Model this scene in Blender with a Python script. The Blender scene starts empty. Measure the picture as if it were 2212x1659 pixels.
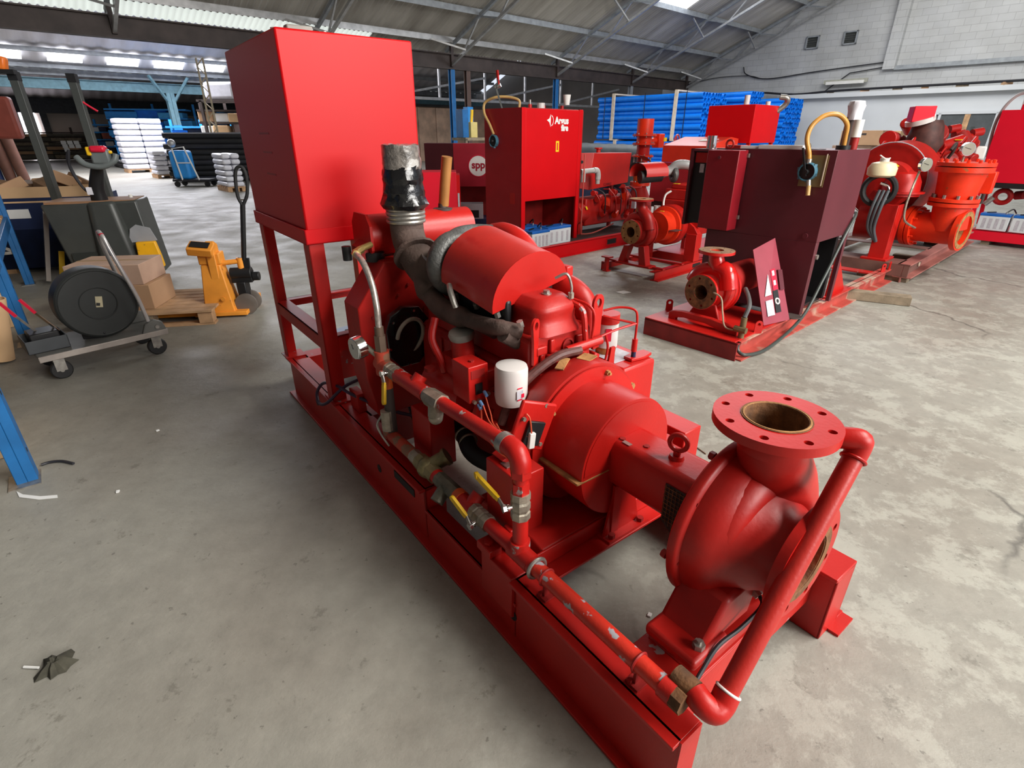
import bpy, bmesh, math, random
from mathutils import Vector, Matrix
random.seed(7)
C = bpy.context.scene.collection
PI = math.pi
R_ = math.radians
# ---------------------------------------------------------------- camera
cam_d = bpy.data.cameras.new('camera'); cam = bpy.data.objects.new('camera', cam_d); C.objects.link(cam)
cam_d.sensor_fit = 'HORIZONTAL'; cam_d.sensor_width = 36.0; cam_d.lens = 36.0 * 1143.0 / 2212.0
cam_d.clip_start = 0.05; cam_d.clip_end = 400
cam.location = (0, 0, 1.5); cam.rotation_euler = (PI / 2 - 0.4408, 0, 0)
bpy.context.scene.camera = cam
# ---------------------------------------------------------------- world, lights, exposure
W = bpy.data.worlds.new('world'); bpy.context.scene.world = W; W.use_nodes = True
bg = W.node_tree.nodes['Background']; bg.inputs[0].default_value = (0.80, 0.87, 1.0, 1); bg.inputs[1].default_value = 0.7
vs = bpy.context.scene.view_settings
vs.view_transform = 'Standard'; vs.look = 'None'; vs.exposure = 0.53; vs.gamma = 1.0; vs.use_curve_mapping = False
UA = R_(42.5)                                    # heading of the building's long axis
def bw(u, y, z=0.0):                             # building coordinates (u along the shed, y across) to world
    return Vector((u * math.cos(UA) - y * math.sin(UA), u * math.sin(UA) + y * math.cos(UA), z))
def area(name, loc, target, sx, sy, power, col=(1, 1, 1)):
    l = bpy.data.lights.new(name, 'AREA'); l.shape = 'RECTANGLE'; l.size = sx; l.size_y = sy; l.energy = power; l.color = col
    o = bpy.data.objects.new(name, l); C.objects.link(o); o.location = loc
    o.rotation_euler = (Vector(target) - Vector(loc)).to_track_quat('-Z', 'Y').to_euler(); return o
area('daylight_doorway', (7.9, -3.6, 4.4), (0.0, 2.6, 0.6), 6.0, 3.6, 950, (1.0, 0.97, 0.93))     # loading door to the right behind the camera
area('roof_light', bw(4.5, -3.2, 6.3), bw(1.5, 0.5, 0), 5, 1.0, 560, (1.0, 0.97, 0.91))
area('roof_light', bw(15, 7, 6.6), bw(15, 7, 0), 9, 3.0, 800, (0.93, 0.96, 1.0))
area('roof_light', bw(6, 27, 5.2), bw(6, 26, 0), 12, 4.0, 1500, (0.93, 0.93, 1.0))
area('roof_light', bw(21, 4, 6.5), bw(26.6, 6, 2.0), 6, 3.0, 260, (1.0, 0.99, 0.96))

# ---------------------------------------------------------------- materials
MAT = {}
def _nt(name):
    m = bpy.data.materials.new(name); m.use_nodes = True; nt = m.node_tree
    return m, nt, nt.nodes['Principled BSDF']
def mat(name, col, rough=0.5, metal=0.0, var=0.12, scale=6.0, bump=0.0, col2=None, thr=0.6, soft=0.03, sc2=14.0, coat=0.0, spec=0.4, alpha=1.0, trans=0.0):
    """painted / plain surface: colour with slow variation, and optional patches of a second colour (rust, chips, dust)"""
    if name in MAT: return MAT[name]
    m, nt, b = _nt(name); N = nt.nodes; L = nt.links
    tc = N.new('ShaderNodeTexCoord')
    n1 = N.new('ShaderNodeTexNoise'); n1.inputs['Scale'].default_value = scale; n1.inputs['Detail'].default_value = 5
    L.new(tc.outputs['Object'], n1.inputs['Vector'])
    r = N.new('ShaderNodeValToRGB'); r.color_ramp.elements[0].position = 0.3; r.color_ramp.elements[1].position = 0.72
    r.color_ramp.elements[0].color = tuple(max(0, c * (1 - var)) for c in col) + (1,)
    r.color_ramp.elements[1].color = tuple(min(1, c * (1 + var)) for c in col) + (1,)
    L.new(n1.outputs['Fac'], r.inputs['Fac'])
    out = r.outputs['Color']
    if col2:
        n2 = N.new('ShaderNodeTexNoise'); n2.inputs['Scale'].default_value = sc2; n2.inputs['Detail'].default_value = 6
        L.new(tc.outputs['Object'], n2.inputs['Vector'])
        r2 = N.new('ShaderNodeValToRGB'); r2.color_ramp.elements[0].position = thr; r2.color_ramp.elements[1].position = thr + soft
        L.new(n2.outputs['Fac'], r2.inputs['Fac'])
        mx = N.new('ShaderNodeMix'); mx.data_type = 'RGBA'
        L.new(r2.outputs['Color'], mx.inputs['Factor']); L.new(out, mx.inputs[6]); mx.inputs[7].default_value = tuple(col2) + (1,)
        out = mx.outputs[2]
    L.new(out, b.inputs['Base Color'])
    b.inputs['Roughness'].default_value = rough; b.inputs['Metallic'].default_value = metal
    b.inputs['Specular IOR Level'].default_value = spec
    b.inputs['Coat Weight'].default_value = coat; b.inputs['Coat Roughness'].default_value = 0.15
    b.inputs['Transmission Weight'].default_value = trans
    if bump:
        n3 = N.new('ShaderNodeTexNoise'); n3.inputs['Scale'].default_value = 90; n3.inputs['Detail'].default_value = 3
        L.new(tc.outputs['Object'], n3.inputs['Vector'])
        bp = N.new('ShaderNodeBump'); bp.inputs['Strength'].default_value = bump; bp.inputs['Distance'].default_value = 0.004
        L.new(n3.outputs['Fac'], bp.inputs['Height']); L.new(bp.outputs['Normal'], b.inputs['Normal'])
    MAT[name] = m; return m
def emit(name, col, s):
    if name in MAT: return MAT[name]
    m, nt, b = _nt(name); b.inputs['Base Color'].default_value = tuple(col) + (1,)
    b.inputs['Emission Color'].default_value = tuple(col) + (1,); b.inputs['Emission Strength'].default_value = s
    MAT[name] = m; return m
RED = mat('red_paint', (0.44, 0.009, 0.006), 0.40, var=0.10, bump=0.10)
REDW = mat('worn_red_paint', (0.44, 0.011, 0.007), 0.45, var=0.16, bump=0.15, col2=(0.33, 0.30, 0.30), thr=0.63, soft=0.02, sc2=22)
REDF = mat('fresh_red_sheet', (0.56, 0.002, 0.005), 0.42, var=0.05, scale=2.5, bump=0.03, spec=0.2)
REDC = mat('cast_red_paint', (0.38, 0.009, 0.006), 0.42, var=0.18, bump=0.10, scale=9)
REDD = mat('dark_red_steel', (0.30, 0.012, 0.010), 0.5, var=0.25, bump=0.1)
CRIM = mat('crimson_sheet', (0.68, 0.004, 0.022), 0.38, var=0.06, scale=2)
MAROON = mat('maroon_sheet', (0.095, 0.017, 0.024), 0.40, var=0.12, scale=2, bump=0.05)
ORNG = mat('orange_red_paint', (0.72, 0.030, 0.005), 0.42, var=0.15, bump=0.2, col2=(0.35, 0.09, 0.03), thr=0.66, soft=0.05)
RUST = mat('rust', (0.17, 0.075, 0.03), 0.85, var=0.5, scale=25, bump=0.6, col2=(0.07, 0.035, 0.018), thr=0.5, soft=0.2)
RUSTO = mat('orange_rust', (0.34, 0.17, 0.06), 0.8, var=0.4, scale=22, bump=0.5)
MANI = mat('exhaust_iron', (0.085, 0.055, 0.045), 0.75, var=0.35, scale=14, bump=0.6)
CAST = mat('turbo_cast_iron', (0.12, 0.12, 0.115), 0.5, metal=0.5, var=0.25, scale=20, bump=0.7)
STEEL = mat('bare_steel', (0.36, 0.34, 0.31), 0.38, metal=0.75, var=0.25, scale=30, bump=0.2)
CHROME = mat('chrome', (0.75, 0.75, 0.74), 0.12, metal=1.0, var=0.05)
BRASS = mat('dull_brass_valve', (0.34, 0.30, 0.24), 0.45, metal=0.6, var=0.3, scale=30, bump=0.3)
BLACK = mat('black_plastic', (0.010, 0.010, 0.011), 0.45, var=0.2)
BLACKG = mat('black_wrap', (0.008, 0.008, 0.009), 0.20, var=0.3, bump=0.5, coat=0.5)
RUB = mat('black_rubber', (0.014, 0.014, 0.015), 0.6, var=0.2)
DRUM = mat('drum_plastic', (0.020, 0.022, 0.021), 0.5, var=0.15)
WHITE = mat('white_plastic', (0.72, 0.71, 0.68), 0.35, var=0.05)
WPAINT = mat('white_filter_paint', (0.60, 0.57, 0.55), 0.3, var=0.05)
GREYF = mat('dull_grey_cap', (0.30, 0.29, 0.26), 0.5, var=0.2)
YEL = mat('yellow_grip', (0.80, 0.48, 0.01), 0.45, var=0.1)
FYEL = mat('fork_yellow_paint', (0.85, 0.42, 0.01), 0.45, var=0.12, col2=(0.25, 0.16, 0.04), thr=0.68)
FORANGE = mat('pallet_truck_orange', (0.80, 0.30, 0.035), 0.5, var=0.14, col2=(0.42, 0.16, 0.05), thr=0.66, soft=0.05)
BLUE = mat('rack_blue', (0.012, 0.12, 0.33), 0.45, var=0.18)
BLUEB = mat('bright_blue_paint', (0.03, 0.28, 0.72), 0.5, var=0.1)
PIPEB = mat('blue_pipe_plastic', (0.004, 0.19, 0.76), 0.35, var=0.10)
TURQ = mat('turquoise_steel', (0.11, 0.21, 0.25), 0.6, var=0.2)
BATW = mat('battery_case', (0.62, 0.66, 0.68), 0.5, var=0.06)
BATB = mat('battery_lid_blue', (0.01, 0.13, 0.50), 0.4, var=0.1)
WOOD = mat('pallet_wood', (0.50, 0.30, 0.16), 0.8, var=0.3, scale=8, bump=0.3)
WOODG = mat('old_grey_wood', (0.24, 0.19, 0.13), 0.85, var=0.35, scale=9, bump=0.4)
WOODW = mat('pale_batten_wood', (0.66, 0.55, 0.42), 0.8, var=0.15, scale=9)
CARD = mat('cardboard', (0.46, 0.28, 0.16), 0.85, var=0.10, scale=3)
CARDL = mat('light_cardboard', (0.62, 0.40, 0.22), 0.85, var=0.08, scale=3)
PAPER = mat('paper', (0.75, 0.75, 0.73), 0.7, var=0.04)
FILM = mat('white_film_wrap', (0.72, 0.72, 0.78), 0.35, var=0.08)
GREY = mat('forklift_grey', (0.050, 0.055, 0.052), 0.38, var=0.1, bump=0.05)
GALV = mat('galvanised_tube', (0.42, 0.42, 0.42), 0.4, metal=0.4, var=0.2)
STEELP = mat('grey_truss_paint', (0.27, 0.29, 0.31), 0.6, var=0.2)
DARKST = mat('dark_brown_beam', (0.055, 0.040, 0.036), 0.6, var=0.3, scale=3)
FAWN = mat('straw_hose', (0.50, 0.32, 0.12), 0.35, var=0.15)
AMBER = mat('amber_hose', (0.52, 0.25, 0.05), 0.30, var=0.15)
TEAL = mat('teal_pump', (0.06, 0.16, 0.22), 0.4, var=0.15)
CABLE = mat('dark_cable', (0.02, 0.02, 0.025), 0.5, var=0.2)
WIRE = mat('orange_red_wire', (0.60, 0.08, 0.03), 0.5, var=0.1)
PURP = mat('blue_grey_disc', (0.23, 0.27, 0.36), 0.5, var=0.1)
GLASSA = mat('amber_filter_bowl', (0.55, 0.20, 0.03), 0.15, var=0.2, trans=0.5)
GAUGEF = mat('gauge_face', (0.58, 0.58, 0.55), 0.3, var=0.03)
LBLR = mat('label_red', (0.62, 0.01, 0.04), 0.4, var=0.03)
LBLY = mat('label_yellow', (0.85, 0.62, 0.02), 0.4, var=0.03)
LBLG = mat('label_grey', (0.45, 0.44, 0.48), 0.5, var=0.15, scale=60)
LBLK = mat('label_dark', (0.06, 0.01, 0.015), 0.5, var=0.03)
TANKJ = mat('translucent_jug', (0.72, 0.62, 0.40), 0.4, var=0.08)
NAVY = mat('navy_cover', (0.012, 0.022, 0.07), 0.45, var=0.2)

# ---------------------------------------------------------------- mesh builder
def frame_of(d):
    d = Vector(d).normalized(); a = Vector((0, 0, 1)) if abs(d.z) < 0.9 else Vector((1, 0, 0))
    x = d.cross(a).normalized(); y = d.cross(x).normalized(); return x, y, d
class MB:
    def __init__(s): s.v = []; s.f = []
    def add(s, vs, fs):
        n = len(s.v); s.v += [tuple(p) for p in vs]; s.f += [tuple(i + n for i in f) for f in fs]; return s
    def box(s, x0, x1, y0, y1, z0, z1):
        return s.add([(x0,y0,z0),(x1,y0,z0),(x1,y1,z0),(x0,y1,z0),(x0,y0,z1),(x1,y0,z1),(x1,y1,z1),(x0,y1,z1)],
                     [(3,2,1,0),(4,5,6,7),(0,1,5,4),(1,2,6,5),(2,3,7,6),(3,0,4,7)])
    def obox(s, c, sx, sy, sz, rz=0.0, rx=0.0, ry=0.0):
        M = Matrix.Translation(c) @ Matrix.Rotation(rz, 4, 'Z') @ Matrix.Rotation(ry, 4, 'Y') @ Matrix.Rotation(rx, 4, 'X')
        p = [M @ Vector((a * sx / 2, b * sy / 2, d * sz / 2)) for d in (-1, 1) for a, b in ((-1,-1),(1,-1),(1,1),(-1,1))]
        return s.add(p, [(3,2,1,0),(4,5,6,7),(0,1,5,4),(1,2,6,5),(2,3,7,6),(3,0,4,7)])
    def bar(s, a, b, w, h, up=(0, 0, 1)):
        a = Vector(a); b = Vector(b); d = (b - a).normalized(); u = Vector(up)
        if abs(d.dot(u)) > 0.99: u = Vector((1, 0, 0))
        x = d.cross(u).normalized() * w / 2; y = x.cross(d).normalized() * h / 2
        p = [q + i * x + j * y for q in (a, b) for i, j in ((-1,-1),(1,-1),(1,1),(-1,1))]
        return s.add(p, [(0,1,2,3),(7,6,5,4),(0,4,5,1),(1,5,6,2),(2,6,7,3),(3,7,4,0)])
    def prism(s, pts, axis, a, b):
        n = len(pts)
        def P(p, t): return (t, p[0], p[1]) if axis == 'x' else ((p[0], t, p[1]) if axis == 'y' else (p[0], p[1], t))
        return s.add([P(p, a) for p in pts] + [P(p, b) for p in pts],
                     [tuple(range(n)), tuple(range(2 * n - 1, n - 1, -1))] + [(i, n + i, n + (i + 1) % n, (i + 1) % n) for i in range(n)])
    def lathe(s, p0, d, prof, n=28, cap=True):
        x, y, d = frame_of(d); p0 = Vector(p0); vs = []
        for t, r in prof:
            for k in range(n):
                a = 2 * PI * k / n; vs.append(p0 + d * t + x * (r * math.cos(a)) + y * (r * math.sin(a)))
        fs = []
        for i in range(len(prof) - 1):
            for k in range(n):
                k2 = (k + 1) % n; fs.append((i * n + k, i * n + k2, (i + 1) * n + k2, (i + 1) * n + k))
        if cap: fs.append(tuple(range(n - 1, -1, -1))); fs.append(tuple((len(prof) - 1) * n + k for k in range(n)))
        return s.add(vs, fs)
    def cyl(s, a, b, r, r2=None, n=20, cap=True):
        a = Vector(a); b = Vector(b); return s.lathe(a, b - a, [(0, r), ((b - a).length, r if r2 is None else r2)], n, cap)
    def sphere(s, c, r, n=16, sz=1.0):
        m = max(6, n // 2); pr = [(-r * sz * math.cos(PI * i / m), max(1e-4, r * math.sin(PI * i / m))) for i in range(m + 1)]
        return s.lathe(c, (0, 0, 1), pr, n)
    def tube(s, pts, r, n=12, cap=True, closed=False):
        pts = [Vector(p) for p in pts]; m = len(pts); rs = r if isinstance(r, (list, tuple)) else [r] * m
        vs = []; x = None
        for i, p in enumerate(pts):
            if closed: t = (pts[(i + 1) % m] - pts[i - 1]).normalized()
            else: t = (pts[min(i + 1, m - 1)] - pts[max(i - 1, 0)]).normalized()
            if x is None: x, y, _ = frame_of(t)
            x = (x - t * x.dot(t)).normalized(); y = t.cross(x)
            for k in range(n):
                a = 2 * PI * k / n; vs.append(p + x * (rs[i] * math.cos(a)) + y * (rs[i] * math.sin(a)))
        fs = []
        for i in range(m if closed else m - 1):
            j = (i + 1) % m
            for k in range(n):
                k2 = (k + 1) % n; fs.append((i * n + k, i * n + k2, j * n + k2, j * n + k))
        if cap and not closed: fs.append(tuple(range(n - 1, -1, -1))); fs.append(tuple((m - 1) * n + k for k in range(n)))
        return s.add(vs, fs)
    def ring(s, c, d, R, r, n=28, m=10, a0=0.0, a1=2 * PI):
        x, y, d = frame_of(d); c = Vector(c); full = abs(a1 - a0 - 2 * PI) < 1e-6; k = n if full else n + 1
        pts = [c + x * (R * math.cos(a0 + (a1 - a0) * i / n)) + y * (R * math.sin(a0 + (a1 - a0) * i / n)) for i in range(k)]
        return s.tube(pts, r, m, closed=full)
    def plate(s, c, d, R, th, holes, n=48, xdir=None):
        """round plate of radius R (or outline R = list of (a,b)) with real round holes [(a,b,r)], normal d, from c to c + d*th"""
        x, y, d = frame_of(d); c = Vector(c)
        if xdir is not None: x = Vector(xdir).normalized(); y = d.cross(x)
        bm = bmesh.new(); loops = []
        out = R if isinstance(R, list) else [(R * math.cos(2 * PI * k / n), R * math.sin(2 * PI * k / n)) for k in range(n)]
        loops.append(out)
        for a, b, r in holes:
            q = 28 if r > 0.03 else 12
            loops.append([(a + r * math.cos(2 * PI * k / q), b + r * math.sin(2 * PI * k / q)) for k in range(q)])
        es = []; idx = []
        for lp in loops:
            vs = [bm.verts.new((a, b, 0)) for a, b in lp]; idx.append(vs)
            es += [bm.edges.new((vs[i], vs[(i + 1) % len(vs)])) for i in range(len(vs))]
        bmesh.ops.triangle_fill(bm, use_beauty=True, edges=es)
        bm.verts.index_update(); V = [v.co.copy() for v in bm.verts]; F = [[v.index for v in f.verts] for f in bm.faces]; nv = len(V)
        L = [[v.index for v in vs] for vs in idx]; bm.free()
        P = [c + x * v.x + y * v.y for v in V] + [c + x * v.x + y * v.y + d * th for v in V]
        fs = [tuple(f) for f in F] + [tuple(i + nv for i in reversed(f)) for f in F]
        for lp in L:
            for i in range(len(lp)): a, b = lp[i], lp[(i + 1) % len(lp)]; fs.append((a, b, b + nv, a + nv))
        return s.add(P, fs)
    def build(s, name, m, parent=None, bevel=0.0, ang=35, seg=2):
        me = bpy.data.meshes.new(name); me.from_pydata(s.v, [], s.f); me.update()
        bm = bmesh.new(); bm.from_mesh(me); bmesh.ops.recalc_face_normals(bm, faces=bm.faces); bm.to_mesh(me); bm.free()
        me.polygons.foreach_set('use_smooth', [True] * len(me.polygons)); me.set_sharp_from_angle(angle=R_(ang))
        me.materials.append(m); o = bpy.data.objects.new(name, me); C.objects.link(o)
        if parent is not None: o.parent = parent
        if bevel:
            b = o.modifiers.new('bevel', 'BEVEL'); b.width = bevel; b.segments = seg; b.limit_method = 'ANGLE'; b.angle_limit = R_(40)
        return o
def tag(o, label=None, cat=None, group=None, kind=None):
    if label: o['label'] = label
    if cat: o['category'] = cat
    if group: o['group'] = group
    if kind: o['kind'] = kind
    return o
def empty(name, loc, rz, label, cat, group=None):
    o = bpy.data.objects.new(name, None); C.objects.link(o); o.empty_display_size = 0.1
    o.location = loc; o.rotation_euler = (0, 0, rz); return tag(o, label, cat, group)
def copy_tree(o, parent=None):
    c = o.copy(); C.objects.link(c); c.parent = parent
    for ch in list(o.children): copy_tree(ch, c)
    return c
def B(*a, name, m, p=None, bevel=0.0): return MB().box(*a).build(name, m, p, bevel)
def CY(a, b, r, name, m, p=None, r2=None, n=20, bevel=0.0): return MB().cyl(a, b, r, r2, n).build(name, m, p, bevel)
def TU(pts, r, name, m, p=None, n=10, closed=False): return MB().tube(pts, r, n, closed=closed).build(name, m, p)
def smooth(pts, k=6):
    """Catmull-Rom through the points"""
    P = [Vector(p) for p in pts]; P = [2 * P[0] - P[1]] + P + [2 * P[-1] - P[-2]]; out = []
    for i in range(1, len(P) - 2):
        a, b, c, d = P[i - 1], P[i], P[i + 1], P[i + 2]
        for j in range(k):
            t = j / k; out.append(0.5 * ((2 * b) + (c - a) * t + (2 * a - 5 * b + 4 * c - d) * t * t + (3 * b - 3 * c + d - a) * t ** 3))
    out.append(P[-2]); return out
def bolt_ring(mb, c, d, R, n, r=0.009, h=0.012, a0=0.0, a1=None, m=6):
    x, y, d = frame_of(d); c = Vector(c)
    for k in range(n):
        a = a0 + (2 * PI if a1 is None else a1 - a0) * k / n; q = c + x * (R * math.cos(a)) + y * (R * math.sin(a)); mb.cyl(q, q + d * h, r, n=m)
    return mb
def holes_ring(R, n, r, a0=0.0): return [(R * math.cos(a0 + 2 * PI * k / n), R * math.sin(a0 + 2 * PI * k / n), r) for k in range(n)]
def flange(name, c, d, R, th, bore, n, hr, p, m=RED, face=None, bores=None, R_h=None, a0=0.3):
    """bored flange: plate with bolt holes, optional rusty raised face and bore as a sub-part"""
    o = MB().plate(c, d, R, th, [(0, 0, bore)] + holes_ring(R_h or (R + bore) * 0.5 + 0.012, n, hr, a0)).build(name, m, p)
    d = Vector(d).normalized(); c = Vector(c)
    if bores:
        MB().lathe(c - d * bores[0], d, [(0, bore * 0.97), (bores[0] + th + 0.0015, bore * 0.97), (bores[0] + th + 0.002, bore * 1.10), (bores[0] + th, bore * 1.10)], 32, cap=False).build('rusty_bore', bores[1], o)
        MB().lathe(c - d * bores[0], d, [(0, 0.001), (0.002, bore * 0.97)], 32, cap=False).build('bore_floor', RUST, o)
    return o
def text(s, size, loc, rot, m, name, parent, ext=0.0008, align='CENTER', bold=0.0, sx=1.0):
    c = bpy.data.curves.new(name, 'FONT'); c.body = s; c.size = size; c.extrude = ext; c.align_x = align; c.align_y = 'CENTER'; c.offset = bold
    o = bpy.data.objects.new(name, c); C.objects.link(o); dg = bpy.context.evaluated_depsgraph_get()
    me = bpy.data.meshes.new_from_object(o.evaluated_get(dg)); bpy.data.objects.remove(o); bpy.data.curves.remove(c)
    for v in me.vertices: v.co.x *= sx
    me.materials.clear(); me.materials.append(m); q = bpy.data.objects.new(name, me); C.objects.link(q); q.parent = parent
    q.location = loc; q.rotation_euler = rot; return q
# ================================================================ setting
def concrete():
    m, nt, b = _nt('worn_concrete'); N = nt.nodes; L = nt.links
    g = N.new('ShaderNodeNewGeometry')
    def noise(sc, det=6, rough=0.55, dist=0.0):
        n = N.new('ShaderNodeTexNoise'); n.inputs['Scale'].default_value = sc; n.inputs['Detail'].default_value = det; n.inputs['Roughness'].default_value = rough
        n.inputs['Distortion'].default_value = dist; L.new(g.outputs['Position'], n.inputs['Vector']); return n.outputs['Fac']
    def ramp(f, st):
        r = N.new('ShaderNodeValToRGB'); e = r.color_ramp.elements
        while len(e) < len(st): e.new(0.5)
        for i, (p, c) in enumerate(st): e[i].position = p; e[i].color = (c if len(c) == 4 else tuple(c) + (1,))
        L.new(f, r.inputs['Fac']); return r.outputs['Color']
    def mix(f, a, c, mode='MIX'):
        x = N.new('ShaderNodeMix'); x.data_type = 'RGBA'; x.blend_type = mode
        if isinstance(f, float): x.inputs['Factor'].default_value = f
        else: L.new(f, x.inputs['Factor'])
        for k, q in ((6, a), (7, c)):
            if isinstance(q, tuple): x.inputs[k].default_value = q + (1,)
            else: L.new(q, x.inputs[k])
        return x.outputs[2]
    K = lambda v: (v, v, v)
    base = ramp(noise(0.55, 5, 0.5, 0.6), [(0.30, (0.225, 0.203, 0.170)), (0.50, (0.270, 0.258, 0.222)), (0.70, (0.315, 0.308, 0.272))])
    fine = ramp(noise(9, 8, 0.7), [(0.3, K(0.80)), (0.7, K(1.12))])
    c = mix(0.8, base, fine, 'MULTIPLY')
    # peeled pale paint and darker bald patches, strongest to the right of the pump
    sep = N.new('ShaderNodeSeparateXYZ'); L.new(g.outputs['Position'], sep.inputs[0])
    mr = N.new('ShaderNodeMapRange'); L.new(sep.outputs['X'], mr.inputs[0]); mr.inputs[1].default_value = -0.6; mr.inputs[2].default_value = 1.2
    patch = ramp(noise(4.2, 12, 0.78, 0.15), [(0.49, K(0)), (0.56, K(1))])
    mm = N.new('ShaderNodeMath'); mm.operation = 'MULTIPLY'; L.new(patch, mm.inputs[0]); L.new(mr.outputs[0], mm.inputs[1])
    m2 = N.new('ShaderNodeMath'); m2.operation = 'MULTIPLY'; L.new(mm.outputs[0], m2.inputs[0]); m2.inputs[1].default_value = 0.32
    c = mix(m2.outputs[0], c, (0.50, 0.505, 0.44))
    dk = ramp(noise(6.5, 11, 0.76, 0.1), [(0.59, K(0)), (0.64, K(1))])
    m3 = N.new('ShaderNodeMath'); m3.operation = 'MULTIPLY'; L.new(dk, m3.inputs[0]); m3.inputs[1].default_value = 0.5
    c = mix(m3.outputs[0], c, (0.115, 0.105, 0.085))
    pit = ramp(noise(34, 4, 0.6), [(0.66, K(0)), (0.70, K(0.6))]); c = mix(pit, c, (0.10, 0.09, 0.075))
    # hairline cracks
    v = N.new('ShaderNodeTexVoronoi'); v.feature = 'DISTANCE_TO_EDGE'; v.inputs['Scale'].default_value = 0.42
    wn = N.new('ShaderNodeTexNoise'); wn.inputs['Scale'].default_value = 2.5; wn.inputs['Detail'].default_value = 6; L.new(g.outputs['Position'], wn.inputs['Vector'])
    wa = N.new('ShaderNodeMix'); wa.data_type = 'RGBA'; wa.blend_type = 'ADD'; wa.inputs['Factor'].default_value = 0.35; L.new(g.outputs['Position'], wa.inputs[6]); L.new(wn.outputs['Color'], wa.inputs[7])
    L.new(wa.outputs[2], v.inputs['Vector'])
    cr = ramp(v.outputs['Distance'], [(0.0, K(1)), (0.004, K(0.6)), (0.008, K(0))])
    mk = ramp(noise(0.9, 2), [(0.5, K(0)), (0.58, K(0.7))])
    m4 = N.new('ShaderNodeMath'); m4.operation = 'MULTIPLY'; L.new(cr, m4.inputs[0]); L.new(mk, m4.inputs[1]); m5 = N.new('ShaderNodeMath'); m5.operation = 'MULTIPLY'; L.new(m4.outputs[0], m5.inputs[0]); L.new(mr.outputs[0], m5.inputs[1])
    c = mix(m5.outputs[0], c, (0.05, 0.045, 0.04))
    L.new(c, b.inputs['Base Color'])
    rr = ramp(noise(2.2, 6), [(0.3, K(0.42)), (0.7, K(0.68))]); L.new(rr, b.inputs['Roughness'])
    bp = N.new('ShaderNodeBump'); bp.inputs['Strength'].default_value = 0.35; bp.inputs['Distance'].default_value = 0.01
    L.new(noise(14, 8, 0.7), bp.inputs['Height']); L.new(bp.outputs['Normal'], b.inputs['Normal'])
    return m
def sheet_mat(name, c0, c1, emitc=None, es=0.0):
    m, nt, b = _nt(name); N = nt.nodes; L = nt.links; tc = N.new('ShaderNodeTexCoord')
    mp = N.new('ShaderNodeMapping'); mp.inputs['Scale'].default_value = (0.9, 0.16, 0.16); L.new(tc.outputs['Object'], mp.inputs['Vector'])
    n = N.new('ShaderNodeTexNoise'); n.inputs['Scale'].default_value = 3; n.inputs['Detail'].default_value = 7; L.new(mp.outputs[0], n.inputs['Vector'])
    r = N.new('ShaderNodeValToRGB'); r.color_ramp.elements[0].color = c0 + (1,); r.color_ramp.elements[1].color = c1 + (1,)
    r.color_ramp.elements[0].position = 0.3; r.color_ramp.elements[1].position = 0.7; L.new(n.outputs['Fac'], r.inputs['Fac']); L.new(r.outputs[0], b.inputs['Base Color'])
    b.inputs['Roughness'].default_value = 0.8
    if emitc: b.inputs['Emission Color'].default_value = emitc + (1,); b.inputs['Emission Strength'].default_value = es
    return m
ROOF = sheet_mat('asbestos_cement_roof', (0.30, 0.28, 0.245), (0.50, 0.475, 0.43))
ROOFP = sheet_mat('pale_roof_lining', (0.48, 0.46, 0.47), (0.62, 0.60, 0.62))
SKYL = sheet_mat('rooflight_sheet', (0.7, 0.74, 0.8), (0.8, 0.82, 0.9), (0.93, 0.96, 1.0), 3.0)
SKYS = sheet_mat('soft_rooflight_sheet', (0.6, 0.62, 0.6), (0.8, 0.82, 0.8), (0.92, 1.0, 0.94), 0.42)
def blockwall():
    m, nt, b = _nt('painted_blockwork'); N = nt.nodes; L = nt.links; tc = N.new('ShaderNodeTexCoord')
    mp = N.new('ShaderNodeMapping'); mp.inputs['Rotation'].default_value = (PI / 2, 0, PI / 2); L.new(tc.outputs['Object'], mp.inputs['Vector'])
    sx = N.new('ShaderNodeSeparateXYZ'); L.new(tc.outputs['Object'], sx.inputs[0]); cx = N.new('ShaderNodeCombineXYZ'); L.new(sx.outputs['Y'], cx.inputs['X']); L.new(sx.outputs['Z'], cx.inputs['Y'])
    br = N.new('ShaderNodeTexBrick'); br.inputs['Scale'].default_value = 1.0; br.inputs['Brick Width'].default_value = 0.45; br.inputs['Row Height'].default_value = 0.225; br.inputs['Mortar Size'].default_value = 0.006
    br.inputs['Color1'].default_value = (0.50, 0.51, 0.515, 1); br.inputs['Color2'].default_value = (0.46, 0.47, 0.48, 1); br.inputs['Mortar'].default_value = (0.37, 0.37, 0.38, 1); L.new(cx.outputs[0], br.inputs['Vector'])
    n = N.new('ShaderNodeTexNoise'); n.inputs['Scale'].default_value = 0.8; n.inputs['Detail'].default_value = 7; L.new(tc.outputs['Object'], n.inputs['Vector'])
    r = N.new('ShaderNodeValToRGB'); r.color_ramp.elements[0].position = 0.3; r.color_ramp.elements[0].color = (0.78, 0.77, 0.75, 1); r.color_ramp.elements[1].position = 0.65; r.color_ramp.elements[1].color = (1, 1, 1, 1); L.new(n.outputs['Fac'], r.inputs['Fac'])
    mx = N.new('ShaderNodeMix'); mx.data_type = 'RGBA'; mx.blend_type = 'MULTIPLY'; mx.inputs['Factor'].default_value = 0.9; L.new(br.outputs['Color'], mx.inputs[6]); L.new(r.outputs[0], mx.inputs[7])
    L.new(mx.outputs[2], b.inputs['Base Color']); b.inputs['Roughness'].default_value = 0.75
    bp = N.new('ShaderNodeBump'); bp.inputs['Strength'].default_value = 0.5; bp.inputs['Distance'].default_value = 0.01; L.new(br.outputs['Fac'], bp.inputs['Height']); bp.invert = True; L.new(bp.outputs['Normal'], b.inputs['Normal'])
    return m
BLOCK = blockwall()
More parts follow.
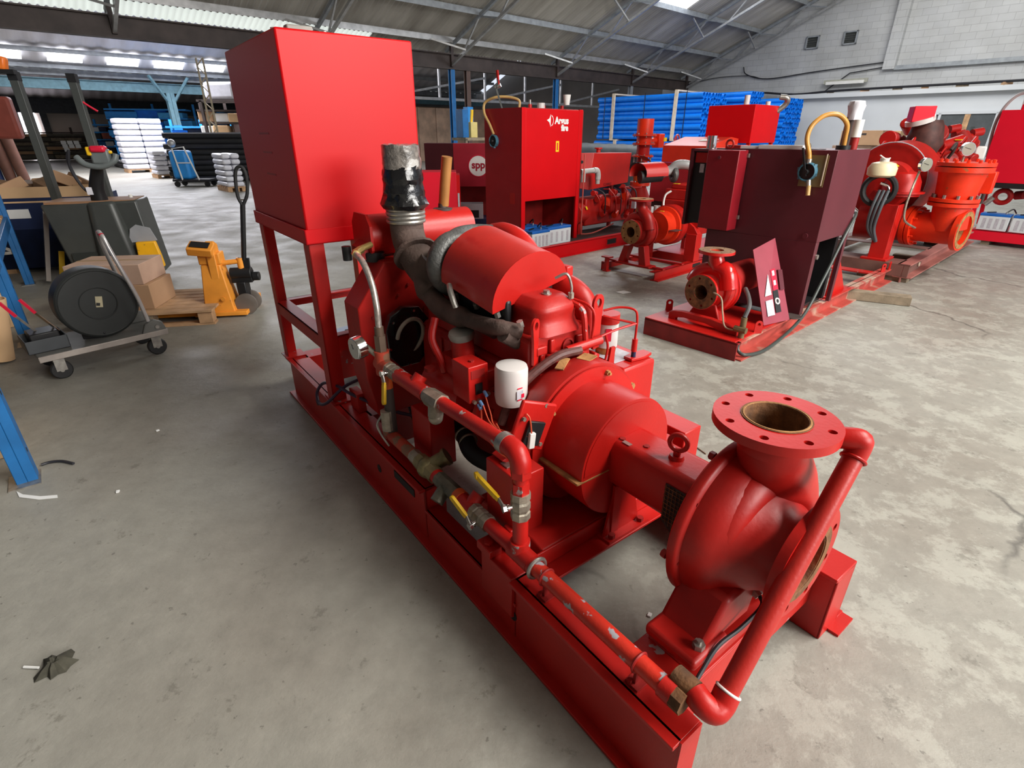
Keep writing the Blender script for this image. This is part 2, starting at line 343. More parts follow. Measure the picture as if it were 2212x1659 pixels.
WHITEW = mat('white_wall_paint', (0.60, 0.62, 0.64), 0.7, var=0.05, scale=1.0)
FARW = mat('far_wall_render', (0.33, 0.30, 0.27), 0.8, var=0.12, scale=0.5)
FARD = mat('dark_far_cladding', (0.045, 0.05, 0.055), 0.8, var=0.2)
floor = MB().add([(-75, -14, 0), (45, -14, 0), (45, 90, 0), (-75, 90, 0)], [(0, 1, 2, 3)]).build('floor', concrete()); tag(floor, kind='structure')

def bobj(o):                                   # put a mesh made in building coordinates into the world
    o.rotation_euler = (0, 0, UA); return o
def struct(o): tag(o, kind='structure'); return bobj(o)
# corrugated roof slope between (y0,z0) and (y1,z1), u from ua to ub
def corr(ua, ub, y0, z0, y1, z1, name, m, pitch=0.146, amp=0.028, parent=None, lap=True):
    n = int((ub - ua) / pitch * 6); mb = MB(); vs = []; ny = 2
    up = Vector((0, z0 - z1, y1 - y0)).normalized(); up = up if up.z > 0 else -up
    for i in range(n + 1):
        u = ua + (ub - ua) * i / n; h = amp * math.sin(2 * PI * (u - ua) / pitch)
        for k in range(ny): t = k / (ny - 1); vs.append((u, y0 + (y1 - y0) * t + up.y * h, z0 + (z1 - z0) * t + up.z * h))
    fs = [(i * ny + k, (i + 1) * ny + k, (i + 1) * ny + k + 1, i * ny + k + 1) for i in range(n) for k in range(ny - 1)]
    o = mb.add(vs, fs).build(name, m, parent); return o
S = 0.42
def zr(y): return 4.30 + S * (16.2 - y)          # main bay roof underside
ce = bpy.data.objects.new('ceiling', None); C.objects.link(ce); tag(ce, kind='structure'); ce.rotation_euler = (0, 0, UA)
for k, (ya, yb) in enumerate([(16.4, 14.55), (14.7, 12.75), (12.9, 11.0), (11.15, 9.2), (9.35, 6.2), (6.3, 3.0)]):
    if k == 2:
        corr(-7, 18.5, ya, zr(ya) - 0.03 * k, yb, zr(yb) - 0.03 * k + 0.04, 'roof_sheet', ROOF, parent=ce)
        corr(18.5, 20.4, ya, zr(ya) - 0.03 * k, yb, zr(yb) - 0.03 * k + 0.04, 'rooflight_sheet', SKYL, parent=ce)
        corr(20.4, 26.7, ya, zr(ya) - 0.03 * k, yb, zr(yb) - 0.03 * k + 0.04, 'roof_sheet', ROOF, parent=ce)
    else:
        corr(-7, 26.7, ya, zr(ya) - 0.03 * k, yb, zr(yb) - 0.03 * k + 0.04, 'roof_sheet', ROOF, parent=ce)
corr(-7, 26.7, 3.0, zr(3.0), -9.0, zr(3.0) - S * 12, 'roof_sheet', ROOF, parent=ce)
# translucent band at the foot of the slope, above the valley beam
corr(-6, 9.5, 16.95, 4.00, 16.4, 4.22, 'rooflight_sheet', SKYS, parent=ce)
corr(9.5, 26.7, 16.95, 4.00, 16.4, 4.22, 'roof_sheet', ROOF, parent=ce)
# purlins (angle sections) under the slope
for y in (16.0, 14.65, 12.85, 11.05, 9.25, 7.4, 5.4):
    z = zr(y) - 0.16
    MB().box(-7, 26.5, y - 0.035, y + 0.035, z + 0.06, z + 0.075).box(-7, 26.5, y - 0.035, y - 0.025, z - 0.08, z + 0.07).build('purlin', STEELP if y < 15.5 else GALV, ce)
# bay two and bay three beyond the valley
corr(-14, 26, 24.0, 7.35, 30.6, 4.55, 'pale_roof_lining', ROOFP, parent=ce, pitch=0.6, amp=0.03)
corr(-14, 26, 30.6, 4.55, 32.0, 4.00, 'lower_roof_lining', ROOFP, parent=ce, pitch=0.6, amp=0.02)
corr(-14, 26, 17.0, 4.3, 24.0, 7.35, 'roof_sheet', ROOF, parent=ce, pitch=0.4, amp=0.03)
corr(-14, 26, 32.0, 4.0, 40.0, 7.35, 'roof_sheet', ROOF, parent=ce, pitch=0.4, amp=0.03)
corr(-14, 26, 40.0, 7.35, 49.0, 3.6, 'roof_sheet', ROOFP, parent=ce, pitch=0.6, amp=0.03)
for k, u in enumerate([1.05, 3.0, 5.0, 6.75, 8.5, 10.6, 12.6]):
    pa = [(u, 31.15, 4.20), (u + 1.15, 31.15, 4.20), (u + 1.15, 30.45, 4.50), (u, 30.45, 4.50)]
    MB().add(pa + [(a, b, c + 0.03) for a, b, c in pa], [(0,1,2,3),(4,5,6,7),(0,1,5,4),(1,2,6,5),(2,3,7,6),(3,0,4,7)]).build('rooflight_pane', SKYL, ce)
for y, z in ((25.6, 6.55), (27.2, 5.85), (28.8, 5.2), (30.2, 4.6), (31.5, 4.15)):
    MB().box(-14, 26, y - 0.09, y + 0.09, z - 0.18, z - 0.04).build('purlin', DARKST if y < 30 else STEELP, ce)
# walls
def wall(name, pts, u0, u1, m):
    o = MB().prism(pts, 'x', u0, u1).build(name, m); return struct(o)
wr = wall('wall_right', [(-12, 0), (17.6, 0), (17.6, 4.05), (3.0, zr(3.0) + 0.2), (-12, 4.0)], 26.6, 26.9, BLOCK)
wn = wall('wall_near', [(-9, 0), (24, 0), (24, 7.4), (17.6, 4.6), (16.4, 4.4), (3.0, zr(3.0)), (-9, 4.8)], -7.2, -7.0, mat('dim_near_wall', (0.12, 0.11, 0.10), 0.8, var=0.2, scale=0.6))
wf_ = struct(MB().box(-7.2, 1.5, -9.2, -9.0, 0, 5.0).build('wall_light_block', MAT['dim_near_wall']))  # unseen panel added to keep daylight off the left of the skid
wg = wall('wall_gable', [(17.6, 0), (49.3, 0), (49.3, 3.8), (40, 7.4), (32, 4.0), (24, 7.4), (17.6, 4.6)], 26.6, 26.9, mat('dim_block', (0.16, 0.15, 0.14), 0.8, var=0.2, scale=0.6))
MB().box(26.35, 26.6, 7.35, 7.75, 3.75, 9.2).build('pilaster', BLOCK, wr)
MB().box(26.42, 26.6, -12, 7.4, 3.72, 3.86).build('ledge_beam', STEELP, wr)
MB().box(26.15, 26.6, -12, 11.0, 2.86, 3.02).build('duct_casing', WHITEW, wr)
MB().box(26.45, 26.6, -12, 11.0, 0.0, 2.86).build('white_dado', WHITEW, wr)
for a, b in ((10.62, 4.93), (9.2, 4.95)):
    o = MB(); yc = a; zc = b; w, h = 0.5, 0.46
    o.box(26.5, 26.6, yc - w/2, yc + w/2, zc - h/2, zc - h/2 + 0.05).box(26.5, 26.6, yc - w/2, yc + w/2, zc + h/2 - 0.05, zc + h/2).box(26.5, 26.6, yc - w/2, yc - w/2 + 0.05, zc - h/2, zc + h/2).box(26.5, 26.6, yc + w/2 - 0.05, yc + w/2, zc - h/2, zc + h/2)
    f = o.build('vent_frame', STEELP, wr)
    for k in range(5): MB().obox((26.56, yc, zc - h/2 + 0.08 + k * 0.075), 0.02, w - 0.1, 0.06, ry=0.6).build('vent_louvre', GREY, f)
# half-glazed office screen in the right wall
wf = MB(); X0, X1 = 26.36, 26.45
for a, b, c, d in ((3.75, 6.4, 2.16, 2.26), (3.75, 6.4, 0.0, 0.08), (3.75, 3.85, 0.0, 2.2), (6.3, 6.4, 0.0, 2.2), (5.42, 5.5, 0.0, 2.2)): wf.box(X0, X1, a, b, c, d)
win = struct(wf.build('window_1', WHITEW))
MB().box(26.41, 26.44, 3.85, 5.42, 0.08, 2.16).build('window_pane', mat('office_glass', (0.10, 0.11, 0.115), 0.15, var=0.1), win)
MB().box(26.41, 26.44, 5.5, 6.3, 0.08, 2.16).build('window_pane', MAT['office_glass'], win)
MB().box(26.38, 26.405, 4.55, 4.72, 0.08, 2.16).build('door_stile', WOOD, win)
for yy in (4.38, 4.80): MB().box(26.385, 26.41, yy - 0.05, yy + 0.05, 1.35, 1.75).build('door_vision_slot', GREY, win)
# conduit and cables along the right wall
tube_ = smooth([(26.2, 15.5, 3.05), (26.2, 12.6, 3.18), (26.2, 10.8, 3.04), (26.2, 9.0, 3.10), (26.2, 6.0, 3.12), (26.2, 2.0, 3.14), (26.2, -4, 3.2)])
cb = MB().tube(tube_, 0.045, 6).build('cable_run', CABLE, wr)
MB().tube(smooth([(26.5, 13.4, 4.25), (26.5, 13.2, 3.95), (26.5, 12.2, 3.72), (26.5, 10.2, 3.86), (26.5, 7.8, 4.0)]), 0.022, 6).build('slack_cable', CABLE, wr)
MB().tube(smooth([(26.5, 16.2, 3.7), (26.5, 14.8, 3.9), (26.5, 13.2, 3.9), (26.5, 12.5, 3.75)]), 0.015, 6).build('slack_cable', CABLE, wr)
MB().tube([(26.5, 9.7, 3.12), (26.5, 8.9, 3.72), (26.5, 7.5, 3.86)], 0.02, 6).build('slack_cable', CABLE, wr)
for k in range(9):
    y = 9.5 - k * 1.1 + random.uniform(-0.3, 0.3)
    MB().obox((26.3, y, 3.06), 0.12, 0.2 + 0.2 * random.random(), 0.09, rz=random.random()).build('ledge_clutter', CARD if k % 2 else WOODG, wr)
ft = MB().box(26.30, 26.40, 8.15, 9.75, 3.36, 3.50).build('strip_light', mat('dusty_batten', (0.36, 0.36, 0.30), 0.6)); bobj(ft); tag(ft, 'unlit dusty strip light on the gable wall under the two vents', 'light')
MB().box(26.27, 26.30, 8.25, 9.65, 3.33, 3.44).build('tube', WHITE, ft)
# far wall of bay three, with a dark band over it and a bright doorway at its left
wb = wall('wall_back', [(49.0, 0), (49.3, 0), (49.3, 3.8), (49.0, 3.8)], -7.0, 26.9, FARW)
MB().box(-10, 26.9, 48.7, 49.0, 2.75, 3.6).build('dark_cladding_band', FARD, wb)
for u in (3.4, 8.3, 13.2): MB().box(u, u + 0.35, 48.8, 49.0, 0, 3.6).build('wall_post', FARD, wb)
wl = wall('wall_left', [(24, 0), (49, 0), (49, 4.0), (24, 4.0)], -7.2, -7.0, FARW)
dr = MB().box(2.35, 3.15, 48.86, 48.95, 0.0, 2.75).build('door_1', emit('daylight_door', (1.0, 0.93, 1.0), 9.0)); struct(dr)
MB().box(2.2, 2.35, 48.8, 48.95, 0.0, 2.9).build('door_jamb', WHITEW, dr); MB().box(2.2, 3.3, 48.8, 48.95, 2.75, 2.9).build('door_head', WHITEW, dr)
wt = wall('wall_partition', [(30, 0), (30.2, 0), (30.2, 3.0), (30, 3.0)], 14.5, 26.6, mat('brown_board', (0.20, 0.12, 0.075), 0.7, var=0.2)); 
for k in range(9): MB().box(14.6 + k * 1.3, 15.85 + k * 1.3, 29.9, 30.0, 0.0, 2.95).build('board_panel', mat('brown_panel_%d' % (k % 3), (0.62 + 0.06 * (k % 3), 0.42 + 0.05 * (k % 3), 0.30 + 0.04 * (k % 3)), 0.6, var=0.25, scale=2), wt)
# valley beams on their columns
def beam(name, u0, u1, y, zt, zb, m, label):
    o = MB().box(u0, u1, y - 0.11, y + 0.11, zt - 0.03, zt).box(u0, u1, y - 0.11, y + 0.11, zb, zb + 0.03).box(u0, u1, y - 0.015, y + 0.015, zb, zt).build(name, m); return struct(o)
t1 = beam('trim_1', -8, 26.6, 16.15, 3.86, 3.42, DARKST, 'x')
t2 = beam('trim_2', -14, 26.6, 32.0, 3.65, 3.25, TURQ, 'x')
MB().box(-14, 26, 31.9, 32.2, 3.75, 3.98).build('gutter', STEELP, t2)
# crosswise roof trusses of bay one: raking tube below the purlins with lattice, plus end tie
def truss(u, ya=16.1, yb=4.0, label=''):
    r = bpy.data.objects.new('roof_truss', None); C.objects.link(r); r.rotation_euler = (0, 0, UA); tag(r, label, 'truss', 'raking lattice trusses under the main roof')
    zc = lambda y: 3.55 + S * (16.1 - y); zt = lambda y: zr(y) - 0.26
    MB().bar((u, ya, zc(ya)), (u, yb, zc(yb)), 0.075, 0.075).build('lower_chord', GALV, r)
    MB().bar((u, ya + 0.3, zt(ya + 0.3)), (u, yb, zt(yb)), 0.08, 0.09).build('upper_chord', STEELP, r)
    ys = [15.55, 14.65, 13.75, 12.85, 11.95, 11.05, 10.15, 9.25, 8.3, 7.4]
    for i in range(len(ys) - 1):
        a, b = ys[i], ys[i + 1]
        p, q = ((u, a, zc(a)), (u, b, zt(b))) if i % 2 == 0 else ((u, a, zt(a)), (u, b, zc(b)))
        MB().bar(p, q, 0.045, 0.045).build('lattice_bar', GALV if i % 2 == 0 else STEELP, r)
    MB().bar((u, 16.1, 3.5), (u, 16.1, zt(16.1)), 0.1, 0.1).build('end_post', DARKST, r)
    MB().bar((u, 15.3, zc(15.3)), (u - 0.9, 15.9, zt(15.9)), 0.05, 0.05).build('purlin_brace', GALV, r)
    MB().bar((u, 12.9, zc(12.9)), (u - 0.9, 12.9, zt(12.9)), 0.05, 0.05).build('purlin_brace', GALV, r)
    return r
TL = {2.9: 'raking lattice truss nearest the camera, its foot at the upper left over the pallet-truck side',
      7.6: 'raking lattice truss whose foot stands behind the top of the red fuel tank', 12.1: 'raking lattice truss landing just right of the red fuel tank',
      17.1: 'raking lattice truss landing on the column behind the white-lettered red cabinet',
      21.9: 'raking lattice truss landing on the beam above the blue pipe stack', 26.3: 'raking lattice truss lying against the gable wall'}
for u, l in TL.items(): truss(u, label=l)
# columns under the first valley
def column(u, y, h, m, name, label, w=0.16, low=None):
    o = MB().box(u - w/2, u + w/2, y - w/2, y - w/2 + 0.02, 0, h).box(u - w/2, u + w/2, y + w/2 - 0.02, y + w/2, 0, h).box(u - 0.01, u + 0.01, y - w/2, y + w/2, 0, h).build(name, m); bobj(o); tag(o, label, 'column', 'steel columns of the shed')
    MB().box(u - w*0.8, u + w*0.8, y - w*0.8, y + w*0.8, 0, 0.025).build('base_plate', m, o); return o
column(12.1, 16.15, 3.42, BLUE, 'steel_column', 'slim dark blue steel column just right of the big fuel tank')
column(12.75, 16.15, 3.42, mat('brown_blue_column', (0.10, 0.06, 0.05), 0.6), 'steel_column', 'steel column brown above and bright blue below, beside the slim blue one')
MB().box(12.63, 12.87, 16.03, 16.27, 1.6, 2.35).build('blue_paint_band', BLUEB, bpy.data.objects['steel_column.001'])
column(17.1, 16.15, 3.42, BLUE, 'steel_column', 'blue steel column rising behind the white-lettered red cabinet')
column(21.9, 16.15, 3.42, STEELP, 'steel_column', 'grey steel column behind the upper left of the blue pipe stack')
column(7.3, 32.0, 3.25, TURQ, 'steel_column', 'pale blue column with splayed head near the far blue racking', w=0.34)
co = bpy.data.objects['steel_column.004']
MB().box(7.12, 7.48, 31.82, 32.18, 0, 1.9).build('blue_lower_wrap', BLUEB, co)
MB().bar((7.3, 32, 2.7), (8.1, 31.4, 3.9), 0.1, 0.1).build('column_brace', TURQ, co); MB().bar((7.3, 32, 2.7), (6.5, 31.4, 3.9), 0.1, 0.1).build('column_brace', TURQ, co)
# hanging frame and knee braces of the valley (right part, behind the pipes)
hf = bpy.data.objects.new('hanging_lattice', None); C.objects.link(hf); hf.rotation_euler = (0, 0, UA); tag(hf, 'light steel lattice beam hanging beyond the valley beam over the blue pipes', 'truss')
for u in (11.0, 13.2, 15.4, 17.6, 19.8, 22.0): 
    MB().bar((u, 18.4, 2.7), (u, 18.4, 4.6), 0.07, 0.07).build('hanger', GALV, hf)
for a, b in ((11.0, 15.4), (15.4, 19.8), (19.8, 24)): MB().bar((a, 18.4, 2.72), (b, 18.4, 3.5), 0.07, 0.07).build('diagonal', GALV, hf)
MB().bar((9, 18.4, 2.7), (25, 18.4, 2.7), 0.09, 0.09).build('bottom_rail', GALV, hf)
# ================================================================ main fire pump set (x = towards the suction end, y = to the right, z up)
MP = empty('diesel_pump_set', (0.3685, 0.7270, 0), -0.9186, 'long red diesel fire pump set in the foreground with a tall box fuel tank', 'pump')
p = MP
# skid
def rail(y0, y1, yw, lbl=None):
    mb = MB()
    mb.box(-2.9, 0.0, y0, y1, 0.248, 0.26).box(-2.9, 0.0, yw, yw + 0.010, 0.0, 0.26)
    mb.box(-2.93, -0.0, min(y0, yw) - 0.03 if yw < 0.4 else yw, yw + 0.06, 0.0, 0.012)
    return mb.build('skid_rail', RED, p, 0.002)
r1 = MB().box(-2.9, -1.18, -0.012, 0.105, 0.248, 0.26).box(-2.9, -1.18, 0.012, 0.022, 0.0, 0.26).box(-1.19, -1.18, 0.012, 0.105, 0.02, 0.26).box(-2.93, 0.0, -0.018, 0.07, 0.0, 0.012).box(-1.18, -0.60, 0.006, 0.075, 0.150, 0.162).box(-1.18, -0.60, 0.012, 0.022, 0.0, 0.162).box(-0.61, -0.60, 0.012, 0.092, 0.0, 0.26).box(-0.61, 0.0, -0.012, 0.092, 0.248, 0.26).box(-0.61, 0.0, 0.012, 0.022, 0.0, 0.26).build('skid_rail', RED, p, 0.002)
r2 = rail(0.83, 0.93, 0.915)
for x, z, r in ((-0.62, 0.10, 0.022), (-1.62, 0.12, 0.02), (-2.45, 0.12, 0.02)):
    CY((x, 0.0105, z), (x, 0.0125, z), r, 'lifting_hole', BLACK, r1)
MB().box(-1.45, -1.27, 0.0085, 0.012, 0.17, 0.205).build('slot_hole', BLACK, r1)

MB().box(0.0, 0.006, 0.012, 0.09, 0.0, 0.26).build('end_cap', RED, r1)
MB().box(-0.24, 0.0, 0.79, 0.93, 0.25, 0.264).box(-0.01, 0.0, 0.80, 0.93, 0, 0.25).box(-0.17, 0.0, 0.80, 0.81, 0.0, 0.25).build('end_box', RED, p, 0.003)
MB().box(0.0, 0.035, 0.86, 0.97, 0, 0.010).build('toe_plate', RED, p)
# cross members
cm1 = MB().box(-0.235, -0.065, 0.09, 0.86, 0.250, 0.262).box(-0.072, -0.064, 0.09, 0.83, 0.115, 0.255).box(-0.235, -0.227, 0.09, 0.83, 0.115, 0.255).build('cross_member', REDW, p, 0.002)
cm2 = MB().box(-0.60, -0.535, 0.09, 0.83, 0.245, 0.255).box(-0.607, -0.60, 0.09, 0.83, 0.16, 0.315).build('cross_member', RED, p, 0.002)
MB().box(-2.92, -2.80, 0.09, 0.83, 0.248, 0.26).box(-2.92, -2.91, 0.09, 0.83, 0.06, 0.25).box(-2.81, -2.80, 0.09, 0.83, 0.06, 0.25).build('cross_member', REDW, p, 0.002)
MB().box(-1.98, -1.86, 0.09, 0.83, 0.248, 0.26).box(-1.87, -1.86, 0.09, 0.83, 0.06, 0.25).build('cross_member', REDD, p, 0.002)
# drip tray / bed plate under the coupling
MB().add([(-0.607, .12, .315), (-0.607, .80, .315), (-0.66, .80, .325), (-0.66, .12, .325), (-0.98, .80, .30), (-0.98, .12, .30), (-0.607, .12, .20), (-0.607, .80, .20), (-0.98, .80, .26), (-0.98, .12, .26)],
         [(0,1,2,3), (3,2,4,5), (0,6,7,1), (5,4,8,9), (6,9,8,7), (0,3,5,9,6), (1,7,8,4,2)]).build('bed_plate', REDC, p, 0.006)
# pump pedestal + feet
MB().prism([(0.17, 0.262), (0.75, 0.262), (0.70, 0.295), (0.22, 0.295)], 'x', -0.225, -0.07).build('pump_foot_pad', REDC, p, 0.004)
pf = MB()
for ya, yb in ((0.20, 0.36), (0.56, 0.72)):
    pf.prism([(ya, 0.295), (yb, 0.295), (0.46 + (0.07 if ya > .4 else -0.02), 0.40), (0.46 + (0.02 if ya > .4 else -0.07), 0.40)], 'x', -0.20, -0.10)
MB().add([(-.225,.15,.295),(-.07,.15,.295),(-.07,.30,.295),(-.225,.30,.295),(-.225,.15,.33),(-.07,.15,.33),(-.07,.30,.33),(-.225,.30,.33)], [(0,1,2,3),(4,5,6,7),(0,1,5,4),(1,2,6,5),(2,3,7,6),(3,0,4,7)]).build('casing_foot', REDC, p, 0.012, seg=3)
MB().add([(-.225,.62,.295),(-.07,.62,.295),(-.07,.77,.295),(-.225,.77,.295),(-.225,.62,.33),(-.07,.62,.33),(-.07,.77,.33),(-.225,.77,.33)], [(0,1,2,3),(4,5,6,7),(0,1,5,4),(1,2,6,5),(2,3,7,6),(3,0,4,7)]).build('casing_foot', REDC, p, 0.012, seg=3)
MB().prism([(0.20, 0.31), (0.42, 0.31), (0.45, 0.44), (0.29, 0.44)], 'x', -0.225, -0.085).build('foot_web', REDC, p, 0.014)
MB().prism([(0.50, 0.31), (0.72, 0.31), (0.63, 0.44), (0.47, 0.44)], 'x', -0.225, -0.085).build('foot_web', REDC, p, 0.014)
for y in (0.20, 0.72):
    mb = MB()
    mb.cyl((-0.095, y, 0.33), (-0.095, y, 0.345), 0.016, n=6).cyl((-0.095, y, 0.33), (-0.095, y, 0.355), 0.007, n=8).build('foot_bolt', STEEL, p)
# ---- pump casing
cy_, cz_ = 0.46, 0.54
ax = (1, 0, 0)
cz_ = 0.532
casing = MB().lathe((-0.245, cy_, cz_), ax, [(0.0, 0.10), (0.0, 0.232), (0.008, 0.242), (0.026, 0.242), (0.032, 0.236), (0.036, 0.226), (0.060, 0.224), (0.085, 0.214), (0.105, 0.198), (0.125, 0.172), (0.145, 0.152), (0.17, 0.132), (0.198, 0.116), (0.228, 0.116)], 56).build('pump_casing', REDC, p, ang=50)
# spiral volute growing round to the discharge neck
pts = []; rs = []
for i in range(46):
    t = i / 45; a = -PI * 0.30 + t * 2 * PI * 0.86; R = 0.125 + 0.028 * t; r = 0.036 + 0.046 * t
    # angle runs clockwise seen from the suction end, finishing at the right hand side going up
    ang = -PI * 0.62 - a
    pts.append((-0.165, cy_ + R * math.cos(ang), cz_ + R * math.sin(ang))); rs.append(r)
MB().tube(pts, rs, 20).build('volute', REDC, casing, ang=60)
nk = [(-0.160, 0.570, 0.600), (-0.158, 0.555, 0.655), (-0.152, 0.515, 0.715), (-0.147, 0.475, 0.770), (-0.145, 0.462, 0.815), (-0.145, 0.46, 0.860)]
MB().tube(smooth(nk, 5), [0.112 - 0.032 * min(1, i / 18) + (0.020 * max(0, (i - 20) / 5) ** 2) for i in range(26)], 28, cap=False).build('discharge_neck', REDC, casing, ang=60)
MB().lathe((-0.150, 0.46, 0.795), (0, 0, 1), [(0, 0.078), (0.02, 0.080), (0.04, 0.088), (0.055, 0.103), (0.062, 0.12)], 36, cap=False).build('neck_flare', REDC, casing, ang=60)
flange('discharge_flange', (-0.152, 0.46, 0.856), (0, 0, 1), 0.146, 0.024, 0.074, 8, 0.0105, p, RED, bores=(0.055, RUST), R_h=0.121, a0=0.28)
MB().ring((-0.152, 0.46, 0.8805), (0, 0, 1), 0.0755, 0.0032, 36, 6).build('rust_ring', RUSTO, p)
sf = flange('suction_flange', (-0.020, 0.46, cz_), ax, 0.158, 0.024, 0.082, 8, 0.011, p, RED, bores=(0.12, RUST), R_h=0.132, a0=0.4)
MB().plate((0.0041, 0.46, cz_), ax, 0.110, 0.004, [(0, 0, 0.083)]).build('rusty_raised_face', RUST, sf)
bolt = MB(); bolt_ring(bolt, (-0.214, cy_, cz_), (1, 0, 0), 0.224, 8, 0.007, 0.006, 0.15); bolt.build('casing_bolts', REDD, casing)
for a in (1.9, 3.3): 
    q = (-0.248, cy_ + 0.224 * math.cos(a), cz_ + 0.224 * math.sin(a)); MB().cyl(q, (-0.262, q[1], q[2]), 0.012, n=6).build('cover_nut', REDD, casing)
# little drain cock with dark tube down to the skid
CY((-0.11, 0.43, 0.395), (-0.070, 0.425, 0.380), 0.014, 'drain_plug', STEEL, p, n=8)
TU(smooth([(-0.07, 0.425, 0.382), (-0.05, 0.40, 0.375), (-0.055, 0.32, 0.35), (-0.065, 0.24, 0.335), (-0.06, 0.17, 0.30), (-0.05, 0.11, 0.28)]), 0.0055, 'drain_tube', CABLE, p, 8)
# ---- bearing frame with mesh guard and lifting eye
bf = MB().prism([(0.375, 0.60), (0.395, 0.63), (0.525, 0.63), (0.545, 0.60), (0.545, 0.485), (0.50, 0.445), (0.42, 0.445), (0.375, 0.485)], 'x', -0.60, -0.245).build('bearing_frame', RED, p, 0.016, seg=3)
MB().box(-0.615, -0.60, 0.385, 0.535, 0.47, 0.625).build('end_plate', RED, bf, 0.004)
gm = MB()
gm.add([(-0.37,.372,.60),(-0.255,.372,.60),(-0.255,.372,.40),(-0.30,.372,.42),(-0.37,.372,.47)], [(0,1,2,3,4)])
gm.build('guard_mesh_panel', mat('dark_guard_mesh', (0.03, 0.022, 0.02), 0.7, var=0.6, scale=60), p)
for i in range(10):
    MB().bar((-0.365 + i * 0.012, 0.3695, 0.595), (-0.365 + i * 0.012, 0.3695, 0.475 - 0.006 * i), 0.0016, 0.0016).build('mesh_wire', RUST, p)
for i in range(9):
    MB().bar((-0.37, 0.369, 0.59 - i * 0.014), (-0.258, 0.369, 0.59 - i * 0.014), 0.0016, 0.0016).build('mesh_wire', RUST, p)
e = MB().cyl((-0.405, 0.46, 0.628), (-0.405, 0.46, 0.642), 0.024, 0.020, 20).cyl((-0.405, 0.46, 0.64), (-0.405, 0.46, 0.656), 0.011, n=12).ring((-0.405, 0.46, 0.683), (0.35, -0.9, 0), 0.026, 0.0075, 26, 10).build('lifting_eye', RED, bf)
for x, y in ((-0.575, 0.415), (-0.50, 0.44)): CY((x, y, 0.629), (x, y, 0.634), 0.010, 'grease_cap', REDD, bf, n=6)
MB().cyl((-0.60, 0.46, 0.655), (-0.59, 0.46, 0.655), 0.011, n=6).build('guard_screw', CHROME, bf)
MB().box(-0.565, -0.535, 0.40, 0.415, 0.6302, 0.6312).build('bare_patch', STEEL, bf)
# support leg under bearing frame
MB().prism([(-0.578, 0.262), (-0.568, 0.262), (-0.568, 0.46), (-0.578, 0.46)], 'y', 0.395, 0.43).build('support_leg', RED, p)
MB().add([(-.57,.36,.256),(-.57,.54,.256),(-.585,.425,.47),(-.585,.495,.47),(-.578,.36,.256),(-.578,.54,.256),(-.593,.425,.47),(-.593,.495,.47)], [(0,1,3,2),(4,6,7,5),(0,2,6,4),(1,5,7,3)]).build('support_plate', RED, p)
MB().box(-0.60, -0.54, 0.36, 0.56, 0.255, 0.263).build('support_foot', RED, p)
for y in (0.385, 0.53): MB().cyl((-0.555, y, 0.263), (-0.555, y, 0.278), 0.012, n=6).build('foot_bolt', REDD, p)
# ---- coupling guard (split drum)
g = MB().lathe((-0.775, 0.46, 0.54), ax, [(0, 0.252), (0.006, 0.252), (0.006, 0.208), (0.182, 0.208), (0.188, 0.206), (0.188, 0.03)], 64).build('coupling_guard', RED, p, ang=30)
MB().box(-0.770, -0.586, 0.235, 0.258, 0.522, 0.529).box(-0.59, -0.585, 0.238, 0.682, 0.522, 0.526).build('guard_joint_lip', RUSTO, g)
MB().box(-0.770, -0.586, 0.662, 0.705, 0.522, 0.529).build('guard_joint_lip', RED, g)
MB().plate((-0.5865, 0.46, 0.54), ax, [(0.196 * math.cos(PI * k / 24), 0.196 * math.sin(PI * k / 24)) for k in range(25)], 0.0012, [], xdir=(0, 1, 0)).build('guard_face_upper', RED, g)
for a in (0.35, 1.25, 2.45, 3.3): 
    q = Vector((-0.769, 0.46 + 0.232 * math.cos(a), 0.54 + 0.232 * math.sin(a))); MB().cyl(q, q + Vector((0.012, 0, 0)), 0.010, n=6).cyl(q, q + Vector((0.02, 0, 0)), 0.005, n=8).build('flange_bolt', RUSTO, g)
# ---- flywheel housing
fh = MB().lathe((-0.96, 0.46, 0.54), ax, [(0, 0.20), (0.0, 0.225), (0.06, 0.235), (0.10, 0.262), (0.165, 0.266), (0.18, 0.262), (0.184, 0.20)], 56).build('flywheel_housing', REDC, p, ang=40)
for a, w in ((1.35, 0.045), (1.75, 0.05), (1.05, 0.03)):
    MB().obox((-0.90, 0.46 + 0.245 * math.cos(a), 0.54 + 0.255 * math.sin(a)), 0.06, w, 0.05, rx=a - PI/2).build('casting_lug', REDC, fh, 0.006)
for a in (2.7, 0.5, 3.6): 
    q = Vector((-0.79, 0.46 + 0.255 * math.cos(a), 0.54 + 0.255 * math.sin(a))); MB().cyl(q, q + Vector((0.02, 0, 0)), 0.013, n=6).build('housing_bolt', RUSTO, fh)
MB().obox((-0.835, 0.50, 0.803), 0.05, 0.06, 0.004, rz=0.3).build('flaked_patch', RUSTO, fh)
MB().obox((-0.85, 0.40, 0.800), 0.03, 0.07, 0.004, rz=0.5, rx=0.2).build('flaked_patch', RUSTO, fh)
# box on the right of the housing (controller housing with label)
cb_ = MB().prism([(0.66, 0.50), (0.84, 0.50), (0.84, 0.725), (0.66, 0.725)], 'x', -1.02, -0.80).build('side_housing', RED, p, 0.012, seg=3)
MB().box(-0.985, -0.86, 0.675, 0.80, 0.7255, 0.7275).build('data_label', LBLG, cb_)
MB().prism([(-0.87, 0.735), (-0.83, 0.735), (-0.82, 0.80), (-0.83, 0.85), (-0.87, 0.85), (-0.88, 0.80)], 'z', 0.726, 0.738).build('lifting_tab', RED, cb_, 0.002)
MB().prism([(0.615, 0.64), (0.64, 0.80), (0.66, 0.80), (0.66, 0.64)], 'x', -0.86, -0.85).build('rib', REDC, cb_)
